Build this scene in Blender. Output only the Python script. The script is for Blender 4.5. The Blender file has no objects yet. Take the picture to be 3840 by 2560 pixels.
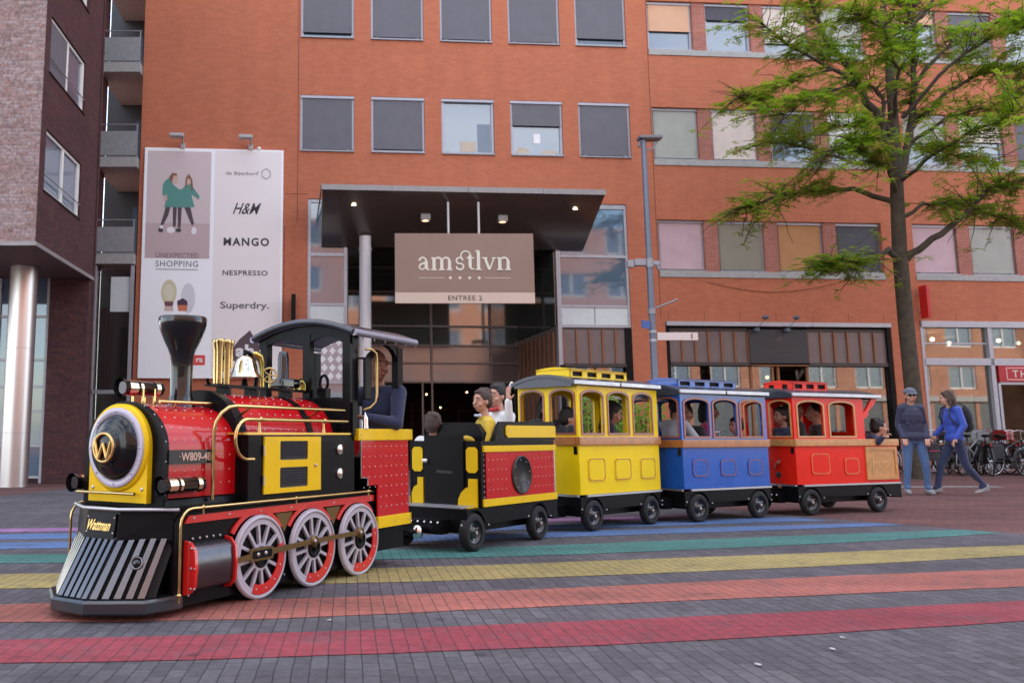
import bpy, math, random, bmesh
from math import sin, cos, pi, radians, sqrt, atan2
from mathutils import Vector, Matrix
from mathutils.geometry import tessellate_polygon
SC = bpy.context.scene
COL = SC.collection
random.seed(7)
# ------------------------------------------------------------------ camera
cam = bpy.data.objects.new('camera', bpy.data.cameras.new('camera')); COL.objects.link(cam)
cam.location = (0, 0, .95); cam.rotation_euler = (radians(98), 0, 0)
cd = cam.data; cd.sensor_width = 36; cd.lens = 30.86; cd.shift_x = .15986; cd.shift_y = -.0285
cd.clip_end = 400; cd.clip_start = .05
cd.dof.use_dof = True; cd.dof.focus_distance = 6.3; cd.dof.aperture_fstop = 4.5
SC.camera = cam
# ------------------------------------------------------------------ sky, sun, exposure
SUN_EL, SUN_AZ = 40, 22     # azimuth the light comes from, clockwise from +Y
wd = bpy.data.worlds.new('World'); SC.world = wd; wd.use_nodes = True
nt = wd.node_tree; nt.nodes.clear()
def wn(t, **k):
    n = nt.nodes.new(t)
    for a, b in k.items(): setattr(n, a, b)
    return n
sky = wn('ShaderNodeTexSky', sky_type='NISHITA', sun_disc=False, sun_elevation=radians(SUN_EL), sun_rotation=radians(SUN_AZ), air_density=1.1, dust_density=1.2, ozone_density=1.6)
tc = wn('ShaderNodeTexCoord'); nz = wn('ShaderNodeTexNoise'); nz.inputs['Scale'].default_value = 2.6; nz.inputs['Detail'].default_value = 4; nz.inputs['Roughness'].default_value = .58
mp = wn('ShaderNodeMapping'); mp.inputs['Scale'].default_value = (1, 1, 2.2)
cr = wn('ShaderNodeValToRGB'); cr.color_ramp.elements[0].position = .40; cr.color_ramp.elements[1].position = .60
mx = wn('ShaderNodeMixRGB'); mx.inputs['Color2'].default_value = (6.3, 6.5, 7.0, 1)
bg = wn('ShaderNodeBackground'); bg.inputs['Strength'].default_value = .12
ou = wn('ShaderNodeOutputWorld')
L = nt.links.new
L(tc.outputs['Generated'], mp.inputs['Vector']); L(mp.outputs[0], nz.inputs['Vector']); L(nz.outputs['Fac'], cr.inputs['Fac'])
L(cr.outputs['Color'], mx.inputs['Fac']); L(sky.outputs[0], mx.inputs['Color1']); L(mx.outputs[0], bg.inputs['Color']); L(bg.outputs[0], ou.inputs['Surface'])
sl = bpy.data.lights.new('sun', 'SUN'); sl.energy = 2.7; sl.angle = radians(.5); sl.color = (1, .94, .85)
so = bpy.data.objects.new('sun', sl); COL.objects.link(so)
_d = Vector((sin(radians(SUN_AZ)) * cos(radians(SUN_EL)), cos(radians(SUN_AZ)) * cos(radians(SUN_EL)), sin(radians(SUN_EL))))
so.rotation_euler = _d.to_track_quat('Z', 'Y').to_euler(); so.location = (0, 30, 60)
SC.view_settings.view_transform = 'Standard'; SC.view_settings.look = 'None'
SC.view_settings.exposure = 2.08; SC.view_settings.gamma = 1; SC.view_settings.use_curve_mapping = False
SC.cycles.max_bounces = 8; SC.cycles.use_denoising = True; SC.cycles.sample_clamp_indirect = 8
SC.cycles.transparent_max_bounces = 12

# ------------------------------------------------------------------ materials
M = {}
def pmat(name, col, rough=.5, metal=0, coat=0, ior=None, noise=0, nscale=8, bump=0, bscale=60, emit=0, rvar=0, sheen=0, spec=.5):
    if name in M: return M[name]
    m = bpy.data.materials.new(name); m.use_nodes = True; t = m.node_tree; b = t.nodes['Principled BSDF']
    c = tuple(col) + (1,)
    b.inputs['Base Color'].default_value = c; b.inputs['Roughness'].default_value = rough; b.inputs['Metallic'].default_value = metal
    b.inputs['Coat Weight'].default_value = coat; b.inputs['Coat Roughness'].default_value = .04
    b.inputs['Specular IOR Level'].default_value = spec
    if sheen: b.inputs['Sheen Weight'].default_value = sheen
    if ior: b.inputs['IOR'].default_value = ior
    if emit: b.inputs['Emission Color'].default_value = c; b.inputs['Emission Strength'].default_value = emit
    if noise or bump or rvar:
        co = t.nodes.new('ShaderNodeTexCoord')
    if noise or rvar:
        n = t.nodes.new('ShaderNodeTexNoise'); n.inputs['Scale'].default_value = nscale; n.inputs['Detail'].default_value = 6
        t.links.new(co.outputs['Object'], n.inputs['Vector'])
    if noise:
        mr = t.nodes.new('ShaderNodeMapRange'); mr.inputs[1].default_value = .25; mr.inputs[2].default_value = .75; mr.inputs[3].default_value = 1 - noise; mr.inputs[4].default_value = 1 + noise
        mm = t.nodes.new('ShaderNodeVectorMath'); mm.operation = 'SCALE'; mm.inputs[0].default_value = col
        t.links.new(n.outputs['Fac'], mr.inputs[0]); t.links.new(mr.outputs[0], mm.inputs['Scale']); t.links.new(mm.outputs[0], b.inputs['Base Color'])
    if rvar:
        m2 = t.nodes.new('ShaderNodeMapRange'); m2.inputs[1].default_value = .3; m2.inputs[2].default_value = .7; m2.inputs[3].default_value = max(0, rough - rvar); m2.inputs[4].default_value = rough + rvar
        t.links.new(n.outputs['Fac'], m2.inputs[0]); t.links.new(m2.outputs[0], b.inputs['Roughness'])
    if bump:
        n2 = t.nodes.new('ShaderNodeTexNoise'); n2.inputs['Scale'].default_value = bscale; n2.inputs['Detail'].default_value = 5
        bp = t.nodes.new('ShaderNodeBump'); bp.inputs['Strength'].default_value = bump; bp.inputs['Distance'].default_value = .01
        t.links.new(co.outputs['Object'], n2.inputs['Vector']); t.links.new(n2.outputs['Fac'], bp.inputs['Height']); t.links.new(bp.outputs[0], b.inputs['Normal'])
    M[name] = m
    return m
def brick(name, c1, c2, mortar, bw, bh, ms, axis='wall', nvar=.18, bump=.4, rough=.85, paint=None, offset=.5, big=.35):
    """axis wall: courses along x+y, stacked in z; axis ground: brick length along y, columns across x (world)"""
    m = bpy.data.materials.new(name); m.use_nodes = True; t = m.node_tree; b = t.nodes['Principled BSDF']; N = t.nodes.new; K = t.links.new
    b.inputs['Roughness'].default_value = rough; b.inputs['Specular IOR Level'].default_value = .35
    co = N('ShaderNodeTexCoord'); sp = N('ShaderNodeSeparateXYZ'); K(co.outputs['Object'], sp.inputs[0])
    cb = N('ShaderNodeCombineXYZ')
    if axis == 'wall':
        ad = N('ShaderNodeMath'); ad.operation = 'ADD'; K(sp.outputs[0], ad.inputs[0]); K(sp.outputs[1], ad.inputs[1])
        K(ad.outputs[0], cb.inputs[0]); K(sp.outputs[2], cb.inputs[1])
    else:
        # pavers are laid by hand: the joints wander a little
        wv = N('ShaderNodeTexNoise'); wv.inputs['Scale'].default_value = .9; K(co.outputs['Object'], wv.inputs['Vector'])
        ma = N('ShaderNodeMath'); ma.operation = 'MULTIPLY_ADD'; ma.inputs[1].default_value = .016; K(wv.outputs['Fac'], ma.inputs[0]); K(sp.outputs[0], ma.inputs[2])
        w2 = N('ShaderNodeTexNoise'); w2.inputs['Scale'].default_value = 7; w2.inputs['Detail'].default_value = 3; K(co.outputs['Object'], w2.inputs['Vector'])
        mb_ = N('ShaderNodeMath'); mb_.operation = 'MULTIPLY_ADD'; mb_.inputs[1].default_value = .012; K(w2.outputs['Fac'], mb_.inputs[0]); K(ma.outputs[0], mb_.inputs[2])
        K(sp.outputs[1], cb.inputs[0]); K(mb_.outputs[0], cb.inputs[1])
    br = N('ShaderNodeTexBrick'); br.offset = offset; K(cb.outputs[0], br.inputs['Vector'])
    for k, v in (('Color1', c1), ('Color2', c2), ('Mortar', mortar)): br.inputs[k].default_value = tuple(v) + (1,)
    br.inputs['Scale'].default_value = 1; br.inputs['Mortar Size'].default_value = ms; br.inputs['Mortar Smooth'].default_value = .3
    br.inputs['Brick Width'].default_value = bw; br.inputs['Row Height'].default_value = bh; br.inputs['Bias'].default_value = 0
    n1 = N('ShaderNodeTexNoise'); n1.inputs['Scale'].default_value = 1.1; n1.inputs['Detail'].default_value = 8; n1.inputs['Roughness'].default_value = .65; K(co.outputs['Object'], n1.inputs['Vector'])
    n2 = N('ShaderNodeTexNoise'); n2.inputs['Scale'].default_value = 22; n2.inputs['Detail'].default_value = 4; K(co.outputs['Object'], n2.inputs['Vector'])
    r1 = N('ShaderNodeMapRange'); r1.inputs[1].default_value = .3; r1.inputs[2].default_value = .7; r1.inputs[3].default_value = 1 - big * .5; r1.inputs[4].default_value = 1 + big * .5; K(n1.outputs['Fac'], r1.inputs[0])
    r2 = N('ShaderNodeMapRange'); r2.inputs[1].default_value = .3; r2.inputs[2].default_value = .7; r2.inputs[3].default_value = 1 - nvar; r2.inputs[4].default_value = 1 + nvar; K(n2.outputs['Fac'], r2.inputs[0])
    mu = N('ShaderNodeMath'); mu.operation = 'MULTIPLY'; K(r1.outputs[0], mu.inputs[0]); K(r2.outputs[0], mu.inputs[1])
    src = br.outputs['Color']
    # rain streaks down walls, tyre-dirt patches on the ground
    mpn = N('ShaderNodeMapping'); mpn.inputs['Scale'].default_value = (2.2, 2.2, .12) if axis == 'wall' else (.35, 1.6, 1); K(co.outputs['Object'], mpn.inputs[0])
    ns = N('ShaderNodeTexNoise'); ns.inputs['Scale'].default_value = 1.0; ns.inputs['Detail'].default_value = 7; ns.inputs['Roughness'].default_value = .6; K(mpn.outputs[0], ns.inputs['Vector'])
    rs_ = N('ShaderNodeMapRange'); rs_.inputs[1].default_value = .32; rs_.inputs[2].default_value = .68; rs_.inputs[3].default_value = .95 if axis == 'wall' else .74; rs_.inputs[4].default_value = 1.04 if axis == 'wall' else 1.18; K(ns.outputs['Fac'], rs_.inputs[0])
    mu2 = N('ShaderNodeMath'); mu2.operation = 'MULTIPLY'; K(mu.outputs[0], mu2.inputs[0]); K(rs_.outputs[0], mu2.inputs[1]); mu = mu2
    if paint:
        # worn road paint over the same bricks: thin in the joints and in scuffed spots
        mx = N('ShaderNodeMixRGB'); mx.inputs['Color2'].default_value = tuple(paint) + (1,)
        inv = N('ShaderNodeMath'); inv.operation = 'MULTIPLY_ADD'; inv.inputs[1].default_value = -.75; inv.inputs[2].default_value = 1; K(br.outputs['Fac'], inv.inputs[0])
        n3 = N('ShaderNodeTexNoise'); n3.inputs['Scale'].default_value = 4.5; n3.inputs['Detail'].default_value = 9; n3.inputs['Roughness'].default_value = .75; K(co.outputs['Object'], n3.inputs['Vector'])
        r3 = N('ShaderNodeMapRange'); r3.inputs[1].default_value = .3; r3.inputs[2].default_value = .5; r3.inputs[3].default_value = .38; r3.inputs[4].default_value = .92; K(n3.outputs['Fac'], r3.inputs[0])
        m3 = N('ShaderNodeMath'); m3.operation = 'MULTIPLY'; K(inv.outputs[0], m3.inputs[0]); K(r3.outputs[0], m3.inputs[1])
        K(m3.outputs[0], mx.inputs['Fac']); K(src, mx.inputs['Color1']); src = mx.outputs[0]
    if axis != 'wall':
        # dark chewing gum spots and stains
        vo = N('ShaderNodeTexVoronoi'); vo.inputs['Scale'].default_value = 2.3; K(co.outputs['Object'], vo.inputs['Vector'])
        rv = N('ShaderNodeMapRange'); rv.inputs[1].default_value = .05; rv.inputs[2].default_value = .09; rv.inputs[3].default_value = .55; rv.inputs[4].default_value = 1; K(vo.outputs['Distance'], rv.inputs[0])
        mv = N('ShaderNodeMath'); mv.operation = 'MULTIPLY'; K(mu.outputs[0], mv.inputs[0]); K(rv.outputs[0], mv.inputs[1]); mu = mv
    sc = N('ShaderNodeVectorMath'); sc.operation = 'SCALE'; K(src, sc.inputs[0]); K(mu.outputs[0], sc.inputs['Scale']); K(sc.outputs[0], b.inputs['Base Color'])
    h = N('ShaderNodeMath'); h.operation = 'MULTIPLY_ADD'; h.inputs[1].default_value = -1; K(br.outputs['Fac'], h.inputs[0]); K(n2.outputs['Fac'], h.inputs[2])
    bp = N('ShaderNodeBump'); bp.inputs['Strength'].default_value = bump; bp.inputs['Distance'].default_value = .006; K(h.outputs[0], bp.inputs['Height']); K(bp.outputs[0], b.inputs['Normal'])
    M[name] = m
    return m
def glassmat(name, tint=(1, 1, 1), refl=.2, rough=.02):
    m = bpy.data.materials.new(name); m.use_nodes = True; t = m.node_tree; t.nodes.clear(); N = t.nodes.new; K = t.links.new
    o = N('ShaderNodeOutputMaterial'); a = N('ShaderNodeBsdfTransparent'); g = N('ShaderNodeBsdfGlossy'); x = N('ShaderNodeMixShader'); f = N('ShaderNodeFresnel')
    a.inputs[0].default_value = tuple(tint) + (1,); g.inputs['Roughness'].default_value = rough; f.inputs['IOR'].default_value = 1.5
    ad = N('ShaderNodeMath'); ad.operation = 'ADD'; ad.use_clamp = True; ad.inputs[1].default_value = refl; K(f.outputs[0], ad.inputs[0])
    K(ad.outputs[0], x.inputs[0]); K(a.outputs[0], x.inputs[1]); K(g.outputs[0], x.inputs[2]); K(x.outputs[0], o.inputs[0])
    M[name] = m
    return m

orange = brick('orange_brick', (.51, .160, .080), (.45, .135, .066), (.37, .14, .085), .21, .062, .006, nvar=.07, bump=.2, big=.06)
pier = brick('pale_red_brick', (.39, .13, .085), (.32, .10, .065), (.33, .20, .17), .21, .075, .010, nvar=.2, bump=.4)
brown = brick('brown_brick', (.105, .038, .036), (.066, .027, .03), (.05, .033, .033), .21, .062, .008, nvar=.25, bump=.5)
greyb = brick('weathered_brick', (.33, .245, .235), (.26, .15, .13), (.22, .19, .185), .21, .062, .008, nvar=.35, bump=.5)
redpav = brick('red_pavers', (.155, .066, .055), (.115, .052, .05), (.05, .035, .035), .205, .07, .005, 'ground')
GP = ((.104, .096, .105), (.073, .067, .076), (.030, .027, .030))
greypav = brick('grey_pavers', *GP, .205, .072, .0032, 'ground', bump=.5)
PAINT = dict(red=(.27, .038, .052), orange=(.37, .115, .085), yellow=(.33, .26, .09), green=(.05, .19, .165), blue=(.09, .17, .35), lilac=(.30, .14, .31))
for k, c in PAINT.items(): brick('paint_' + k, *GP, .205, .072, .0032, 'ground', bump=.45, paint=c)

red = pmat('loco_red', (.50, .004, .007), .3, coat=.6, noise=.06, rvar=.05, spec=.15)
yel = pmat('loco_yellow', (.82, .53, .006), .38, coat=.14, noise=.05, spec=.15)
blk = pmat('gloss_black', (.005, .005, .006), .2, coat=.8, spec=.3)
blk2 = pmat('satin_black', (.006, .006, .007), .36, coat=.05, rvar=.08, spec=.10)
brass = pmat('brass', (.60, .45, .19), .22, 1, rvar=.08)
bell_m = pmat('bell_brass', (.72, .66, .48), .14, 1)
chrome = pmat('chrome', (.8, .8, .82), .08, 1)
alu = pmat('brushed_aluminium', (.50, .50, .52), .38, .85, rvar=.08)
alud = pmat('dull_aluminium', (.30, .28, .27), .6, .3, noise=.1)
rivet = pmat('rivet_steel', (.55, .5, .5), .35, .8)
wheelw = pmat('lilac_white_paint', (.45, .42, .47), .35, coat=.5)
bronze = pmat('bronze_paint', (.16, .095, .035), .35, .7)
rubber = pmat('tyre_rubber', (.011, .011, .012), .8, bump=.3, bscale=90)
ringm = pmat('ring_paint', (.50, .46, .56), .3, coat=.6)
yelc = pmat('car_yellow', (.90, .64, .004), .36, coat=.14, noise=.06, nscale=3, rvar=.07, spec=.15)
bluec = pmat('car_blue', (.006, .095, .44), .28, coat=.6, noise=.08, nscale=3, rvar=.07, spec=.3)
redc = pmat('car_red', (.78, .018, .005), .34, coat=.2, noise=.08, nscale=3, rvar=.07, spec=.15)
wood = pmat('varnished_wood', (.42, .155, .035), .38, coat=.5, noise=.22, nscale=14)
woodp = pmat('pale_wood', (.55, .26, .07), .45, coat=.3, noise=.2, nscale=12)
trim = pmat('red_brown_trim', (.30, .085, .05), .4, coat=.4)
roofm = pmat('dark_roof', (.035, .04, .055), .42, coat=.3, noise=.1)
white = pmat('white_paint', (.78, .77, .76), .5)
steel = pmat('grey_steel', (.28, .28, .30), .45, .3, noise=.08)
steel_l = pmat('light_steel', (.40, .40, .43), .4, .2, noise=.1)
concrete = pmat('concrete', (.36, .35, .33), .85, noise=.12, bump=.3)
dark = pmat('dark_interior', (.012, .011, .011), .8)
pane = pmat('pane_glass', (.035, .05, .065), .04, ior=2.0)
pane_b = pmat('pane_glass_clear', (.09, .14, .20), .04, ior=2.1)
clear = glassmat('clear_glass', (.75, .8, .8), .12)
shopg = glassmat('shop_glass', (.6, .62, .6), .16)
def cloth(n, c, r=.85): return pmat('cloth_' + n, c, r, noise=.12, nscale=20, bump=.4, bscale=220, sheen=.2)
skin = pmat('skin', (.52, .27, .19), .5, noise=.06, nscale=30)
skin_d = pmat('skin_tanned', (.30, .14, .09), .5, noise=.06, nscale=30)
hair_k = pmat('hair_black', (.010, .008, .007), .5, bump=.8, bscale=160)
hair_b = pmat('hair_brown', (.055, .03, .02), .5, bump=.8, bscale=160)

# ------------------------------------------------------------------ mesh builder
class MB:
    def __init__(s): s.v = []; s.f = []; s.sm = []; s.mi = []; s.cm = 0
    def add(s, vs, fs, smooth=False):
        o = len(s.v); s.v += [tuple(v) for v in vs]
        for f in fs: s.f.append([i + o for i in f]); s.sm.append(smooth); s.mi.append(s.cm)
        return s
    def box(s, x0, x1, y0, y1, z0, z1, bev=0):
        if bev <= 0:
            vs = [(x, y, z) for x in (x0, x1) for y in (y0, y1) for z in (z0, z1)]
            return s.add(vs, [(0, 1, 3, 2), (4, 6, 7, 5), (0, 4, 5, 1), (2, 3, 7, 6), (0, 2, 6, 4), (1, 5, 7, 3)])
        b = min(bev, (x1 - x0) * .49, (y1 - y0) * .49, (z1 - z0) * .49)
        bm = bmesh.new(); bmesh.ops.create_cube(bm, size=1)
        for v in bm.verts: v.co = Vector((x0 + (v.co.x + .5) * (x1 - x0), y0 + (v.co.y + .5) * (y1 - y0), z0 + (v.co.z + .5) * (z1 - z0)))
        bmesh.ops.bevel(bm, geom=bm.edges[:], offset=b, segments=2, affect='EDGES', profile=.7)
        bm.verts.ensure_lookup_table()
        s.add([v.co[:] for v in bm.verts], [[v.index for v in f.verts] for f in bm.faces]); bm.free(); return s
    def ring(s, c, ax, u, r, n, w=None):
        return [c + u * (r * cos(2 * pi * i / n)) + w * (r * sin(2 * pi * i / n)) for i in range(n)]
    def cyl(s, a, b, r0, r1=None, n=20, caps=True, smooth=True):
        r1 = r0 if r1 is None else r1; a = Vector(a); b = Vector(b); ax = (b - a).normalized(); u = ax.orthogonal().normalized(); w = ax.cross(u)
        A = s.ring(a, ax, u, r0, n, w); B = s.ring(b, ax, u, r1, n, w); o = [(i, (i + 1) % n, n + (i + 1) % n, n + i) for i in range(n)]
        s.add(A + B, o, smooth)
        if caps:
            s.add(A, [list(range(n))[::-1]]); s.add(B, [list(range(n))])
        return s
    def lathe(s, prof, c, ax=(0, 0, 1), n=32, smooth=True, caps=True):
        """prof: [(r, h)] along ax from c"""
        c = Vector(c); ax = Vector(ax).normalized(); u = ax.orthogonal().normalized(); w = ax.cross(u); vs = []; fs = []
        for r, h in prof: vs += s.ring(c + ax * h, ax, u, max(r, 1e-4), n, w)
        for k in range(len(prof) - 1):
            for i in range(n): fs.append((k * n + i, k * n + (i + 1) % n, (k + 1) * n + (i + 1) % n, (k + 1) * n + i))
        s.add(vs, fs, smooth)
        if caps:
            s.add(vs[:n], [list(range(n))[::-1]]); s.add(vs[-n:], [list(range(n))])
        return s
    def tube(s, pts, r, n=8, closed=False, smooth=True, taper=None):
        P = [Vector(p) for p in pts]; m = len(P); vs = []; u = None
        for i in range(m):
            if closed: d = P[(i + 1) % m] - P[i - 1]
            else: d = P[min(i + 1, m - 1)] - P[max(i - 1, 0)]
            d.normalize()
            if u is None: u = d.orthogonal().normalized()
            else: u = (u - d * u.dot(d)).normalized()
            w = d.cross(u); rr = r if taper is None else r + (taper - r) * i / max(1, m - 1)
            if isinstance(r, (list, tuple)): rr = r[i]
            vs += s.ring(P[i], d, u, rr, n, w)
        fs = []
        for k in range(m if closed else m - 1):
            k2 = (k + 1) % m
            for i in range(n): fs.append((k * n + i, k * n + (i + 1) % n, k2 * n + (i + 1) % n, k2 * n + i))
        s.add(vs, fs, smooth)
        if not closed: s.add(vs[:n], [list(range(n))[::-1]]); s.add(vs[-n:], [list(range(n))])
        return s
    def ball(s, c, r, n=16, m=10, rot=None):
        """ellipsoid, r scalar or (rx, ry, rz)"""
        if not isinstance(r, (tuple, list)): r = (r, r, r)
        c = Vector(c); vs = []; fs = []
        for j in range(m + 1):
            th = pi * j / m
            for i in range(n):
                ph = 2 * pi * i / n
                p = Vector((r[0] * sin(th) * cos(ph), r[1] * sin(th) * sin(ph), r[2] * cos(th)))
                if rot is not None: p = rot @ p
                vs.append(c + p)
        for j in range(m):
            for i in range(n): fs.append((j * n + i, (j + 1) * n + i, (j + 1) * n + (i + 1) % n, j * n + (i + 1) % n))
        return s.add(vs, fs, True)
    def cap(s, a, b, r0, r1=None, n=12):
        """tapered capsule"""
        r1 = r0 if r1 is None else r1; a = Vector(a); b = Vector(b)
        s.cyl(a, b, r0, r1, n); s.ball(a, r0 * 1.001, n, 8); s.ball(b, r1 * 1.001, n, 8); return s
    def plate(s, outer, holes=(), O=(0, 0, 0), U=(1, 0, 0), V=(0, 0, 1), d0=0, d1=.01, holeside=True):
        """flat polygon with holes in plane O,U,V; thickness from d0 to d1 along U x V"""
        O = Vector(O); U = Vector(U).normalized(); V = Vector(V).normalized(); N = U.cross(V)
        loops = [list(outer)] + [list(h) for h in holes]; flat = [p for l in loops for p in l]
        tri = tessellate_polygon([[Vector((p[0], p[1], 0)) for p in l] for l in loops])
        def P(p, d): return O + U * p[0] + V * p[1] + N * d
        a = [P(p, d0) for p in flat]; b = [P(p, d1) for p in flat]
        T = []
        for t in tri:
            A, B, C = [flat[i] for i in t]
            T.append(t if (B[0] - A[0]) * (C[1] - A[1]) - (B[1] - A[1]) * (C[0] - A[0]) > 0 else t[::-1])
        s.add(b, [list(t) for t in T]); s.add(a, [list(t)[::-1] for t in T])
        k = 0
        for li, l in enumerate(loops):
            n = len(l); ar = sum(l[i][0] * l[(i + 1) % n][1] - l[(i + 1) % n][0] * l[i][1] for i in range(n))
            vs = [P(p, d0) for p in l] + [P(p, d1) for p in l]
            fs = [(i, (i + 1) % n, n + (i + 1) % n, n + i) for i in range(n)]
            if (ar > 0) != (li == 0): fs = [f[::-1] for f in fs]
            s.add(vs, fs)
        return s
    def build(s, name, mats, parent=None, label=None, loc=None, rot=None):
        me = bpy.data.meshes.new(name); me.from_pydata(s.v, [], s.f); me.update()
        if not isinstance(mats, (list, tuple)): mats = [mats]
        for m in mats: me.materials.append(m)
        me.polygons.foreach_set('use_smooth', s.sm); me.polygons.foreach_set('material_index', s.mi)
        o = bpy.data.objects.new(name, me); COL.objects.link(o)
        if parent: o.parent = parent
        if label: o['label'] = label
        if loc: o.location = loc
        if rot: o.rotation_euler = rot
        return o
def rect(u0, u1, v0, v1): return [(u0, v0), (u1, v0), (u1, v1), (u0, v1)]
def arch(u0, u1, v0, v1, rise=.06, n=10):
    c = (u0 + u1) / 2; h = (u1 - u0) / 2
    return [(u0, v0), (u1, v0)] + [(c + h * cos(pi * i / n), v1 - rise + rise * sin(pi * i / n)) for i in range(n + 1)]
def octo(u0, u1, v0, v1, c):
    return [(u0 + c, v0), (u1 - c, v0), (u1, v0 + c), (u1, v1 - c), (u1 - c, v1), (u0 + c, v1), (u0, v1 - c), (u0, v0 + c)]
def rrect(u0, u1, v0, v1, r, n=5):
    P = []
    for cx, cy, a in ((u1 - r, v0 + r, -90), (u1 - r, v1 - r, 0), (u0 + r, v1 - r, 90), (u0 + r, v0 + r, 180)):
        for i in range(n + 1): t = radians(a + 90 * i / n); P.append((cx + r * cos(t), cy + r * sin(t)))
    return P
def circ(cx, cy, r, n=32, a0=0, ry=None): return [(cx + r * cos(a0 + 2 * pi * i / n), cy + (ry or r) * sin(a0 + 2 * pi * i / n)) for i in range(n)]
def tag(o, label, cat, group=None, kind=None):
    if label: o['label'] = label
    if cat: o['category'] = cat
    if group: o['group'] = group
    if kind: o['kind'] = kind
    return o
def thing(name, label, cat, loc=(0, 0, 0), rz=0, group=None):
    o = bpy.data.objects.new(name, None); COL.objects.link(o); o.location = loc; o.rotation_euler = (0, 0, rz); o.empty_display_size = .2
    return tag(o, label, cat, group)
def text(st, O, U, V, w=None, h=None, d=.004, mat=None, name='lettering', parent=None, bold=0, center=True, shear=0, space=1):
    """writing as thin raised letters in plane O (its centre), U, V"""
    cu = bpy.data.curves.new('t', 'FONT'); cu.body = st; cu.offset = bold; cu.extrude = 0; cu.space_character = space; cu.resolution_u = 3
    o = bpy.data.objects.new('t', cu); COL.objects.link(o); dg = bpy.context.evaluated_depsgraph_get()
    me = bpy.data.meshes.new_from_object(o.evaluated_get(dg)); bpy.data.objects.remove(o); bpy.data.curves.remove(cu)
    xs = [v.co.x for v in me.vertices]; ys = [v.co.y for v in me.vertices]; x0, x1, y0, y1 = min(xs), max(xs), min(ys), max(ys)
    sx = (w / (x1 - x0)) if w else None; sy = (h / (y1 - y0)) if h else None
    sx = sx or sy; sy = sy or sx
    U = Vector(U).normalized(); V = Vector(V).normalized(); N = U.cross(V); O = Vector(O)
    vs = []
    for v in me.vertices:
        a = (v.co.x - (x0 + x1) / 2) * sx; b = (v.co.y - (y0 + y1) / 2) * sy
        vs.append(O + U * (a + shear * b) + V * b + N * d)
    fs = [list(p.vertices) for p in me.polygons]
    mb = MB(); mb.add(vs, fs)
    # thickness: skirt along boundary edges
    from collections import Counter
    ec = Counter(); dirs = {}
    for f in fs:
        for i in range(len(f)):
            a, b = f[i], f[(i + 1) % len(f)]; k = (min(a, b), max(a, b)); ec[k] += 1; dirs[k] = (a, b)
    n = len(vs); vb = [v - N * (d * .95) for v in vs]; sk = []
    for k, c in ec.items():
        if c == 1: a, b = dirs[k]; sk.append((a, n + a, n + b, b))
    mb.add(vs + vb, sk)
    bpy.data.meshes.remove(me)
    return mb.build(name, mat or blk, parent)
def copy_tree(o, parent=None):
    c = o.copy(); COL.objects.link(c); c.parent = parent
    for ch in list(o.children): copy_tree(ch, c)
    return c
# ================================================================== GROUND
def flat(name, pts, z, mat, label=None):
    m = MB(); m.plate(pts, O=(0, 0, z), U=(1, 0, 0), V=(0, 1, 0), d0=-.002, d1=0)
    o = m.build('pavement' if 'stripe' not in name and 'kerb' not in name else ('road_marking' if 'stripe' in name else 'kerb'), mat); o['kind'] = 'structure'; return o
m = MB(); m.add([(-120, -60, -.008), (140, -60, -.008), (140, 90, -.008), (-120, 90, -.008)], [(0, 1, 2, 3)]); g = m.build('ground', redpav); g['kind'] = 'structure'
greyp = [(-14, -12), (16, -12), (14, 2), (11, 5.2), (8.8, 6.9), (7.2, 8.2), (6.35, 9.25), (5.53, 10.65), (4.6, 12.3), (3.2, 14.6), (1.2, 16.6), (-1, 17.8), (-3.2, 18.0), (-5.08, 17.2), (-5.25, 15.55), (-5.6, 14.3), (-7, 12.6), (-14, 10.5)]
flat('paved_square', greyp, -.004, greypav)
ST = dict(
 red=([(-1.64, 4.31), (-.86, 4.39), (-.04, 4.5), (1.48, 4.78), (2.64, 5.01), (3.93, 5.3)], [(-1.48, 3.89), (-.76, 3.93), (-.04, 4.02), (1.31, 4.23), (2.33, 4.45), (3.51, 4.74)]),
 orange=([(-1.99, 5.2), (-.46, 5.33), (-.05, 5.41), (1.82, 5.84), (3.28, 6.2), (4.89, 6.55)], [(-1.8, 4.71), (-.41, 4.78), (-.05, 4.87), (1.63, 5.24), (2.9, 5.5), (4.31, 5.79)]),
 yellow=([(-2.42, 6.29), (.32, 6.55), (2.19, 7.01), (3.95, 7.44), (5.94, 7.94)], [(-2.19, 5.71), (.29, 5.94), (1.97, 6.29), (3.54, 6.68), (5.42, 7.26)]),
 green=([(-2.82, 7.31), (.55, 7.58), (2.77, 8.2), (5.18, 8.92), (6.3, 9.2)], [(-2.63, 6.82), (.51, 7.01), (2.53, 7.5), (4.75, 8.2), (6.45, 8.9)]))
def ext(L, dx0, dx1):
    a, b = L[0], L[1]; c, d = L[-2], L[-1]
    s0 = (b[1] - a[1]) / (b[0] - a[0]); s1 = (d[1] - c[1]) / (d[0] - c[0])
    return ([(a[0] - dx0, a[1] - s0 * dx0)] + L + ([(d[0] + dx1, d[1] + s1 * dx1)] if dx1 else []))
def stripe(nm, T, B, r):
    T = ext(T, 4, r); B = ext(B, 4, r)
    def smooth(L):
        for _ in range(2):
            q = [L[0]]
            for i in range(len(L) - 1): a, b = L[i], L[i + 1]; q += [(a[0] * .75 + b[0] * .25, a[1] * .75 + b[1] * .25), (a[0] * .25 + b[0] * .75, a[1] * .25 + b[1] * .75)]
            L = q + [L[-1]]
        return L
    rnd = random.Random(nm); T = [(x, y + rnd.uniform(-.006, .006)) for x, y in smooth(T)]; B = [(x, y + rnd.uniform(-.006, .006)) for x, y in smooth(B)]
    flat(nm + '_stripe', B + T[::-1], 0.0, M['paint_' + nm.split('_')[0]])
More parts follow.
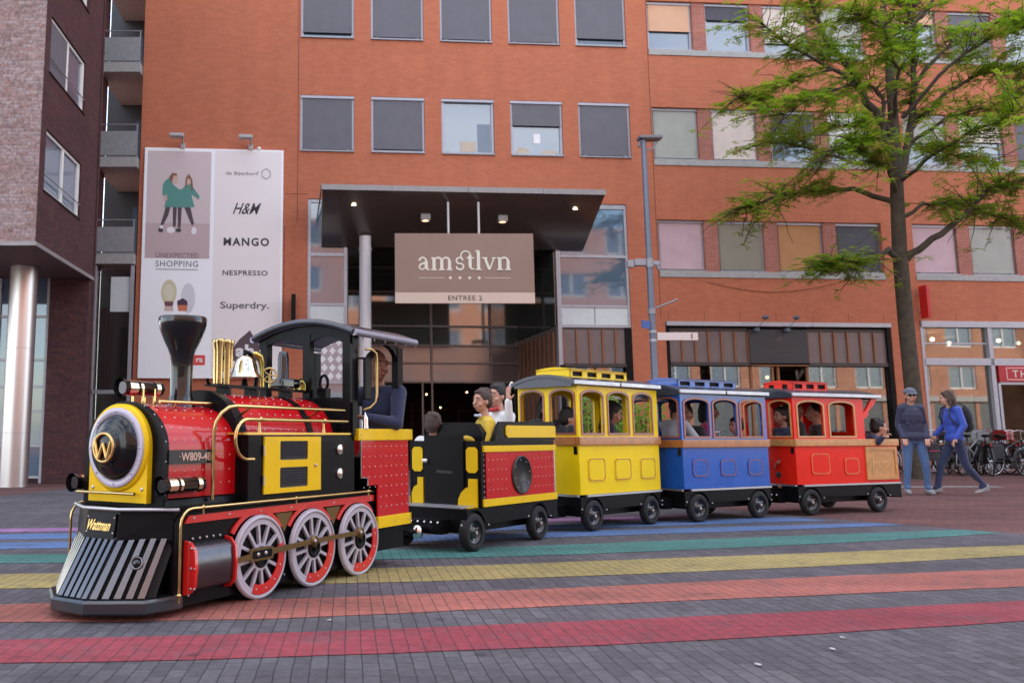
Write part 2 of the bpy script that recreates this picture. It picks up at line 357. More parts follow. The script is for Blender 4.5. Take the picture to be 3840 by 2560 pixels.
stripe('red', *ST['red'], 4); stripe('orange', *ST['orange'], 4); stripe('yellow', *ST['yellow'], 1.2); stripe('green', *ST['green'], 0)
stripe('blue', [(-3.13, 8.1), (.6, 8.65), (2.14, 9.04), (4.68, 9.65), (5.8, 9.92)], [(-2.96, 7.67), (.5, 8.15), (2.02, 8.55), (4.46, 9.21), (6.01, 9.7)], 0)
stripe('blue_narrow', [(-3.4, 8.8), (1, 9.45), (2.6, 9.85), (5.2, 10.6)], [(-3.22, 8.35), (1, 9.02), (2.6, 9.4), (5.45, 10.2)], 0)
stripe('lilac', [(-3.6, 9.3), (.2, 9.9), (3.0, 10.55), (4.2, 10.9)], [(-3.42, 8.98), (.2, 9.55), (2.92, 10.2), (4.1, 10.55)], 0)
flat('kerb_strip', [(10.3, 16.7), (12.3, 16.75), (12.3, 16.95), (10.3, 16.9)], .002, concrete)
# bits of litter on the paving
rnd = random.Random(3); SPOT = [(2.35, 4.35, 'white paper scrap on the red stripe'), (2.18, 4.12, 'small torn scrap of paper at the lower edge of the red stripe'), (1.72, 3.85, 'crumpled white scrap below the red stripe'), (1.02, 3.55, 'flat pale scrap near the bottom edge of the square'), (3.8, 4.35, 'tiny pale scrap close below the far part of the red stripe'), (-.1, 4.75, 'pale flattened scrap between the red and orange stripes')]
for x, y, lb in SPOT:
    m = MB(); n = 7; ring = [(x + rnd.uniform(.4, 1) * .017 * cos(2 * pi * i / n), y + rnd.uniform(.6, 1) * .020 * sin(2 * pi * i / n), .002 + rnd.uniform(0, .004)) for i in range(n)]
    m.add(ring + [(x, y, .006)] + [(a, b, .001) for a, b, c in ring], [(i, (i + 1) % n, n) for i in range(n)] + [(i, n + 1 + i, n + 1 + (i + 1) % n, (i + 1) % n) for i in range(n)])
    tag(m.build('paper_scrap', pmat('dirty_paper', (.42, .41, .42), .8)), lb, 'litter', 'scraps of litter on the paving')

# ================================================================== ORANGE BRICK BUILDING (x along the facade, y inwards)
FA = radians(4)
bld = thing('brick_building', 'long orange brick building with rows of grey framed windows above the shops', 'building', (0, 23.9, 0), FA)
def fw_(x, y, z=0): return (x * cos(FA) - y * sin(FA), 23.9 + x * sin(FA) + y * cos(FA), z)
LX = [-1.36, .655, 2.67, 4.675, 6.675]; LW = 1.53; LR = [(8.86, 10.52), (12.23, 13.9)]
GR = [(8.86, 15.56), (16.5, 23.2)]; RR = [(5.40, 7.08), (8.68, 10.44), (12.03, 13.74)]; GX = [0, 1.78, 3.56, 5.33]; GW = 1.37
H_ = [rect(x, x + LW, a, b) for x in LX for a, b in LR] + [rect(a, b, z0, z1) for a, b in GR for z0, z1 in RR] + [rect(-1.13, 7.97, -.0 + .001, 7.5), rect(8.95, 15.6, .001, 4.14), rect(16.47, 24.5, .001, 4.22)]
m = MB(); m.plate([(-5.78, -.01), (48, -.01), (48, 30), (-5.78, 30)], H_, O=(0, 0, 0), U=(1, 0, 0), V=(0, 0, 1), d0=-.28, d1=0)  # plain upper storeys and far end, out of view, added to shade the square
m.box(-5.78, -5.4, .28, 9, 0, 30); m.box(-5.4, 48, .28, 16, 29.7, 30); m.box(-5.4, 48, 15.8, 16, 0, 29.7); m.box(47.7, 48, .28, 15.8, 0, 29.7)  # unseen back and end walls added to stop sun passing through
m.build('wall', orange, bld)
XZ = ((1, 0, 0), (0, 0, 1))
# expansion joints and fine lines
m = MB(); 
for x, z0, z1 in ((8.83, 4.2, 17), (-1.42, 6.8, 17), (-1.77, 0, 6.7), (16.0, 0, 4.9), (8.62, 0, 4.0)): m.box(x - .008, x + .008, -.004, .01, z0, z1)
m.box(-1.77, -1.13, -.004, .01, 7.62, 7.635); 
for x in (9.05, 10.1, 11.15, 12.2, 13.3, 14.35, 15.4, 17.6, 18.8): m.box(x - .005, x + .005, -.003, .01, 4.18, 4.42)
m.build('joint', pmat('joint_dark', (.12, .05, .035), .9), bld)
BL = dict(grey=(.135, .13, .145), dark=(.075, .072, .085), sage=(.36, .36, .31), cream=(.62, .52, .45), tan=(.44, .21, .085), pink=(.52, .36, .38), olive=(.25, .225, .17), white=(.62, .60, .60), peach=(.62, .36, .22), none=None)
fr_m = pmat('window_frame_grey', (.36, .36, .40), .4, .25); fr_d = pmat('window_frame_dark', (.16, .16, .18), .45, .2)
def window(x0, x1, z0, z1, y, blind, frac, parent, glass=None, sill=True, interior=0, fw=.075):
    m = MB(); m.plate(rect(x0, x1, z0, z1), [rect(x0 + fw, x1 - fw, z0 + fw * 1.3, z1 - fw * 1.1)], O=(0, y + .05, 0), U=XZ[0], V=XZ[1], d0=0, d1=.05)
    m.box(x0 - .01, x1 + .01, y - .05, y + .0, z1 - .075, z1 + .0)
    f = m.build('window', fr_m, parent)
    m = MB(); m.box(x0 + fw, x1 - fw, y + .045, y + .055, z0 + fw, z1 - fw); m.build('pane', glass or pane, f)
    if sill:
        m = MB(); m.box(x0 - .0, x1 + .0, y - .11, y + .0, z0 - .0, z0 + .035); m.box(x0 + .16, x0 + .2, y - .06, y - .03, z0 + .04, z0 + .09); m.box(x1 - .2, x1 - .16, y - .06, y - .03, z0 + .04, z0 + .09); m.build('sill', steel, f)
    if blind and frac > 0:
        zb = z1 - .07 - (z1 - z0 - .18) * frac; m = MB(); n = 8; rnd = random.Random(int(x0 * 100 + z0 * 7)); vs = []
        for j in range(n + 1):
            for i in range(n + 1):
                vs.append((x0 + .06 + (x1 - x0 - .12) * i / n, y - .018 + rnd.uniform(-.006, .006), z1 - .07 + (zb - z1 + .07) * j / n))
        m.add(vs, [(j * (n + 1) + i, (j + 1) * (n + 1) + i, (j + 1) * (n + 1) + i + 1, j * (n + 1) + i + 1) for j in range(n) for i in range(n)], True)
        m.box(x0 + .05, x1 - .05, y - .035, y - .012, zb - .03, zb)
        m.build('blind', pmat('blind_' + blind, BL[blind], .8, noise=.07, nscale=3), f)
    if interior == 1:
        m = MB(); m.box(x0 + .55, x0 + 1.0, y + .037, y + .043, z0 + .12, z0 + .42); m.build('carton', cream_m, f); m = MB(); m.box(x0 + 1.05, x1 - .1, y + .037, y + .043, z0 + .12, z0 + .95); m.build('cabinet', pmat('cabinet_blue_grey', (.16, .20, .25), .3), f)
    if interior == 2:
        m = MB(); m.box(x0 + .68, x0 + .88, y + .036, y + .042, z0 + .42, z0 + .70); m.build('notice', white, f); m = MB(); m.plate([(a, b) for a, b in circ(x0 + .35, z0 + .16, .2, 20, ry=.13)], O=(0, y + .045, 0), U=XZ[0], V=XZ[1], d0=0, d1=.006); m.plate(circ(x0 + 1.15, z0 + .14, .25, 20, ry=.08), O=(0, y + .045, 0), U=XZ[0], V=XZ[1], d0=0, d1=.006); m.build('cushion', cream_m, f)
    return f
cream_m = pmat('cream_card', (.50, .42, .32), .7)
for r, specs in ((0, [('grey', 1), ('grey', .97), ('none', 0), ('grey', .43), ('grey', 1)]), (1, [('grey', .93), ('grey', .98), ('grey', .98), ('grey', .99), ('grey', .88)])):
    for i, (b, fr) in enumerate(specs):
        window(LX[i] + .004, LX[i] + LW - .004, LR[r][0] + .004, LR[r][1] - .004, .06, b if fr else None, fr, bld, pane_b if (r == 0 and i in (2, 3)) else None, interior={(0, 2): 1, (0, 3): 2}.get((r, i), 0))
SP = {0: [[('pink', 1), ('olive', 1), ('tan', 1), ('dark', 1)], [('pink', 1), ('sage', 1), ('pink', 1), ('olive', .6)]],
      1: [[('sage', 1), ('cream', 1), ('dark', .4), ('white', .66)], [('sage', .55), ('cream', .5), ('grey', .9), ('cream', .6)]],
      2: [[('peach', .6), ('dark', .3), ('cream', .8), ('sage', .78)], [('peach', .25), ('grey', .98), ('none', 0), ('grey', .5)]]}
for g_, (a, b) in enumerate(GR):
    for r, (z0, z1) in enumerate(RR):
        zs = z0 + .18
        for i in range(4):
            bl, fr = SP[r][g_][i]; x0 = a + .02 + GX[i]
            window(x0, x0 + GW, zs, z1 - .004, .13, bl if fr else None, fr, bld, pane_b if (r > 0) else None)
            if i < 3:
                m = MB(); m.box(x0 + GW + .003, a + .02 + GX[i + 1] - .003, .045, .27, zs, z1 - .002); m.build('window_pier', pier, bld)
        m = MB(); m.box(a + .003, b - .003, -.03, .26, z0 + .003, zs - .004, .01)
        m.build('sill_band', concrete, bld)
# ---- entrance recess
ent = pmat('bronze_glass_panel', (.16, .105, .10), .12, ior=2.2); slatw = pmat('slat_orange_wood', (.26, .09, .03), .5, noise=.15)
smoked = pmat('smoked_board', (.17, .125, .12), .35, noise=.12, nscale=2); frost = pmat('frosted_panel', (.62, .66, .65), .5, noise=.05)
m = MB(); m.box(-1.13, 5.9, 4.3, 4.5, 2.66, 7.5); 
def frameset(name, bars, mat, parent, y0=.03, y1=.12):
    m = MB()
    for x0, x1, z0, z1 in bars: m.box(x0, x1, y0, y1, z0, z1)
    return m.build(name, mat, parent)
# left glazing strip
frameset('entrance_frame', [(-1.125, -1.04, 0, 7.49), (-.12, -.03, 0, 7.49), (-1.04, -.12, 7.40, 7.49), (-1.04, -.12, 5.88, 5.97), (-1.04, -.12, 4.50, 4.56), (-1.04, -.12, 3.62, 3.68), (-1.04, -.12, 2.35, 2.42)], steel_l, bld)
m = MB(); m.box(-1.04, -.12, .07, .08, 4.56, 7.40); m.box(-1.04, -.12, .07, .08, 0.02, 2.35); m.build('entrance_pane', pane_b, bld)
m = MB(); m.box(-1.04, -.12, .06, .07, 3.68, 4.50); m.build('frosted_panel', frost, bld)
m = MB(); m.box(-1.04, -.12, .06, .07, 2.42, 3.62); fp_ = m.build('patterned_film', pmat('film_mauve', (.42, .34, .36), .5), bld)
m = MB()
for i in range(4):
    for j in range(5): m.plate([(p * .09 - .92 + i * .22 + (j % 2) * .05, q * .11 + 2.56 + j * .23) for p, q in ((0, -1), (1, 0), (0, 1), (-1, 0))], O=(0, .06, 0), U=XZ[0], V=XZ[1], d0=0, d1=.003)
m.build('film_pattern', white, fp_)
# right glazing bay
frameset('entrance_frame', [(5.88, 6.0, 0, 7.49), (7.90, 7.965, 0, 7.49), (6.0, 7.9, 7.36, 7.49), (6.0, 7.9, 5.94, 6.02), (6.0, 7.9, 4.52, 4.58), (6.0, 7.9, 3.95, 4.03)], steel_l, bld)
m = MB(); m.box(6.0, 7.9, .07, .08, 4.58, 7.36); m.build('entrance_pane', pane_b, bld)
m = MB(); m.box(6.0, 6.94, .06, .07, 4.03, 4.52); m.box(6.96, 7.9, .06, .07, 4.03, 4.52); m.build('frosted_panel', frost, bld)
def slatband(x0, x1, z0, z1, n, y=.06):
    m = MB(); m.box(x0, x1, y, y + .02, z0, z1); o = m.build('fascia_board', smoked, bld); m = MB()
    for i in range(n + 1): x = x0 + (x1 - x0) * i / n; m.box(x - .022, x + .022, y - .05, y - .001, z0 + .03, z1 - .02)
    m.build('wooden_fin', slatw, o)
    m = MB(); m.box(x0, x1, y - .06, y + .0, z0 - .08, z0 + .02); m.box(x0, x1, y - .02, y + .03, z1 - .02, z1 + .06); m.build('fascia_rail', pmat('dark_rail', (.045, .03, .027), .5), o)
slatband(6.02, 7.88, 2.92, 3.92, 5)
m = MB(); m.box(6.02, 7.78, .14, .15, .3, 2.86); m.build('shop_pane', shopg, bld)
m = MB(); m.box(6.0, 7.9, .1, .2, 0, .3); m.box(6.9, 6.95, .1, .18, .3, 2.86); m.build('timber_mullion', slatw, bld)
m = MB(); m.box(5.92, 8.9, 2.4, 2.5, 0, 4.0); m.box(5.92, 8.9, .3, 2.4, 2.95, 3.0); m.box(8.8, 8.85, .28, 2.4, 0, 2.9); m.build('shop_interior', pmat('shop_inside', (.12, .11, .10), .8), bld)
m = MB(); m.box(7.78, 7.96, -.01, .06, 0, 3.95); m.box(5.9, 6.02, -.01, .06, 0, 2.9); m.build('shopfront_post', blk2, bld)
# recess: side walls, back wall, ceiling
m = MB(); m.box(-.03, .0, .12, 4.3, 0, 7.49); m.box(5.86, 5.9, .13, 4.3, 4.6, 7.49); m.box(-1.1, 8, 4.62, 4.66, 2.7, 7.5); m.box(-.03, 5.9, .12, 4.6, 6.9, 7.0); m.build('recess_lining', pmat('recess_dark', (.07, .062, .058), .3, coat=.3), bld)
m = MB(); m.box(5.84, 5.86, .14, 4.28, 4.02, 6.9); m.build('side_glass', pmat('green_glass', (.075, .092, .082), .05, ior=2.8), bld)
m = MB(); m.box(5.85, 5.89, .14, 4.28, 0, 3.05); m.box(5.86, 5.885, .14, 4.28, 3.05, 4.0); o = m.build('side_board', smoked, bld)
m = MB()
for i in range(9): y = .3 + i * .45; m.box(5.80, 5.85, y, y + .05, .1, 3.85)
m.build('wooden_fin', slatw, o)
m = MB()
zl = [2.66, 3.27, 3.84, 4.47, 5.6, 6.4]
for z in zl: m.box(0, 5.85, 4.20, 4.27, z - .03, z + .03)
for x in (.9, 3.0, 4.95): m.box(x - .03, x + .03, 4.19, 4.28, 0, 6.9)
m.box(2.66, 2.72, 4.19, 4.28, 0, 2.66); m.build('glazing_bar', pmat('bar_bronze', (.20, .17, .16), .4, .3), bld)
m = MB(); m.box(0, 5.85, 4.28, 4.30, 2.69, 3.24); m.box(0, 5.85, 4.28, 4.30, 3.30, 3.81); m.build('bronze_panel', ent, bld)
m = MB(); m.box(0, 5.85, 4.28, 4.30, 3.87, 6.9); m.build('entrance_pane', pmat('green_glass', (.075, .092, .082), .05, ior=2.8), bld)
m = MB(); m.box(0, .87, 4.23, 4.24, .1, 2.63); m.box(4.98, 5.84, 4.23, 4.24, .1, 2.63); m.build('entrance_door', clear, bld)
# the hall behind the doors: dark, with a few warm lamps and shelves
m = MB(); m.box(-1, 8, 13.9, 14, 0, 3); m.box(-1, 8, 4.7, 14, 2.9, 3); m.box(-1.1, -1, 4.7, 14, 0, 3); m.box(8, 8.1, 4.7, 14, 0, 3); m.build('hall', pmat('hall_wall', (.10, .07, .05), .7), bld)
lampm = pmat('lamp_warm', (1, .55, .22), .5, emit=3)
m = MB(); 
for x, y, z in ((3.1, 6.0, 2.35), (.9, 7, 2.3), (4.6, 6.5, 2.45), (2.0, 9, 2.2), (4.1, 9, 2.0), (1.4, 8.2, 1.9), (5.2, 8, 2.3)): m.ball((x, y, z), .03, 10, 6)
m.build('hall_lamp', lampm, bld)
shw = pmat('shelf_brown', (.22, .10, .045), .7)
m = MB()
for x in (1.0, 1.9, 3.4, 4.3, 5.2):
    for z in (.4, .9, 1.4, 1.9): m.box(x - .3, x + .3, 9.5, 9.8, z, z + .03)
    m.box(x - .32, x - .30, 9.5, 9.8, 0, 2.2)
m.build('hall_shelf', shw, bld)
# ---- canopy
cz = lambda y: 7.24 + (y + 1.85) * (6.14 - 7.24) / 1.85
m = MB(); A = [(-.80, -1.85), (6.72, -1.85), (6.72, 0.05), (-.80, 0.05)]
A = [(-.80, -1.85, cz(-1.85)), (6.66, -1.85, cz(-1.85)), (6.66, .0, cz(0)), (-.74, .0, cz(0))]; B_ = [(x, y, 7.36 if y < -1 else 7.45) for x, y, z in A]
m.add(A + B_, [(0, 3, 2, 1), (4, 5, 6, 7), (1, 2, 6, 5), (3, 0, 4, 7), (2, 3, 7, 6), (0, 1, 5, 4)])
can = m.build('canopy', pmat('canopy_gloss_dark', (.16, .14, .125), .2, .7, coat=.3, noise=.1, nscale=.7), bld)
m = MB()
for a, b in ((-.82, 1.0), (1.01, 3.0), (3.01, 5.0), (5.01, 6.69)): m.box(a, b, -1.88, -1.851, 7.235, 7.375)
m.box(-.83, -.801, -1.88, 0, 7.30, 7.40); m.build('canopy_edge', alud, can)
m = MB()
for x in (.05, 6.0): y = -1.4; m.lathe([(.05, -.012), (.001, -.014)], (x, y, cz(y) - .002), (0, 0, 1), 16, caps=False)
m.build('downlight', pmat('lamp_glow', (1, .8, .5), .5, emit=9), can)
m = MB()
for x in (2.0, 4.1): m.box(x - .13, x + .13, -1.15, -.9, cz(-1.15) - .16, cz(-1.15) + .02, .02)
pj = m.build('projector', alud, can); m = MB()
for x in (2.0, 4.1): m.cyl((x, -1.05, cz(-1.15) - .175), (x, -1.05, cz(-1.15) - .155), .09, n=18)
m.build('projector_glass', pmat('lamp_dim', (.75, .5, .32), .4, emit=.5), pj)
m = MB(); m.cyl((.44, -.35, 0), (.44, -.35, 6.36), .165, n=40); m.lathe([(.18, 5.95), (.18, 6.05)], (.44, -.35, 0), (0, 0, 1), 40); m.build('entrance_column', pmat('column_white', (.62, .60, .60), .3, coat=.4), bld)
# hanging sign
sg = thing('hanging_sign', 'brown hanging sign with cream lettering under the entrance canopy', 'sign', (3.025, 22.5, 4.34), radians(0.5))
brn = pmat('sign_brown', (.27, .17, .125), .45, noise=.04, nscale=1.5); crm = pmat('sign_cream', (.74, .70, .58), .5)
m = MB(); m.box(-1.81, 1.81, -.05, .05, .285, 1.845); m.build('sign_panel', brn, sg)
m = MB(); m.box(-1.81, 1.81, -.052, .05, 0, .282); st_ = m.build('sign_strip', pmat('strip_beige', (.62, .47, .37), .5), sg)
m = MB()
for x in (-.40, .40): m.cyl((x, 0, 1.84), (x, 0, 2.70), .03, n=12)
m.build('hanger_rod', pmat('rod_white', (.6, .58, .56), .4), sg)
# serif logo, drawn stroke by stroke (unit = x height)
def logo(parent, O, sc, mat, y):
    mb = MB(); k = [0]
    def st(pts, w0, w1=None):
        w0 *= (1.25 if w0 < .15 else 1); w1 = (w1 or w0 / 1.25) * (1.25 if (w1 or w0) < .15 else 1) if w1 else w0; n = len(pts); L_, R_ = [], []
        for i, p in enumerate(pts):
            a = pts[max(0, i - 1)]; b = pts[min(n - 1, i + 1)]; dx, dy = b[0] - a[0], b[1] - a[1]; l = math.hypot(dx, dy) or 1; w = (w0 + (w1 - w0) * i / max(1, n - 1)) / 2
            L_.append((p[0] - dy / l * w, p[1] + dx / l * w)); R_.append((p[0] + dy / l * w, p[1] - dx / l * w))
        poly = [(O[0] + x * sc, O[1] + z * sc) for x, z in R_ + L_[::-1]]; k[0] += 1
        mb.plate(poly, O=(0, y, 0), U=XZ[0], V=XZ[1], d0=0, d1=.006 + .0006 * k[0])
    def arc(cx, cy, rx, ry, a0, a1, n=12): return [(cx + rx * cos(radians(a0 + (a1 - a0) * i / n)), cy + ry * sin(radians(a0 + (a1 - a0) * i / n))) for i in range(n + 1)]
    S, Tn = .235, .11
    def serif(x, z, w=.42): st([(x - w / 2, z), (x + w / 2, z)], .075)
    x = 0   # a
    st([(x + .62, .12), (x + .62, .68)], S); st(arc(x + .36, .66, .26, .30, 0, 150), .10, .09); mb_b = st(arc(x + .14, .74, .06, .06, 0, 340, 10), .09)
    st([(x + .62, .56), (x + .35, .50), (x + .15, .40), (x + .10, .22), (x + .2, .07), (x + .38, .06), (x + .6, .22)], .12, .07); st([(x + .62, .14), (x + .70, .05), (x + .86, .05)], .09)
    x = 1.0  # m
    for q in (.2, .78, 1.36): st([(x + q, .02), (x + q, .72 if q > .2 else .92)], S); serif(x + q, .035, .44)
    for q in (.2, .78): st(arc(x + q + .31, .68, .27, .26, 165, 0), .09, .16)
    st([(x, .90), (x + .22, .94)], .075)
    x = 2.78 # s
    st(arc(x + .34, .72, .24, .22, 20, 180, 10) + arc(x + .34, .72, .24, .24, 180, 250, 4) + arc(x + .38, .26, .24, .24, 70, -10, 5) + arc(x + .36, .26, .26, .22, -10, -160, 8), .10, .10); st([(x + .56, .92), (x + .56, .70)], .06); st([(x + .1, .30), (x + .1, .06)], .06)
    # ligature loop from s to t
    st(arc(x + .80, 1.10, .36, .34, 215, -10, 18), .075)
    x = 3.62 # t
    st([(x + .28, .22), (x + .28, 1.12)], S); st([(x + .02, .92), (x + .58, .92)], .08); st([(x + .28, .24), (x + .36, .07), (x + .58, .10)], .12, .08)
    x = 4.28 # l
    st([(x + .25, .02), (x + .25, 1.46)], S); serif(x + .25, .035, .50); st([(x + .03, 1.42), (x + .28, 1.48)], .08)
    x = 4.88 # v
    st([(x + .14, .92), (x + .46, .04)], .19); st([(x + .82, .92), (x + .48, .04)], .08); serif(x + .12, .92, .40); serif(x + .82, .92, .32)
    x = 5.92 # n
    for q in (.2, .82): st([(x + q, .02), (x + q, .72 if q > .2 else .92)], S); serif(x + q, .035, .44)
    st(arc(x + .2 + .33, .68, .29, .26, 165, 0), .09, .16); st([(x, .90), (x + .22, .94)], .075)
    mb.build('lettering', mat, parent)
logo(sg, (-1.215, .87), .348, crm, -.0505)
m = MB(); m.box(-1.2, -.52, -.054, -.05, .662, .672); m.box(.52, 1.2, -.054, -.05, .662, .672)
for x in (-.375, -.125, .125, .375): m.plate([(x + .052 * (1 if i % 2 == 0 else .55) * cos(pi / 2 + pi * i / 4), .667 + .052 * (1 if i % 2 == 0 else .55) * sin(pi / 2 + pi * i / 4)) for i in range(8)], O=(0, -.05, 0), U=XZ[0], V=XZ[1], d0=0, d1=.006)
m.build('ornament', crm, sg)
text('ENTREE 2', (0, -.052, .14), *XZ, w=.88, h=.125, d=.004, mat=pmat('sign_text_dark', (.05, .04, .04), .5), parent=st_, bold=.012, space=1.15)
# ---- shop one
m = MB(); 
for a, b in ((8.97, 11.15), (11.16, 13.25), (13.26, 15.58)): m.box(a, b, -.05, .2, 4.02, 4.135)
m.build('lintel', steel_l, bld)
slatband(9.05, 11.36, 2.98, 3.90, 6, .1); slatband(13.12, 15.5, 2.98, 3.90, 6, .1)
m = MB(); m.box(11.37, 13.1, .02, .12, 2.98, 3.93); bb_ = m.build('shop_sign_board', pmat('board_anthracite', (.028, .027, .031), .5), bld)
m = MB(); m.box(11.38, 13.09, .01, .02, 2.90, 2.93); m.build('board_edge', slatw, bb_)
text('PORTO', (12.25, .0195, 3.28), *XZ, w=1.1, h=.10, d=.003, mat=pmat('faint_letters', (.06, .042, .038), .5), parent=bb_, space=1.2) if False else None
m = MB(); m.plate([(12.1, 3.62), (12.3, 3.76), (12.38, 3.68), (12.24, 3.56)], O=(0, .02, 0), U=XZ[0], V=XZ[1], d0=0, d1=.003)
for k in range(15): m.box(11.72 + k * .075, 11.765 + k * .075, .016, .0195, 3.30, 3.37)
for k in range(14): m.box(11.80 + k * .07, 11.84 + k * .07, .016, .0195, 3.18, 3.215)
m.build('faint_logo', pmat('faint_letters', (.065, .042, .036), .5), bb_)
m = MB()
for x in (9.0, 15.53): m.box(x - .06, x + .06, .02, .25, 0, 4.0)
m.build('shopfront_post', blk2, bld)
m = MB()
for x in (11.42, 12.05, 12.22, 13.08): m.box(x - .03, x + .03, .1, .18, 0, 2.88)
m.box(9.06, 15.47, .1, .2, .0, .35); m.build('timber_mullion', slatw, bld)
m = MB(); m.box(9.06, 11.39, .14, .15, .35, 2.88); m.box(11.45, 12.02, .14, .15, .35, 2.88); m.box(13.11, 15.47, .14, .15, .35, 2.88); m.build('shop_pane', shopg, bld)
m = MB(); m.box(8.96, 15.59, .22, .27, 2.96, 4.13); m.build('fascia_backing', dark, bld)
m = MB(); m.box(8.96, 15.6, 3.5, 3.6, 0, 3.0); m.box(8.96, 15.6, .3, 3.5, 2.95, 3.0); m.box(8.9, 8.96, .28, 3.6, 0, 3); m.box(15.6, 15.66, .28, 3.6, 0, 3); m.build('shop_interior', pmat('shop_inside', (.12, .11, .10), .8), bld)
disp = pmat('display_pale', (.55, .54, .50), .7, noise=.2); disp2 = pmat('display_green', (.17, .19, .14), .8, noise=.3)
m = MB(); rnd = random.Random(11)
for x in [9.2 + .17 * i for i in range(11)] + [13.2 + .16 * i for i in range(14)]: zz = rnd.uniform(.1, .25); m.cyl((x, .6 + rnd.uniform(0, .5), 2.84 - zz), (x + rnd.uniform(-.03, .03), .8, 2.84), .035, .05, 10)
m.build('hanging_shape_row', disp, bld)  # pale tapered decorations hung in a row, none of them lit
m = MB(); m.box(14.0, 15.0, 1.2, 1.25, 1.0, 2.45); m.box(11.5, 11.95, .9, .95, .6, 2.6); m.build('display_board', disp, bld)
m = MB()
for x in (9.6, 10.3, 10.9, 13.5, 14.2, 15.2): m.box(x - .28, x + .28, 1.6, 2.0, .4, 1.9 + rnd.uniform(-.2, .4), .05)
m.build('display_stock', disp2, bld)
m = MB()
for x in (10.02, 15.05, 10.75): m.lathe([(.10, 1.0), (.15, 1.2), (.10, 1.45), (.17, 1.8), (.13, 1.92), (.04, 1.97), (.045, 2.03), (.08, 2.12), (.07, 2.24), (.001, 2.28)], (x, .8, 0), (0, 0, 1), 16, caps=False); m.cyl((x, .8, .4), (x, .8, 1.1), .02)
m.build('mannequin', disp, bld)
m = MB(); m.ball((12.5, 1.2, 2.66), .05, 8, 6); m.ball((10.1, .5, 3.05), .001, 4, 3); m.build('shop_lamp', lampm, bld)
m = MB()
for x in (11.72, 12.62): m.ball((x, -.30, 4.24), (.10, .07, .06), 12, 8); m.tube([(x, -.30, 4.2), (x - .12, -.25, 4.05), (x - .18, -.08, 3.9)], .008, 6); m.box(x - .22, x - .10, -.14, -.0, 3.86, 3.96, .02)
m.build('sign_spotlight', pmat('spot_blue_grey', (.09, .11, .14), .5), bld)
m = MB(); m.tube([(10.2 + i * .35, -.015, 5.28 - .28 * sin(pi * i / 11) - .0) for i in range(12)], .006, 5); m.build('slack_cable', blk2, bld)
# ---- shop two
m = MB(); m.box(16.5, 24.4, -.05, .2, 4.04, 4.215); m.box(16.5, 24.4, -.02, .2, 2.95, 3.15); m.box(16.47, 16.55, -.02, .2, 0, 4.04)
m.box(18.5, 18.62, -.02, .2, 0, 4.04); m.box(16.56, 18.5, .05, .15, 3.56, 3.60); m.box(21.2, 21.3, -.02, .2, 0, 4.04); m.build('shopfront_frame', steel_l, bld)
m = MB(); m.box(16.55, 18.5, .1, .11, .05, 4.04); m.box(21.3, 24.4, .1, .11, .05, 2.95); m.box(18.62, 24.4, .1, .11, 3.15, 4.04); m.build('shop_pane', shopg, bld)
m = MB(); m.box(16.45, 24.5, 4.0, 4.1, 0, 4.1); m.box(16.45, 24.5, .3, 4.0, 4.05, 4.1); m.build('shop_interior', pmat('shop_inside_warm', (.42, .28, .19), .7, noise=.3, nscale=1.5), bld)
m = MB()
for x, y in ((17.1, 1.5), (17.9, 1.4), (20.2, 1.6), (21.4, 2.2), (19.3, 2.5)): m.ball((x, y, 3.85), .06, 10, 6)
m.build('shop_lamp', pmat('lamp_bright', (1, .85, .6), .5, emit=8), bld)
m = MB(); m.box(17.62, 17.98, .13, .20, 0, 2.95); m.build('beige_pilaster', pmat('pilaster_beige', (.38, .33, .28), .6), bld)
m = MB(); m.box(16.62, 17.6, .9, .95, .6, 2.9); m.build('blue_display', pmat('display_blue', (.09, .15, .27), .4, noise=.4, nscale=2), bld)
m = MB(); m.ball((16.72, .3, 2.62), (.14, .1, .2), 16, 10); m.tube([(16.72, .3, 2.4), (16.68, .3, 2.1), (16.72, .3, 1.8)], [.10, .06, .08], 10); m.build('orange_display_figure', pmat('display_orange', (.55, .15, .04), .5), bld)
m = MB(); m.box(18.7, 21.2, -.04, .05, 2.48, 2.94); rs = m.build('red_shop_sign', pmat('sign_red', (.38, .012, .02), .35), bld)
m = MB(); m.plate(rect(18.92, 21.0, 2.53, 2.89), [rect(18.95, 20.97, 2.56, 2.86)], O=(0, -.04, 0), U=XZ[0], V=XZ[1], d0=0, d1=.004); m.build('sign_border', pmat('sign_pink', (.7, .35, .33), .5), rs)
text('THE', (19.42, -.0405, 2.71), *XZ, w=.62, h=.2, d=.004, mat=pmat('sign_letter_cream', (.65, .5, .45), .5), parent=rs, bold=.02, space=1.4)
m = MB(); m.box(18.66, 18.74, -.02, .2, 0, 2.44); m.box(18.74, 21.2, -.02, .2, 2.40, 2.47); m.build('shopfront_frame', steel_l, bld)
m = MB(); m.box(18.75, 21.2, 3.2, 3.25, 0, 2.9); m.build('dark_backdrop', dark, bld)
m = MB(); rnd = random.Random(5)
for i in range(9): m.box(18.9 + .22 * i, 19.05 + .22 * i, 2.6, 2.9, .5 + rnd.uniform(0, .6), 1.2 + rnd.uniform(0, .9))
m.build('lit_goods', pmat('goods_brown', (.30, .10, .03), .7), bld)
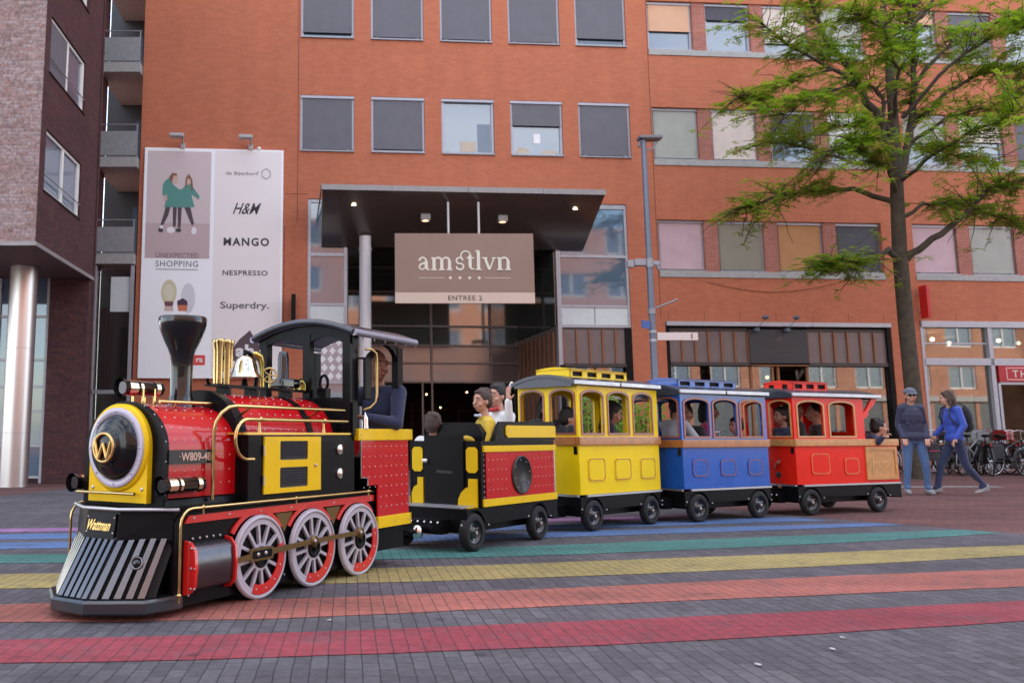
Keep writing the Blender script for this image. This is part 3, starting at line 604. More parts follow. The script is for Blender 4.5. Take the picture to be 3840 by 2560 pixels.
# ================================================================== things on the facade
bs = thing('red_blade_sign', 'red box sign projecting from the wall behind the tree trunk', 'sign', fw_(16.52, -.02, 4.25), FA)
m = MB(); m.box(-.05, .05, -.36, -.06, .02, .96, .01); m.build('sign_box', pmat('blade_red', (.50, .010, .012), .35), bs); m = MB(); m.box(-.03, .03, -.08, .02, .2, .26); m.box(-.03, .03, -.08, .02, .72, .78); m.build('bracket', steel, bs)
bs = thing('black_blade_sign', 'black box sign projecting from the wall beside the billboard', 'sign', fw_(-1.50, -.02, 3.55), FA)
m = MB(); m.box(-.07, .05, -.62, -.05, 0, 1.15, .01); m.build('sign_box', blk2, bs)
# billboard
bbd = thing('billboard', 'tall white billboard with shop names and a fashion picture on the orange wall', 'billboard', fw_(0, 0), FA)
BX0, BX1, BZ0, BZ1 = -5.64, -1.82, 2.47, 8.84; BW, BH = BX1 - BX0, BZ1 - BZ0
m = MB(); m.box(BX0, BX1, -.10, -.004, BZ0, BZ1); m.build('board', pmat('board_white', (.90, .91, .92), .5), bbd)
yb_ = -.10
def up(u, v): return (BX0 + u * BW, BZ1 - v * BH)
def bpoly(uv, name, col, lay, parent=bbd):
    m = MB(); m.plate([up(*p) for p in uv], O=(0, yb_, 0), U=XZ[0], V=XZ[1], d0=0, d1=.002 * lay); return m.build(name, pmat('print_' + name, col, .55), parent)
pic = bpoly([(.022, .014), (.478, .014), (.478, .488), (.022, .488)], 'picture', (.60, .50, .49), 1)
bpoly([(.022, .335), (.478, .335), (.478, .488), (.022, .488)], 'picture_floor', (.50, .38, .38), 2, pic)
col_r = bpoly([(.505, .008), (.985, .008), (.985, .992), (.505, .992)], 'name_column', (.82, .76, .735), 1)
def fig(polys, name, col, lay):
    m = MB()
    for i, p in enumerate(polys): m.plate([up(*q) for q in p], O=(0, yb_, 0), U=XZ[0], V=XZ[1], d0=0, d1=.002 * lay + .0004 * i)
    return m.build(name, pmat('print_' + name, col, .55), pic)
def el(cu, cv, ru, rv, n=18): return [(cu + ru * cos(2 * pi * i / n), cv + rv * sin(2 * pi * i / n)) for i in range(n)]
G1 = [[(.135, .165), (.155, .145), (.185, .135), (.21, .165), (.25, .185), (.27, .185), (.275, .265), (.15, .265), (.165, .225), (.135, .21)], [(.27, .185), (.30, .165), (.335, .16), (.40, .215), (.395, .228), (.34, .205), (.365, .262), (.27, .266)]]
fig([[(.165, .25), (.20, .25), (.18, .30), (.145, .345), (.125, .345), (.15, .29)], [(.21, .262), (.24, .262), (.235, .35), (.215, .35)], [(.245, .262), (.275, .262), (.27, .355), (.25, .355)], [(.29, .262), (.335, .262), (.365, .335), (.35, .345)]], 'leggings', (.07, .045, .06), 3)
fig(G1, 'green_pullovers', (.08, .26, .22), 5)
fig([el(.215, .135, .028, .024), el(.317, .140, .020, .024), [(.148, .215), (.165, .21), (.17, .235), (.152, .235)]], 'faces', (.60, .40, .33), 7)
fig([[(.175, .135), (.2, .112), (.235, .115), (.232, .125), (.21, .125), (.2, .155)], [(.295, .175), (.298, .135), (.318, .115), (.345, .14), (.352, .185), (.338, .19), (.332, .14), (.31, .135), (.305, .178)]], 'hair', (.20, .10, .05), 8)
fig([el(.20, .365, .028, .014), el(.365, .367, .018, .016), el(.135, .352, .012, .008)], 'white_shoes', (.78, .76, .76), 4)
fig([el(.13, .366, .018, .010), el(.255, .366, .02, .009)], 'dark_shoes', (.05, .04, .05), 4)
ink = pmat('print_ink', (.035, .03, .035), .6); inkg = pmat('print_grey', (.14, .12, .13), .6)
def btext(s, u, v, wu, hv, mt=ink, bold=0, parent=col_r, shear=0, space=1):
    x, z = up(u, v); return text(s, (x, yb_ - .0025, z), *XZ, w=wu * BW, h=hv * BH, d=.004, mat=mt, parent=parent, bold=bold, shear=shear, space=space)
btext('UNEXPECTED', .25, .476, .30, .022, pmat('print_ink_soft', (.16, .12, .13), .6), .01, pic, space=1.1); btext('SHOPPING', .25, .512, .30, .026, inkg, .0, bbd, space=1.1)
m = MB(); x0, z0 = up(.10, .535); x1, z1 = up(.40, .538); m.box(x0, x1, yb_ - .004, yb_, z1, z0); m.build('print_rule', inkg, bbd)
btext('de Bijenkorf', .70, .110, .235, .020, inkg, -.0); btext('H&M', .74, .265, .175, .050, ink, .01, shear=.35); btext('MANGO', .74, .412, .325, .036, ink, .03, space=1.25)
btext('NESPRESSO', .735, .548, .32, .022, ink, .015, space=1.1); btext('Superdry.', .735, .692, .345, .038, inkg, .02)
m = MB()
for a in range(6): t0, t1 = radians(60 * a + 30), radians(60 * a + 90); c0 = up(.875, .108); m.tube([(c0[0] + .13 * cos(t0), yb_ - .003, c0[1] + .15 * sin(t0)), (c0[0] + .13 * cos(t1), yb_ - .003, c0[1] + .15 * sin(t1))], .010, 4)
m.build('hexagon_mark', inkg, col_r)
sh = [(.665, .865), (.70, .835), (.775, .795), (.80, .82), (.845, .86), (.85, .915), (.80, .935), (.66, .925), (.63, .905)]
m = MB(); m.plate([up(*p) for p in sh], O=(0, yb_, 0), U=XZ[0], V=XZ[1], d0=0, d1=.004); ah = m.build('shield_logo', pmat('print_plum', (.10, .06, .07), .6), col_r)
xx, zz = up(.742, .882); text('ah', (xx, yb_ - .0045, zz), *XZ, w=.50, h=.34, d=.003, mat=white, parent=ah, bold=.04)
m = MB(); x0, z1 = up(.335, .902); x1, z0 = up(.465, .945); m.plate(rrect(x0, x1, z0, z1, .04), O=(0, yb_, 0), U=XZ[0], V=XZ[1], d0=0, d1=.003); rt = m.build('red_tag', pmat('print_red', (.72, .06, .05), .5), bbd)
text('ra', ((x0 + x1) / 2 + .1, yb_ - .0035, (z0 + z1) / 2), *XZ, w=.18, h=.11, d=.003, mat=white, parent=rt, bold=.03)
# printed glasses of drinks
fig([el(.20, .635, .055, .055)], 'glass_yellow', (.62, .56, .36), 1.6); fig([el(.20, .635, .035, .035)], 'glass_pale', (.68, .64, .48), 2.4); fig([el(.335, .66, .05, .065)], 'glass_clear', (.66, .65, .68), 1.6)
fig([[(.17, .675), (.235, .675), (.23, .695), (.175, .695)]], 'plum_band', (.16, .05, .06), 3.2); fig([[(.26, .672), (.30, .66), (.33, .672), (.335, .69), (.262, .69)]], 'dark_band', (.06, .03, .06), 3.2); fig([[(.262, .69), (.332, .69), (.33, .715), (.27, .715)]], 'orange_band', (.60, .17, .08), 3.2); fig([[(.175, .695), (.232, .695), (.235, .715), (.17, .715)]], 'cream_band', (.62, .45, .38), 3.2)
for u in (.25, .74):
    m = MB(); x, _ = up(u, 0); m.box(x + .02, x + .14, -.14, -.04, BZ1 - .01, BZ1 + .14, .01); m.tube([(x + .08, -.09, BZ1 + .1), (x + .08, -.35, BZ1 + .26)], .025, 8); m.box(x - .24, x + .14, -.55, -.33, BZ1 + .20, BZ1 + .29, .02); m.build('floodlight', pmat('flood_grey', (.42, .41, .40), .5), bbd)
m = MB(); x, _ = up(.82, 0); m.lathe([(.05, 0), (.06, .04), (.03, .09), (.001, .1)], (x, -.08, BZ1), (0, 0, 1), 12, caps=False); m.build('sensor', white, bbd)
# ================================================================== BROWN BRICK APARTMENTS at the left (axis aligned)
apt = thing('apartment_block', 'dark brown brick apartment block overhanging a round steel column', 'building', (-5.37, 14.75, 0))
m = MB(); WZ_ = [(5.24, 6.36), (7.42, 8.49), (9.62, 10.72), (11.8, 12.9)]
m.plate([(0, 4.24), (3.4, 4.24), (3.4, 16), (0, 16)], [rect(.27, 2.36, a, b) for a, b in WZ_], O=(0, 0, 0), U=(0, 1, 0), V=(0, 0, 1), d0=-.25, d1=0)
m.box(-1.0, -.25, 3.12, 3.4, 4.24, 16); m.build('side_wall', brown, apt)
m = MB(); m.box(-12, -.002, -.02, .2, 4.24, 16); m.build('front_wall', greyb, apt)
m = MB(); m.box(-12, .012, -.03, 3.42, 4.20, 4.238); m.build('soffit', pmat('soffit_mauve', (.16, .095, .09), .6), apt)
m = MB(); m.box(.0, .03, -.05, 3.42, 4.17, 4.24); m.box(-12, 0, -.05, -.03, 4.17, 4.24); m.build('edge_strip', alud, apt)
wfr = pmat('frame_cream', (.80, .79, .73), .45)
for a, b in WZ_:
    m = MB(); m.plate(rect(.28, 2.35, a + .005, b - .005), [rect(.34, 1.28, a + .06, b - .06), rect(1.38, 2.22, a + .06, b - .06)], O=(-.10, 0, 0), U=(0, 1, 0), V=(0, 0, 1), d0=0, d1=.06); f = m.build('window', wfr, apt)
    m = MB(); m.box(-.085, -.075, .34, 1.28, a + .06, b - .06); m.box(-.085, -.075, 1.38, 2.22, a + .06, b - .06); m.build('pane', pane_b, f)
    m = MB(); m.box(-.11, -.09, 1.5, 2.2, a + .5, b - .12); m.build('curtain', cream_m, f)
    m = MB(); m.box(-.04, .02, .25, 2.38, a - .03, a); m.build('sill', blk2, f); m = MB(); m.cyl((.0, .3, a + .28), (.0, 2.33, a + .28), .012, n=8); m.build('safety_rail', steel, f)
    if abs(a - 7.42) < .01: m = MB(); m.box(-.06, -.04, .30, 1.26, a + .05, b - .05); m.build('blind', pmat('blind_grey', BL['grey'], .8), f)
m = MB(); m.box(-.83, -.02, 3.25, 3.5, 0, 4.2); m.box(-.1, .0, 3.5, 3.6, 0, 16); m.box(-1.75, -1.50, 3.4, 9.2, 0, 16); m.build('lower_wall', brown, apt)
m = MB(); 
for x in (-.86, -1.9, -3.0, -4.2, -5.4): m.box(x - .04, x + .04, 3.3, 3.4, 0, 4.2)
for z in (.12, .75, 1.45, 1.95, 2.5, 3.4): m.box(-6, -.9, 3.32, 3.38, z - .025, z + .025)
m.build('shopfront_frame', steel_l, apt)
m = MB(); m.box(-6, -.9, 3.35, 3.36, .1, 4.2); m.build('shopfront_pane', pane_b, apt)
m = MB(); m.box(-6, -.9, 5.5, 5.6, 0, 4.2); m.build('room', pmat('room_warm', (.12, .07, .05), .8), apt)
colm = pmat('column_steel', (.66, .62, .60), .33, .95)
m = MB(); m.cyl((-.95, 2.10, 0), (-.95, 2.10, 4.20), .262, n=48); m.lathe([(.28, 0), (.28, .02)], (-.95, 2.1, 0), (0, 0, 1), 40); cl = m.build('steel_column', colm, apt)
m = MB(); m.lathe([(.2635, 2.6), (.2635, 2.606)], (-.95, 2.1, 0), (0, 0, 1), 48); m.lathe([(.2635, 1.0), (.2635, 1.006)], (-.95, 2.1, 0), (0, 0, 1), 48); m.build('column_joint', steel, cl)
# balconies between the two buildings
pf = pmat('balcony_screen', (.27, .27, .27), .55, noise=.15)
m = MB(); m.box(-2.0, -.30, 11.0, 11.1, 0, 17); m.box(-.34, -.28, 8.8, 11, 5.6, 17); m.build('loggia_wall', pmat('loggia_dark', (.035, .038, .04), .5), apt)
for z in (5.54, 8.24, 10.97, 13.7):
    m = MB(); m.box(-1.6, -.42, 8.5, 11, z, z + .27); s_ = m.build('balcony_slab', concrete, apt)
    m = MB(); m.box(-1.5, -.44, 8.52, 8.55, z + .33, z + 1.02); m.build('balcony_screen', pf, s_)
    m = MB(); m.box(-1.56, -.42, 8.54, 8.58, z + .27, z + .31); m.cyl((-1.56, 8.56, z + 1.22), (-.42, 8.56, z + 1.22), .018, n=8)
    for x in (-1.5, -.46): m.cyl((x, 8.56, z + .27), (x, 8.56, z + 1.22), .015, n=8)
    m.build('balcony_rail', steel, s_); m = MB(); m.ball((-1.5, 8.44, z - .45), .05, 8, 6); m.build('balcony_lamp', white, s_)
    m = MB(); m.box(-1.1, -.95, 10.9, 10.99, z + .3, z + 2.2); m.box(-.8, -.7, 10.9, 10.99, z + .3, z + 1.5); m.build('balcony_door', pane_b, s_)
m = MB(); m.box(-1.50, -1.42, 8.55, 8.66, 0, 5.5); m.box(-.50, -.42, 8.55, 8.66, 0, 5.5); m.box(-1.5, -.42, 8.55, 8.66, 2.05, 2.15); m.box(-1.5, -.42, 8.55, 8.66, 0, .1); m.build('stair_frame', steel_l, apt)
m = MB(); m.box(-1.04, -.50, 8.62, 8.64, 4.25, 5.2); m.build('white_panel', frost, apt)
m = MB(); m.box(-1.42, -.50, 8.66, 8.67, .1, 5.4); m.build('stair_pane', shopg, apt)
m = MB()
for k in range(9): m.cyl((-1.38 + .045 * k, 8.9, 2.2), (-1.38 + .045 * k, 8.9, 4.4), .022, n=8)
m.build('curtain', pmat('curtain_grey', (.33, .30, .28), .9), apt)
m = MB(); m.box(-1.6, -.4, 9.6, 9.7, 0, 5.5); m.build('stair_back', pmat('stair_green', (.11, .13, .12), .6), apt)
# ================================================================== street lamp post
lp = thing('lamp_post', 'tall grey lamp post with flat lamp head standing before the orange facade', 'lamp post', (6.98, 20, 0))
m = MB(); m.lathe([(.11, 0), (.11, .9), (.085, .95), (.075, 3), (.06, 7.9), (.06, 7.95)], (0, 0, 0), (0, 0, 1), 20); m.build('pole', pmat('pole_blue_grey', (.15, .17, .22), .45, .3), lp)
m = MB(); m.box(-.12, .42, -.14, .14, 7.88, 7.95, .02); m.cyl((-.12, 0, 7.7), (-.04, 0, 7.92), .03, n=8); m.build('lamp_head', pmat('lamp_grey', (.16, .16, .18), .5), lp); m = MB(); m.box(.0, .38, -.11, .11, 7.866, 7.879); m.build('lamp_lens', pmat('lens_dark', (.12, .07, .05), .3), lp)
m = MB(); m.tube([(0, 0, 7.6), (.2, 0, 7.66), (.34, 0, 7.85)], .02, 8); m.box(-.36, -.1, -.07, .07, 4.84, 5.0, .02); m.box(-.52, -.36, -.05, .05, 4.80, 4.98, .03); m.box(-.1, .24, -.04, .04, 4.86, 4.96, .01); m.lathe([(.09, 4.8), (.09, 5.02)], (0, 0, 0), (0, 0, 1), 20); m.cyl((.18, 0, 4.86), (.22, 0, 4.76), .04, n=10); m.build('camera_arm', steel, lp)
m = MB(); m.cyl((.0, 0, 3.82), (.54, -.1, 4.03), .02, n=8); m.ball((.54, -.1, 4.03), .035, 8, 6); m.lathe([(.09, 3.72), (.09, 3.84)], (0, 0, 0), (0, 0, 1), 20); m.build('side_rod', steel, lp)
m = MB(); m.lathe([(.085, 3.28), (.085, 3.34)], (0, 0, 0), (0, 0, 1), 18); m.lathe([(.085, 3.08), (.085, 3.14)], (0, 0, 0), (0, 0, 1), 18); m.box(-.05, .05, -.1, -.08, 1.9, 2.0); m.build('clamp', steel_l, lp)
ss = thing('street_sign', 'small blue street name sign clamped to the lamp post', 'sign', (6.93, 19.95, 3.45), radians(42))
m = MB(); m.box(-.40, -.04, -.01, .01, -.09, .09, .005); m.build('plate', pmat('sign_blue', (.03, .10, .36), .4), ss)
ds = thing('direction_sign', 'long pale direction sign sticking out from the lamp post', 'sign', (7.0, 19.97, 3.2), 0)
m = MB(); m.box(.07, 1.0, -.015, .015, -.09, .09, .01); p_ = m.build('arm', pmat('arm_pink_white', (.66, .56, .52), .5), ds); m = MB(); m.box(.84, .87, -.018, -.015, -.06, .06); m.build('symbol', slatw, p_)
# ================================================================== block across the square (seen in reflections)
opp = thing('opposite_building', 'orange brick block with white framed windows across the square', 'building', (-13, -14, 0))
m = MB(); hs = []
for i in range(24):
    for j in range(4): hs.append(rect(2 + i * 4.0, 4.4 + i * 4.0, 4.6 + j * 3.3, 6.4 + j * 3.3))
m.plate([(-x, z) for x, z in [(0, 0), (98, 0), (98, 16.5), (0, 16.5)]], [[(-x, z) for x, z in h] for h in hs], O=(0, 0, 0), U=(-1, 0, 0), V=(0, 0, 1), d0=-.3, d1=0)
m.box(0, 98, -10, -.4, 16.3, 16.5); m.box(0, 98, -10.2, -10, 0, 16.5); m.build('wall', pmat('opposite_wall', (.40, .19, .12), .9, noise=.15, nscale=1), opp)
m = MB(); m2_ = MB()
for h in hs:
    x0, x1, z0, z1 = h[0][0], h[1][0], h[0][1], h[2][1]; m2_.box(x0, x1, -.22, -.2, z0, z1)
    m.box(x0, x1, -.2, -.1, z1 - .1, z1); m.box(x0, x1, -.2, -.1, z0, z0 + .1); m.box(x0, x0 + .1, -.2, -.1, z0, z1); m.box(x1 - .1, x1, -.2, -.1, z0, z1); m.box((x0 + x1) / 2 - .05, (x0 + x1) / 2 + .05, -.2, -.1, z0, z1)
m.build('window_frame', white, opp); m2_.build('window_glass', pane_b, opp)
m = MB(); m.box(0, 98, .02, .3, 3.6, 4.0); m.build('cornice', concrete, opp)
m = MB(); m.box(0, 98, .02, .06, .4, 3.5); m.build('shop_glazing', pane, opp)
m = MB()
for i in range(25): m.box(i * 4, i * 4 + .35, .06, .12, 0, 3.6)
m.build('shop_pier', M['opposite_wall'], opp)
# ================================================================== LOCOMOTIVE (x along the train to its rear, y away from the viewer, z up)
LA = radians(56)
loco = thing('locomotive', 'black red and yellow steam style locomotive pulling the tourist train', 'locomotive', (-.897, 4.809, 0), LA)
WC = .435
def near(mb_fn):   # helper: same shape on both flanks
    for s in (0, 1): mb_fn(s)
def sidey(s, y): return y if s == 0 else 2 * WC - y
def rivets(mb, pts, O, U, V, r=.006, h=.004):
    O = Vector(O); U = Vector(U); V = Vector(V); N = U.cross(V)
    for a, b in pts: mb.lathe([(r, 0), (r * .75, h * .7), (r * .1, h)], O + U * a + V * b, N, 6, caps=False)
XZ = ((1, 0, 0), (0, 0, 1))      # U x V = -y : faces the viewer
# -- frame
m = MB(); m.box(.06, 1.97, .07, .80, .05, .545); m.box(1.97, 2.44, .06, .81, .12, .29); m.box(2.44, 2.50, .3, .57, .13, .25)
m.build('frame', blk2, loco)
def skirt(sd):
    m = MB()
    out = [(0, .04), (1.985, .07), (1.985, .535), (.07, .535)] + [(.07 - .07 * sin(t), .465 + .07 * cos(t)) for t in [radians(a) for a in (15, 30, 45, 60, 75, 90)]]
    if sd == 0: m.plate(out, O=(0, .07, 0), U=XZ[0], V=XZ[1], d0=0, d1=.03)
    else: m.plate([(-a, b) for a, b in out][::-1], O=(0, 2 * WC - .07, 0), U=(-1, 0, 0), V=(0, 0, 1), d0=0, d1=.03)
    m.build('side_skirt', blk2, loco)
near(skirt)
# -- running board with convex nose
deckp = [(0, .02), (-.165, .30), (-.165, .57), (0, .85), (2.0, .85), (2.0, .02)]
m = MB(); m.plate([(x, y) for x, y in deckp], O=(0, 0, .545), U=(1, 0, 0), V=(0, 1, 0), d0=0, d1=.016)
m.build('running_board', blk2, loco)
m = MB(); pts = [(.0, .012, .556), (-.172, .298, .556), (-.172, .572, .556), (0, .858, .556)]
m.tube(pts, .011, 6); m.build('deck_edging', alu, loco)
# -- nose headboard (three facets)
m = MB()
def facet(p, q, zt, zb, off, pt, qt, th=.02):
    pass
T = [(.0, .05), (-.15, .305), (-.15, .565), (.0, .82)]; Bt = [(-.01, .05), (-.17, .305), (-.17, .565), (-.01, .82)]
vs = [(x, y, .545) for x, y in T] + [(x, y, .395) for x, y in Bt] + [(.08, .05, .545), (.08, .82, .545), (.08, .05, .395), (.08, .82, .395)]
m.add(vs, [(0, 1, 5, 4), (1, 2, 6, 5), (2, 3, 7, 6), (8, 0, 4, 10), (3, 9, 11, 7), (4, 5, 6, 7, 11, 10), (0, 8, 9, 3, 2, 1), (9, 8, 10, 11)])
m.build('headboard', blk2, loco)
# maker's name in gold on the middle facet; it faces -x : U = -y, V = z
nd = Vector((-.13, 0, 1)).normalized()
m = MB(); m.plate(rrect(-.12, .115, -.062, .062, .01), O=(-.166, WC, .47), U=(0, -1, 0), V=(.13, 0, 1), d0=0, d1=.006); pl = m.build('name_plate', blk2, loco)
text('Wattman', (-.1725, WC + .01, .468), (0, -1, 0), (.13, 0, 1), w=.19, h=.058, d=.004, mat=pmat('gold_letters', (.66, .46, .16), .3, .9), parent=pl, bold=.02, shear=.35)
m = MB(); rivets(m, [(-.105, .04), (-.105, -.04), (.105, .04), (.105, -.04)], (-.173, WC, .47), (0, -1, 0), (.13, 0, 1), .006, .004); m.build('bolt', rivet, pl)
# -- pilot (cow catcher): slats on three facets + bumper
top = [(-.02, .06), (-.165, .31), (-.165, .56), (-.02, .81)]; bot = [(-.16, .07), (-.345, .315), (-.345, .555), (-.16, .80)]
m = MB(); vs = [(x + .045, y, .40) for x, y in top] + [(x + .06, y, .11) for x, y in bot]
m.add(vs, [(0, 1, 5, 4), (1, 2, 6, 5), (2, 3, 7, 6), (3, 0, 4, 7), (0, 3, 2, 1), (4, 5, 6, 7)])
m.build('pilot_backing', dark, loco)
slat_m = pmat('slat_steel', (.17, .165, .17), .2, .9)
m = MB()
def slats(i, n, wd):
    a0, a1 = Vector(top[i] + (.405,)), Vector(top[i + 1] + (.405,)); b0, b1 = Vector(bot[i] + (.115,)), Vector(bot[i + 1] + (.115,))
    for k in range(n):
        t = (k + .5) / n
        p = a0.lerp(a1, t); q = b0.lerp(b1, t); e = (a1 - a0).normalized(); dn = (q - p).normalized(); nn = e.cross(dn).normalized()
        if nn.x > 0: nn = -nn
        h = e * wd * .5; g = e * wd * .62
        vs = [p - h, p + h, q + g, q - g]; vs2 = [v - nn * .014 for v in vs]
        m.add(vs + vs2, [(0, 1, 2, 3), (7, 6, 5, 4), (0, 3, 7, 4), (1, 5, 6, 2), (0, 4, 5, 1), (3, 2, 6, 7)])
slats(0, 5, .030); slats(1, 5, .026); slats(2, 5, .030)
m.build('pilot_slats', slat_m, loco)
# round lamp in the near facet of the pilot
c = (Vector(top[0] + (.405,)).lerp(Vector(top[1] + (.405,)), .42)).lerp(Vector(bot[0] + (.115,)).lerp(Vector(bot[1] + (.115,)), .42), .42)
ax = Vector((-.86, -.5, .35)).normalized()
m = MB(); m.lathe([(.037, -.02), (.037, .004), (.027, .008), (.027, -.01)], c, ax, 24, caps=False); hb = m.build('pilot_lamp', slat_m, loco)
m = MB(); m.lathe([(.0267, -.008), (.022, .006), (.012, .013), (.001, .015)], c, ax, 20, caps=False); m.build('lens', blk, hb)
bump = [(0, .02), (-.19, .045), (-.375, .305), (-.375, .565), (-.19, .825), (0, .85), (.05, .85), (.05, .02)]
m = MB()
lay = [(0, .055), (.012, .062), (.012, .10), (0, .108)]
for off, z in lay: pass
bot_p = [Vector((x, y, 0)) for x, y in bump]; cen = Vector((-.1, .435, 0)); rings = []
for off, z in ((.012, .035), (0, .045), (0, .095), (.014, .108)):
    rings.append([(p + (cen - p).normalized() * off) + Vector((0, 0, z)) for p in bot_p])
n = len(bump); vs = [v for r in rings for v in r]; fs = []
for k in range(3):
    for i in range(n): fs.append((k * n + (i + 1) % n, k * n + i, (k + 1) * n + i, (k + 1) * n + (i + 1) % n))
fs.append(list(range(3 * n, 4 * n))[::-1]); fs.append(list(range(n)))
m.add(vs, fs); m.build('bumper', pmat('bumper_grey_black', (.025, .027, .032), .3, coat=.6), loco)
# -- corner rails: down the nose corner, along the deck
def crail(sd):
    y = sidey(sd, -.012); m = MB(); pts = [(-.012, y, .075), (-.012, y, .46)]
    for a in (0, 22, 45, 67, 90): t = radians(a); pts.append((-.012 + .085 * (1 - cos(t)), y, .475 + .085 * sin(t)))
    pts += [(.6, y, .562), (1.2, y, .562), (1.87, y, .562)]
    m.tube(pts, .008, 8); rl = m.build('deck_rail', brass, loco)
    m = MB()
    for x in (.16, 1.0, 1.84): m.cyl((x, y, .525), (x, y, .575), .006, n=8); m.ball((x, y, .562), .012, 10, 6)
    yy = y + (.03 if sd == 0 else -.03); m.ball((-.012, y, .115), .014, 8, 6); m.cyl((-.012, y, .115), (.0, yy, .115), .005, n=6)
    m.build('rail_bracket', brass, rl)
near(crail)
# -- red side moulding with three wheel arches
WX = [.669, 1.198, 1.739]; WR = .240; WZ = .240
def moulding(sd):
    y = sidey(sd, .038); m = MB(); a = [(.075, .48), (.12, .522), (1.975, .53), (1.975, .49)]
    poly = [(.062, .478), (.09, .518), (1.975, .53), (1.975, .487)]
    # lower edge follows wheel arches as separate bands
    if sd == 0: m.plate(poly[::-1] if False else [(.062, .478), (1.975, .487), (1.975, .53), (.09, .518)], O=(0, y, 0), U=XZ[0], V=XZ[1], d0=0, d1=.012)
    else: m.plate([(-b[0], b[1]) for b in [(.062, .478), (.09, .518), (1.975, .53), (1.975, .487)]], O=(0, y, 0), U=(-1, 0, 0), V=(0, 0, 1), d0=0, d1=.012)
    for wx in WX:
        pts = []
        lo, hi = -5, 185
        if wx == WX[2]: lo = 40
        outer = [(wx + (WR + .048) * cos(radians(t)), WZ + (WR + .036) * sin(radians(t))) for t in range(max(lo, 35), 146, 5)]
        inner = [(wx + (WR + .014) * cos(radians(t)), WZ + (WR + .010) * sin(radians(t))) for t in range(max(lo, 35), 146, 5)][::-1]
        pl_ = outer + inner
        if sd == 0: m.plate(pl_, O=(0, y - .001, 0), U=XZ[0], V=XZ[1], d0=0, d1=.014)
        else: m.plate([(-b[0], b[1]) for b in pl_][::-1], O=(0, y + .001, 0), U=(-1, 0, 0), V=(0, 0, 1), d0=0, d1=.014)
    o = m.build('red_moulding', pmat('moulding_red', (.62, .014, .010), .3, coat=.7), loco)
    if sd == 0:
        m = MB(); rivets(m, [(x, .503) for x in (.13, .42, .70, 1.0, 1.47, 1.93)], (0, y - .012, 0), *XZ, .008, .005)
        rivets(m, [(1.42, .10), (.95, .10), (1.6, .13)], (0, .0385, 0), *XZ, .007, .005)
        m.build('rivet', rivet, o)
        for i, cx in enumerate((.935, 1.468)):
            m = MB(); m.plate([(cx - .085, .475), (cx, .36), (cx + .085, .475)], O=(0, .0385, 0), U=XZ[0], V=XZ[1], d0=0, d1=.008)
            m.build('bronze_gusset', bronze, loco)
near(moulding)
# -- decorative drive wheels
def drive_wheel(wx, sd):
    y = sidey(sd, .012); yn = -1 if sd == 0 else 1
    root = None; m = MB()
    def P(mb, outer, holes, d0, d1):
        if sd == 0: mb.plate([(a + wx, b + WZ) for a, b in outer], [[(a + wx, b + WZ) for a, b in h] for h in holes], O=(0, y, 0), U=XZ[0], V=XZ[1], d0=d0, d1=d1)
        else: mb.plate([(-a - wx, b + WZ) for a, b in outer[::-1]], [[(-a - wx, b + WZ) for a, b in h[::-1]] for h in holes], O=(0, y, 0), U=(-1, 0, 0), V=(0, 0, 1), d0=d0, d1=d1)
    sect = []; NS = 12; r0, r1 = .078, .188
    for k in range(NS):
        a0 = 2 * pi * k / NS + .12; a1 = 2 * pi * (k + 1) / NS + .12; hw = .0095
        def pt(r, a, sgn): return (r * cos(a) - sgn * hw * sin(a), r * sin(a) + sgn * hw * cos(a))
        q = [pt(r0, a0, 1)]; 
        for t in range(5): a = a0 + (a1 - a0) * t / 4; rr = sqrt(r1 * r1); da = hw / r1; aa = min(max(a, a0 + da), a1 - da); q.append((r1 * cos(aa), r1 * sin(aa)))
        q.append(pt(r0, a1, -1)); sect.append(q)
    P(m, circ(0, 0, WR, 64), sect, 0, .018)
    m.lathe([(WR + .004, 0), (WR + .004, .01), (WR - .006, .024), (WR - .02, .024), (WR - .02, .016)], (wx, y, WZ), (0, yn, 0), 64, caps=False)
    w = m.build('drive_wheel', wheelw, loco)
    m = MB(); m.lathe([(WR - .02, -.006), (WR - .02, -.002)], (wx, y, WZ), (0, yn, 0), 40); m.build('wheel_disc', blk2, w)
    m = MB(); m.lathe([(.062, .0), (.062, .026), (.045, .03), (.045, .022), (.018, .022), (.018, .034), (.001, .036)], (wx, y, WZ), (0, yn, 0), 24, caps=False); m.build('hub', blk2, w)
    # counterweight
    m = MB(); a0, a1 = radians(-112), radians(18)
    out = [(.214 * cos(a0 + (a1 - a0) * t / 16), .214 * sin(a0 + (a1 - a0) * t / 16)) for t in range(17)]
    inn = [(.158 * cos(a1 + (a0 - a1) * t / 16), .158 * sin(a1 + (a0 - a1) * t / 16)) for t in range(17)]
    P(m, out + inn, [], .018, .026); m.build('counterweight', M['moulding_red'], w)
    if sd == 0:
        m = MB(); rivets(m, [(wx + .186 * cos(radians(t)), WZ + .186 * sin(radians(t))) for t in (-105, -78, -50, -20, 8)], (0, y - .0265, 0), *XZ, .006, .004); m.build('rivet', rivet, w)
for sd in (0, 1):
    for wx in WX: drive_wheel(wx, sd)
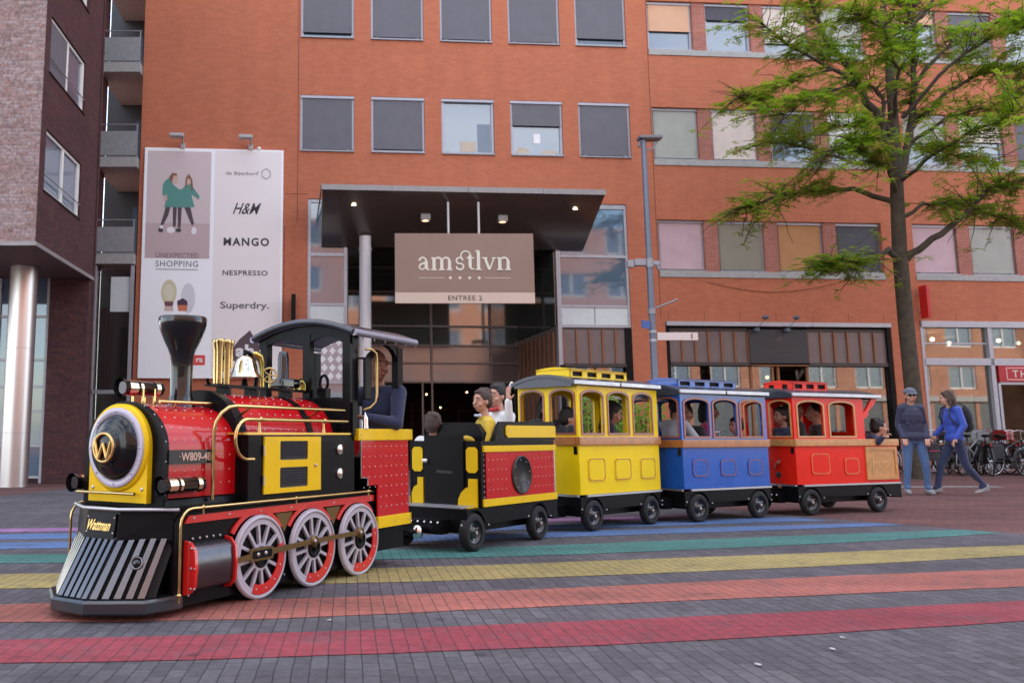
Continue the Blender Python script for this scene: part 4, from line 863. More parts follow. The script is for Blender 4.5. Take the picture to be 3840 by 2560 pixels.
# coupling rod
def rod(sd):
    y = sidey(sd, -.026); yn = -1 if sd == 0 else 1; A = (.40, .245); B = (.60, .262); C = (1.165, .285); D_ = (1.70, .272 + .02); m = MB()
    def pl2(poly, d0=0, d1=.012):
        if sd == 0: m.plate(poly, O=(0, y, 0), U=XZ[0], V=XZ[1], d0=d0, d1=d1)
        else: m.plate([(-a, b) for a, b in poly[::-1]], O=(0, y, 0), U=(-1, 0, 0), V=(0, 0, 1), d0=d0, d1=d1)
    def bar(p, q, h0, h1): pl2([(p[0], p[1] - h0), (q[0], q[1] - h1), (q[0], q[1] + h1), (p[0], p[1] + h0)])
    bar(A, (.54, .255), .014, .016); bar((.74, .268), (1.13, .284), .018, .014); bar((1.2, .286), (1.67, .292), .014, .014)
    pl2(rrect(.53, .75, .226, .300, .02), .0005, .0125)
    for c in (C, D_): m.lathe([(.036, -.004), (.036, .016), (.001, .018)], (c[0], y, c[1]), (0, yn, 0), 20, caps=False)
    o = m.build('coupling_rod', bronze, loco); m = MB()
    pl2(rrect(.555, .73, .240, .286, .012), .013, .016); m.build('rod_window', blk2, o)
    m = MB()
    for c in (C, D_, (.60, .262), (.67, .265)): m.lathe([(.012, .012), (.012, .022), (.001, .024)], (c[0], y, c[1]), (0, yn, 0), 8, caps=False)
    m.build('bolt', rivet, o)
near(rod)
# -- steam cylinder
def cylinder(sd):
    yn = -1 if sd == 0 else 1; y0 = sidey(sd, .045)
    def prof(off): # lens shaped cross-section in y,z
        return [(0, .105 - off), (-.05, .115 - off), (-.082 - off, .15), (-.09 - off, .245), (-.082 - off, .335), (-.05, .372 + off), (0, .382 + off)]
    m = MB(); pr = prof(-.012); n = len(pr); vs = []
    for x in (.09, .395): vs += [(x, y0 - yn * a, z) if sd else (x, y0 + a, z) for a, z in pr]
    m.add(vs, [(i, i + 1, n + i + 1, n + i) for i in range(n - 1)], True); m.add(vs[:n], [list(range(n))]); m.add(vs[n:], [list(range(n))])
    o = m.build('steam_cylinder', pmat('polished_gunmetal', (.10, .10, .115), .24, .85, rvar=.06), loco); m = MB()
    for xa, xb in ((.068, .09), (.395, .41)):
        pr2 = prof(.006); vs = []
        for x in (xa, xb): vs += [(x, y0 - yn * a, z) if sd else (x, y0 + a, z) for a, z in pr2]
        m.add(vs, [(i, i + 1, n + i + 1, n + i) for i in range(n - 1)], True); m.add(vs[:n], [list(range(n))]); m.add(vs[n:], [list(range(n))])
    m.build('cylinder_end', M['moulding_red'], o)
    if sd == 0:
        m = MB(); m.plate(rrect(.066, .078, .1, .385, .004), O=(0, -.0, 0), U=XZ[0], V=XZ[1], d0=0, d1=.001)
        for z in (.14, .245, .35): m.ball((.066, -.02, z), .007, 8, 5); m.ball((.069, -.045, z), .006, 8, 5)
        for k in range(5): m.ball((.13 + k * .055, .035, .392), .008, 8, 5)
        m.build('rivet', rivet, o)
near(cylinder)
# -- boiler sections: extruded arch profile
def archprof(hw, zb, zc, r, n=22):
    P = [(hw, zb)]
    for i in range(n + 1): t = pi * i / n; P.append((hw * cos(t), zc + r * sin(t)))
    P.append((-hw, zb)); return P
def archsec(mb, x0, x1, hw, zb, zc, r, caps=True):
    p = archprof(hw, zb, zc, r); n = len(p); A = [(x0, WC - a, z) for a, z in p]; B = [(x1, WC - a, z) for a, z in p]
    mb.add(A + B, [(i, i + 1, n + i + 1, n + i) for i in range(n - 1)], True); mb.add([A[0], A[-1], B[-1], B[0]], [(0, 1, 2, 3)])
    if caps: mb.add(A, [list(range(n))]); mb.add(B, [list(range(n))[::-1]])
m = MB(); archsec(m, -.0, .60, .312, .61, .87, .262); bo = m.build('front_boiler', red, loco)
m = MB(); archsec(m, .62, 1.64, .315, .61, .90, .315); bo2 = m.build('rear_boiler', red, loco)
m = MB(); archsec(m, -.01, .60, .325, .56, .60, .02); m.build('boiler_belt', blk2, loco)
def band(x0, x1, hw, zb, zc, r, name='boiler_band'):
    m = MB(); archsec(m, x0, x1, hw, zb, zc, r); return m.build(name, blk2, loco)
f1 = band(-.03, .012, .322, .575, .87, .275, 'front_flange'); f2 = band(.57, .645, .345, .56, .90, .335); f3 = band(1.30, 1.36, .322, .56, .90, .322); f4 = band(1.60, 1.70, .322, .56, .90, .322)
# rivets on the boiler
def brivets(xs, hw, zc, r, angs, rr=.006):
    m = MB()
    for x in xs:
        for a in angs:
            if a < 0: y, z, nn = WC - hw, zc + a, Vector((0, -1, 0))
            else:
                t = radians(a); y = WC - hw * cos(t); z = zc + r * sin(t); nn = Vector((0, -cos(t), sin(t)))
            m.lathe([(rr, -.002), (rr * .8, .002), (.001, .0035)], Vector((x, y, z)), nn, 6, caps=False)
    return m
brivets([.07 + .075 * k for k in range(7)], .312, .87, .262, [-.19, -.115, -.03, 12, 28, 44, 60, 76]).build('rivet', rivet, bo)
brivets([.70 + .08 * k for k in range(11)], .315, .90, .315, [-.02, 16, 36, 55, 70, 84]).build('rivet', rivet, bo2)
brivets([-.01], .322, .87, .275, [-.24, -.15, -.06, 10, 28, 46, 64, 82, 100, 118, 140]).build('rivet', rivet, f1)
# -- front plate, ring, dome, badge. Faces -x : U = -y, V = z
FU, FV = (0, -1, 0), (0, 0, 1)
m = MB(); out = [(-.236, .585), (.236, .585)] + [(.236 * cos(radians(t)), .885 + .245 * sin(radians(t))) for t in range(0, 181, 6)]
m.plate(out, O=(-.03, WC, 0), U=FU, V=FV, d0=0, d1=.035); m.lathe([(.245, .03), (.245, .038), (.226, .05), (.2, .05)], (-.03, WC, .885), (-1, 0, 0), 56, caps=False)
fp = m.build('front_plate', yel, loco)
m = MB()
for u, v in ((.2, .66), (-.2, .66)): m.ball((-.066, WC - u, v), (.006, .012, .012), 10, 6)
m.build('rivet', rivet, fp)
m = MB(); m.lathe([(.222, .048), (.222, .058), (.216, .062), (.182, .062), (.180, .05)], (-.03, WC, .885), (-1, 0, 0), 64, caps=False); rg = m.build('smokebox_ring', ringm, loco)
m = MB()
for k in range(8): t = 2 * pi * k / 8; m.ball((-.093, WC + .2 * cos(t), .885 + .2 * sin(t)), .006, 8, 5)
m.build('rivet', ringm, rg)
m = MB(); m.lathe([(.185, .045), (.184, .055), (.176, .075), (.160, .092), (.140, .104), (.118, .112), (.108, .115), (.102, .119), (.098, .132), (.092, .137), (.001, .138)], (-.03, WC, .885), (-1, 0, 0), 64, caps=False)
m.build('smokebox_dome', pmat('dome_black', (.004, .004, .005), .16, coat=.3, spec=.3), loco)
gold = pmat('badge_gold', (.72, .47, .17), .28, .85)
m = MB(); m.lathe([(.084, .137), (.084, .149), (.071, .149), (.071, .137)], (-.03, WC, .885), (-1, 0, 0), 40, caps=False)
X = -.176
W_ = [(-.066, .036), (-.034, -.058), (0, .024), (.034, -.058), (.066, .036)]
for i in range(4): m.tube([(X, WC - W_[i][0], .885 + W_[i][1]), (X, WC - W_[i + 1][0], .885 + W_[i + 1][1])], .0105, 6)
m.build('round_badge', gold, loco)
# grab rail across the front plate
m = MB(); m.tube([(-.12, WC + .27, .637), (-.12, WC - .2, .637)], .008, 8)
for y in (WC + .2, WC - .15): m.cyl((-.12, y, .637), (-.06, y, .637), .006, n=6)
m.build('front_grab_rail', brass, loco)
# -- headlamps
def headlamp(x0, x1, y, z, r=.042):
    m = MB(); m.lathe([(r * 1.28, -.05), (r * 1.05, -.018), (r, 0), (r, x1 - x0 - .012), (r * .8, x1 - x0), (.001, x1 - x0 + .002)], (x0 + .05, y, z), (1, 0, 0), 28, caps=False)
    m.lathe([(r * .85, -.03), (r * .9, .0)], (x0 + .05, y, z), (1, 0, 0), 24)
    o = m.build('headlamp', blk, loco)
    m = MB()
    for xx, ww in ((x0 + .045, .06), (x0 + .125, .02), (x1 - .02, .03)): m.lathe([(r * 1.07, 0), (r * 1.07, ww)], (xx, y, z), (1, 0, 0), 28, caps=False)
    m.build('lamp_band', bell_m, o); return o
headlamp(-.09, .195, .078, .682); headlamp(-.09, .195, 2 * WC - .078, .682)
o = headlamp(-.07, .20, WC, 1.222)
m = MB()
for x in (.06, .15):
    for dy in (-.047, .037): m.box(x, x + .015, WC + dy, WC + dy + .01, 1.13, 1.222, .003)
m.build('lamp_foot', brass, o)
for y in (.078, 2 * WC - .078): m = MB(); m.box(.0, .05, min(y, y + (.09 if y < WC else -.09)), max(y, y + (.09 if y < WC else -.09)), .67, .71, .005); m.build('lamp_bracket', blk2, loco)
# -- chimney
m = MB(); m.lathe([(.10, 1.10), (.078, 1.16), (.066, 1.2), (.069, 1.36), (.074, 1.44), (.085, 1.475), (.112, 1.53), (.136, 1.59), (.147, 1.63), (.149, 1.665), (.144, 1.676), (.132, 1.676), (.13, 1.64), (.06, 1.5)], (.415, WC, 0), (0, 0, 1), 48, caps=False)
m.build('chimney', blk, loco)
# -- brass side rails on the boiler
m = MB(); m.tube([(.11, .30, 1.145), (.74, .30, 1.145)], .011, 8)
for x in (.25, .62): m.cyl((x, .30, 1.145), (x + .0, .34, 1.09), .007, n=6)
m.build('upper_handrail', brass, loco)
m = MB(); y = .045; pts = [(.335, y + .04, .585), (.335, y + .04, .98)]
for a in (20, 45, 70, 90): t = radians(a); pts.append((.335 + .145 * (1 - cos(t)), y + .04 * (1 - a / 90), .98 + .145 * sin(t)))
pts += [(1.0, y, 1.125), (1.62, y, 1.125)]; m.tube(pts, .0115, 8)
for x in (.62, 1.33): m.cyl((x, y, 1.125), (x + .01, .15, 1.07), .008, n=6)
m.build('long_handrail', brass, loco)
m = MB(); pts = [(.62, .02, .812), (.56, .02, .812)]
for a in range(-80, 91, 17): t = radians(a); pts.append((.56 - .11 * cos(t), .02, .93 + .118 * sin(t)))
pts += [(.64, .02, 1.048), (1.62, .02, 1.048)]; m.tube(pts, .0115, 8)
for x in (.68, 1.35): m.lathe([(.016, 0), (.01, .03), (.006, .09)], (x, .03, .97), (0, 0, 1), 10); m.ball((x, .02, 1.048), .017, 10, 6)
m.build('looped_handrail', brass, loco)
# -- number plate
m = MB(); m.plate(rrect(.005, .372, .795, .872, .01), O=(0, .112, 0), U=XZ[0], V=XZ[1], d0=0, d1=.008); npl = m.build('number_plate', pmat('plate_black', (.02, .018, .017), .4), loco)
text('W809-48', (.215, .103, .834), *XZ, w=.24, h=.048, d=.002, mat=pmat('plate_letters', (.60, .40, .30), .4), parent=npl, bold=.02)
m = MB()
for x in (.085, .348): m.ball((x, .103, .834), .005, 6, 5)
m.build('bolt', rivet, npl)
# -- side tank with the yellow door
m = MB(); m.box(.575, 1.72, .025, .845, .555, .955, .006); tk = m.build('side_tank', blk2, loco)
m = MB(); m.box(.52, 1.70, .018, .03, .957, .970); m.box(.52, .56, .018, .2, .957, .970); m.build('tank_strip', pmat('gold_strip', (.75, .50, .08), .3, .5), loco)
m = MB(); dr = [(.712, .60), (1.298, .60), (1.298, .945), (.712, .945)]
wins = [rrect(.865, 1.155, .80, .918, .012), rrect(.865, 1.155, .63, .755, .012)]
m.plate(dr, wins, O=(0, .024, 0), U=XZ[0], V=XZ[1], d0=0, d1=.012); do = m.build('tank_door', yel, loco)
for v0, v1 in ((.80, .918), (.63, .755)):
    m = MB(); m.plate(rect(.86, 1.16, v0 - .004, v1 + .004), O=(0, .0235, 0), U=XZ[0], V=XZ[1], d0=0, d1=.004)
    for k in range(7): z = v0 + .008 + k * (v1 - v0 - .01) / 7; m.add([(.868, .0185, z), (1.152, .0185, z), (1.152, .0125, z + .013), (.868, .0125, z + .013)], [(0, 1, 2, 3)])
    m.build('louvre', pmat('louvre_blue_black', (.03, .033, .045), .4), do)
m = MB(); m.ball((1.235, .008, .76), .011, 8, 6)
for z in (.68, .86): m.cyl((.708, .012, z - .03), (.708, .012, z + .03), .006, n=8)
m.build('latch', rivet, do)
for z in (.858, .697):
    m = MB(); m.lathe([(.036, 0), (.036, .012), (.03, .018), (.001, .02)], (1.531, .024, z), (0, -1, 0), 24, caps=False); g = m.build('marker_lamp', chrome, loco)
# -- cab lower body: red riveted panel, yellow bands
cabp = [(1.775, .66), (1.86, .66), (1.86, .60), (1.985, .60), (1.985, .366), (2.425, .376), (2.425, .92), (1.775, .92)]
m = MB(); m.plate(cabp, O=(0, .012, 0), U=XZ[0], V=XZ[1], d0=0, d1=.012); m.plate([(-a, b) for a, b in cabp[::-1]], O=(0, .858, 0), U=(-1, 0, 0), V=(0, 0, 1), d0=0, d1=.012)
m.box(2.41, 2.43, .012, .858, .376, .92)
cp = m.build('cab_side_panel', red, loco)
m = MB(); rivets(m, [(1.80 + .075 * i, .875 - .072 * j) for i in range(9) for j in range(7) if not (j > 4 and i < 3)], (0, .0, 0), *XZ, .0055, .004)
rivets(m, [(-.05 - .1 * i, .875 - .072 * j) for i in range(8) for j in range(7)], (2.43, 0, 0), (0, 1, 0), (0, 0, 1), .0055, .004) if False else None
for j in range(14): m.ball((2.434, .04, .40 + .036 * j), .006, 6, 4)
m.build('rivet', rivet, cp)
m = MB(); m.tube([(1.77, .004, .92), (1.77, .004, .655), (1.855, .004, .655), (1.855, .004, .60)], .006, 6); m.build('panel_edging', alu, loco)
m = MB(); m.box(1.72, 2.47, -.012, .03, .918, 1.0, .006); m.box(1.98, 2.45, -.008, .03, .292, .374, .006); m.box(1.72, 2.47, .84, .882, .918, 1.0, .006); m.box(2.425, 2.475, -.012, .882, .918, 1.0, .006); m.box(2.42, 2.452, -.008, .882, .292, .374, .006)
yb = m.build('cab_band', yel, loco)
m = MB(); rivets(m, [(1.75, .96), (2.1, .96), (2.40, .96), (2.40, .935), (2.4, .985), (1.74, .935), (2.2, .33), (2.4, .33)], (0, -.012, 0), *XZ, .006, .004); m.build('rivet', rivet, yb)
m = MB(); m.box(1.78, 2.41, .05, .82, .29, .34); m.box(2.0, 2.38, .12, .75, .34, .80, .03); m.build('cab_seat', blk2, loco)
# -- cab posts, roof
PW = .055
m = MB(); m.box(1.655, 1.76, .02, .085, .97, 1.66); m.build('cab_post', blk2, loco)
m = MB(); m.box(1.665, 1.73, .785, .85, .97, 1.66); m.build('cab_post', blk2, loco)
m = MB(); m.box(1.665, 1.715, .38, .445, 1.10, 1.69); m.build('cab_post', blk2, loco)
m = MB(); m.box(2.315, 2.39, .02, .075, .97, 1.62); m.plate([(2.325, 1.47), (2.325, 1.63), (2.17, 1.63), (2.25, 1.60), (2.305, 1.55)][::-1], O=(0, .065, 0), U=XZ[0], V=XZ[1], d0=0, d1=.04); m.build('cab_post', blk2, loco)
m = MB(); m.box(2.325, 2.385, .80, .85, .97, 1.62); m.build('cab_post', blk2, loco)
# front arch board with openings between posts
def roofz(y, base=1.665, rise=.098): t = (y - WC) / .46; return base + rise * (1 - t * t)
m = MB(); N_ = 16; out = [(-.43 + .86 * i / N_, roofz(WC + .43 - .86 * i / N_) - .01) for i in range(N_ + 1)][::-1]
op = lambda a, b, d: [(a + (b - a) * i / 8, 1.60 + .07 * sin(pi * i / 8) * d) for i in range(9)]
poly = [(-.43, 1.60)] + op(-.40, 0, .9) + op(.0, .36, .9) + [(.36, 1.60), (.43, 1.60)] + out
m.plate(poly, O=(1.70, WC, 0), U=FU, V=FV, d0=0, d1=.03); m.build('cab_front_arch', blk2, loco)
m = MB(); m.plate([(-.43, .95), (.43, .95), (.43, 1.18), (.3, 1.22), (-.3, 1.22), (-.43, 1.18)], O=(1.70, WC, 0), U=FU, V=FV, d0=0, d1=.03); m.build('cab_bulkhead', blk2, loco)
m = MB(); vs = []; n = 20
for x in (1.64, 1.645, 2.535, 2.54):
    for off in (0, .03):
        pass
prof = [(-.46 + .92 * i / n) for i in range(n + 1)]
A = [(1.64, WC + y, roofz(WC + y)) for y in prof]; Bq = [(2.50, WC + y, roofz(WC + y)) for y in prof]; A2 = [(x, y, z + .032) for x, y, z in A]; B2 = [(x, y, z + .032) for x, y, z in Bq]
k = n + 1
m.add(A2 + B2, [(i, k + i, k + i + 1, i + 1) for i in range(n)], True); m.add(A + Bq, [(i + 1, k + i + 1, k + i, i) for i in range(n)], True)
m.add(A + A2, [(i, k + i, k + i + 1, i + 1) for i in range(n)]); m.add(Bq + B2, [(i + 1, k + i + 1, k + i, i) for i in range(n)])
m.tube([(1.63, WC + y, roofz(WC + y) + .012) for y in prof], .024, 8)
rf = m.build('cab_roof', pmat('cab_roof_paint', (.03, .035, .05), .35, coat=.5), loco)
m = MB(); m.tube([(1.63, -.03, 1.675), (2.505, -.03, 1.672)], .026, 10); m.tube([(1.63, .9, 1.675), (2.505, .9, 1.672)], .026, 10); m.build('roof_gutter', pmat('gutter_grey', (.30, .30, .36), .4, .4), rf)
m = MB()
for i in range(6): m.lathe([(.009, 0), (.004, -.02)], (1.75 + .15 * i, -.03, 1.65), (0, 0, 1), 6)
m.build('bolt', rivet, rf)
# mirror, grab handle, beacon at the cab
m = MB(); m.box(1.765, 1.85, -.04, -.015, 1.20, 1.50, .02); m.cyl((1.73, .04, 1.5), (1.8, -.03, 1.5), .008, n=6); m.build('mirror', blk2, loco)
m = MB(); pts = [(1.79, -.02, 1.565), (1.83, -.05, 1.565), (1.875, -.06, 1.54), (1.885, -.06, 1.47), (1.885, -.06, 1.25), (1.875, -.055, 1.19), (1.84, -.03, 1.15), (1.80, .0, 1.135)]; m.tube(pts, .009, 8); m.build('grab_handle', brass, loco)
m = MB(); m.lathe([(.025, 1.0), (.022, 1.03), (.022, 1.07), (.016, 1.09), (.008, 1.10), (.001, 1.12)], (1.82, .0, 0), (0, 0, 1), 14, caps=False); m.build('oil_cup', chrome, loco)
m = MB(); m.lathe([(.09, 0), (.09, .012), (.075, .012)], (1.95, .38, 1.17), (-.5, 0, 1), 24); m.cyl((1.72, .38, 1.08), (1.95, .38, 1.17), .015, n=8); m.build('steering_wheel', blk2, loco)
# -- bar over the boiler with whistles, bell, figure, wheel, generator
m = MB(); m.box(.66, 1.68, .40, .47, 1.262, 1.278); 
for x in (.80, 1.08, 1.45): m.box(x - .012, x + .012, .38, .49, 1.2, 1.262)
m.tube([(.68, .435, 1.27), (.655, .435, 1.285), (.645, .435, 1.31)], .012, 6); m.build('accessory_rail', blk2, loco)
m = MB()
for i, (dx, dy, zb) in enumerate(((-.035, -.03, 0), (.0, .03, 0), (.035, -.03, 0), (.06, .03, .09), (.085, -.01, .11))):
    m.lathe([(.020, 1.28 + zb), (.021, 1.33 + zb), (.021, 1.50), (.028, 1.55), (.030, 1.568), (.026, 1.568)], (.76 + dx, .435 + dy, 0), (0, 0, 1), 12)
w = m.build('whistle_cluster', brass, loco)
m = MB(); m.ball((.75, .40, 1.46), (.012, .01, .03), 10, 8); m.ball((.735, .40, 1.29), .018, 8, 6); m.build('whistle_mouth', blk, w)
m = MB(); m.lathe([(.122, 1.335), (.112, 1.345), (.085, 1.375), (.07, 1.42), (.06, 1.455), (.04, 1.475), (.02, 1.482), (.001, 1.484)], (1.005, .435, 0), (0, 0, 1), 36, caps=False); m.lathe([(.118, 1.336), (.06, 1.40)], (1.005, .435, 0), (0, 0, 1), 24)
be = m.build('bell', bell_m, loco)
m = MB(); m.tube([(1.005, .435, 1.48), (1.005, .435, 1.51), (1.06, .435, 1.50), (1.11, .435, 1.42), (1.13, .435, 1.34), (1.12, .435, 1.27)], .016, 8); m.lathe([(.03, 1.26), (.022, 1.29), (.015, 1.33)], (1.005, .435, 0), (0, 0, 1), 12); m.build('bell_yoke', blk2, be)
m = MB(); m.tube([(1.10, .42, 1.50), (1.14, .42, 1.49), (1.165, .42, 1.44), (1.17, .42, 1.38), (1.175, .42, 1.28)], [.02, .026, .022, .013, .014], 10); m.ball((1.10, .42, 1.50), (.03, .016, .018), 10, 8); m.build('brass_lever', pmat('raw_brass', (.62, .52, .14), .25, .9), loco)
m = MB()
for r in (.05,): m.tube([(1.27, .435 + .0, 1.365)] * 0 + [(1.27 + r * cos(2 * pi * k / 20) * .7, .435 + r * cos(2 * pi * k / 20) * -.7, 1.365 + r * sin(2 * pi * k / 20)) for k in range(20)], .007, 6, closed=True)
for k in range(5): t = 2 * pi * k / 5; m.cyl((1.27, .435, 1.365), (1.27 + .035 * cos(t), .435 - .035 * cos(t), 1.365 + .05 * sin(t)), .005, n=5)
m.cyl((1.27, .435, 1.28), (1.27, .435, 1.36), .008, n=6); m.build('valve_handwheel', brass, loco)
m = MB(); m.lathe([(.05, 1.28), (.05, 1.30), (.04, 1.32), (.04, 1.50), (.03, 1.54), (.001, 1.55)], (1.43, .44, 0), (0, 0, 1), 20, caps=False); m.box(1.34, 1.50, .39, .48, 1.285, 1.345, .012); m.cyl((1.50, .435, 1.32), (1.58, .435, 1.32), .035, n=14); m.build('generator', blk, loco)
m = MB(); m.tube([(1.57, .42, 1.33), (1.61, .42, 1.345), (1.635, .42, 1.32), (1.64, .42, 1.275)], [.012, .02, .022, .024], 10); m.lathe([(.035, 1.28), (.028, 1.30), (.018, 1.33)], (1.60, .44, 0), (0, 0, 1), 14); m.build('brass_elbow', M['raw_brass'], loco)
m = MB(); m.tube([(1.73 + .045 * cos(t * pi / 8) * 0, .30 + .035 * cos(t * pi / 8), 1.33 + .055 * sin(t * pi / 8)) for t in range(16)], .012, 6, closed=True); m.box(1.70, 1.76, .26, .34, 1.2, 1.29); m.build('cord_ring', blk2, loco)
# ================================================================== CARRIAGES
W2 = .76
def rubber_wheel(x, y, parent, r=.154, side=-1):
    m = MB(); wd = .075; y1 = y + (0 if side < 0 else 0)
    pr = [(r - .055, -.002), (r - .03, -.006), (r - .012, -.002), (r, .012), (r, wd - .012), (r - .012, wd), (r - .055, wd)]
    m.lathe(pr, (x, y, r), (0, -side, 0), 36, caps=False)
    for k in range(2): rr = r - .02 - k * .012; m.tube([(x + rr * cos(2 * pi * i / 28), y + side * .003, r + rr * sin(2 * pi * i / 28)) for i in range(28)], .0025, 5, closed=True)
    w = m.build('tyre', rubber, parent)
    m = MB(); m.lathe([(r - .055, .004), (r - .06, .03), (.05, .035), (.045, .015), (.03, .012), (.001, .012)], (x, y, r), (0, -side, 0), 28, caps=False); m.build('rim', pmat('rim_black', (.02, .02, .022), .3, .2, coat=.5), w)
    m = MB()
    m.lathe([(.016, -.012), (.016, .012), (.001, .0121)], (x, y, r), (0, -side, 0), 10, caps=True)
    for i in range(3): t = 2 * pi * i / 3 + .5; m.ball((x + .06 * cos(t), y + side * -.02, r + .06 * sin(t)), .008, 8, 5)
    m.build('hub_nut', rivet, w)
    return w
def wheelset(root, x, w=W2):
    for y, s in ((-.01, -1), (w + .01, 1)):
        t = bpy.data.objects.new('wheel', None); COL.objects.link(t); t.parent = root
        rubber_wheel(x, y, t, side=s)
def chassis(root, x0, x1, wx, ztop, w=W2, bottom=.165):
    # skirt with round cutouts over the wheels
    r = .185
    def side(y, flip):
        pts = [(x0, bottom)]
        for c in wx:
            for i in range(11):
                t = pi - pi * i / 10; px, pz = c + r * cos(t), .154 + r * sin(t)
                if pz >= bottom and x0 < px < x1: pts.append((px, min(pz, ztop - .015)))
        pts += [(x1, bottom), (x1, ztop), (x0, ztop)]
        return pts
    p = side(0, 0); m = MB(); m.plate(p, O=(0, .02, 0), U=XZ[0], V=XZ[1], d0=0, d1=.018); m.plate([(-a, b) for a, b in p], O=(0, w - .02, 0), U=(-1, 0, 0), V=(0, 0, 1), d0=0, d1=.018)
    m.box(x0 + .002, x0 + .02, .02, w - .02, bottom, ztop - .002); m.box(x1 - .02, x1 - .002, .02, w - .02, bottom, ztop - .002)
    m.box(x0 + .02, x1 - .02, .04, w - .04, ztop - .05, ztop - .004); m.box(x0 + .15, x1 - .15, .12, w - .12, bottom - .03, ztop - .05)  # belly box added under the floor to deepen the shade beneath
    for c in wx: m.cyl((c, .05, .154), (c, w - .05, .154), .02, n=10)
    o = m.build('chassis', blk2, root)
    m = MB()
    for c in wx: m.ball((c + .22, .0, bottom + .035), .009, 8, 5); m.ball((c - .2, .0, bottom + .06), .009, 8, 5)
    m.build('bolt', rivet, o)
def coupler(root, x, w=W2):
    m = MB(); m.tube([(x, w / 2, .19), (x - .16, w / 2, .17), (x - .32, w / 2, .16)], .025, 8); m.box(x - .12, x, w / 2 - .2, w / 2 + .2, .14, .26, .01); o = m.build('drawbar', blk2, root)
    m = MB(); m.lathe([(.035, .11), (.045, .14), (.045, .18), (.03, .21), (.001, .215)], (x - .2, w / 2 - .02, 0), (0, 0, 1), 14, caps=False); m.build('hitch_ball', chrome, o)
    m = MB()
    for k in range(6): m.ball((x - .122, w / 2 - .17 + .068 * k, .235), .012, 8, 6)
    m.build('bolt', chrome, o)
def carriage(name, label, P, deg, x0, x1, col, trimm, roof_x, wins, panels, cup, wx, caboose=False, zs=0):
    c = thing(name, label, 'carriage', (P[0], P[1], 0), radians(deg))
    ZB, ZW0, ZW1, ZT = .365, .855 - zs, .94 - zs, 1.46 - zs * 1.2
    xb = x1 if not caboose else .46
    # body: one shell per look: near side, far side, ends
    hol = [arch(a, b, ZW1 + .035, ZT - .055, .06) for a, b in wins]
    out = [(x0, ZB), (xb, ZB), (xb, ZT - .01), (x0, ZT)]
    if caboose: out = [(x0, ZB), (x1, ZB), (x1, ZW0), (xb, ZW0), (xb, ZT - .01), (x0, ZT)]
    m = MB(); m.plate(out, hol, O=(0, .025, 0), U=XZ[0], V=XZ[1], d0=0, d1=.025)
    m.plate([(-a, b) for a, b in out], [[(-a, b) for a, b in h] for h in hol], O=(0, W2 - .025, 0), U=(-1, 0, 0), V=(0, 0, 1), d0=0, d1=.025)
    eo = [(-W2 / 2 + .025, ZB), (W2 / 2 - .025, ZB), (W2 / 2 - .025, ZT), (-W2 / 2 + .025, ZT)]
    eh = [arch(-.34, -.045, ZW1 + .035, ZT - .045, .06), arch(.045, .34, ZW1 + .035, ZT - .045, .06)]
    m.plate(eo, eh, O=(x0 + .025, W2 / 2, 0), U=FU, V=FV, d0=0, d1=.025); m.plate(eo, eh if not caboose else [arch(-.12, .14, 1.0, ZT - .07, .05)], O=(xb, W2 / 2, 0), U=FU, V=FV, d0=0, d1=.025)
    # taper the flanks outward a little at the sill
    if caboose: m.box(x1 - .02, x1, .025, W2 - .025, ZB, ZW0)
    m.box(x0 + .03, x1 - .03, .03, W2 - .03, ZB + .002, ZB + .02)
    body = m.build('body', col, c)
    # window trims
    for sd in (0, 1):
        m = MB()
        for a, b in wins:
            o_ = arch(a - .018, b + .018, ZW1 + .017, ZT - .037, .064); i_ = arch(a + .004, b - .004, ZW1 + .039, ZT - .059, .058)
            if sd == 0: m.plate(o_, [i_], O=(0, .0, 0), U=XZ[0], V=XZ[1], d0=-.002, d1=.009)
            else: m.plate([(-p, q) for p, q in o_], [[(-p, q) for p, q in i_]], O=(0, W2, 0), U=(-1, 0, 0), V=(0, 0, 1), d0=-.002, d1=.009)
        m.build('window_trim', trimm, c)
    m = MB()
    for a, b in ((-.34, -.045), (.045, .34)):
        m.plate(arch(a - .015, b + .015, ZW1 + .02, ZT - .03, .064), [arch(a + .004, b - .004, ZW1 + .039, ZT - .05, .058)], O=(x0, W2 / 2, 0), U=FU, V=FV, d0=-.002, d1=.009)
    m.build('window_trim', trimm, c)
    # wooden sill all round
    m = MB(); m.box(x0 - .012, x1 + .015, -.022, .03, ZW0, ZW1, .006); m.box(x0 - .012, x1 + .015, W2 - .03, W2 + .022, ZW0, ZW1, .006)
    m.box(x0 - .022, x0 + .028, .03, W2 - .03, ZW0, ZW1, .006); m.box(x1 - .03, x1 + .022, .03, W2 - .03, ZW0, ZW1, .006)
    m.build('wooden_sill', wood if not caboose else woodp, c)
    # raised octagonal panels
    for u0, u1, v0, v1 in panels:
        m = MB(); k = .028
        m.plate(octo(u0, u1, v0, v1, k), O=(0, .0, 0), U=XZ[0], V=XZ[1], d0=-.002, d1=.008); m.build('raised_panel', col, c)
        m = MB(); m.plate(octo(u0 + .008, u1 - .008, v0 + .008, v1 - .008, k), [octo(u0 + .016, u1 - .016, v0 + .016, v1 - .016, k)], O=(0, -.008, 0), U=XZ[0], V=XZ[1], d0=0, d1=.003); m.build('panel_bead', trimm if col is not yelc else wood, c)
    # white line at the floor
    m = MB(); m.box(x0 + .10, x1 + .01, -.012, .02, ZB - .022, ZB - .002); m.box(x0 + .1, x1 + .01, W2 - .02, W2 + .012, ZB - .022, ZB - .002); m.box(x0 - .012, x0 + .01, .02, W2 - .02, ZB - .022, ZB - .002); m.build('floor_edging', alu, c)
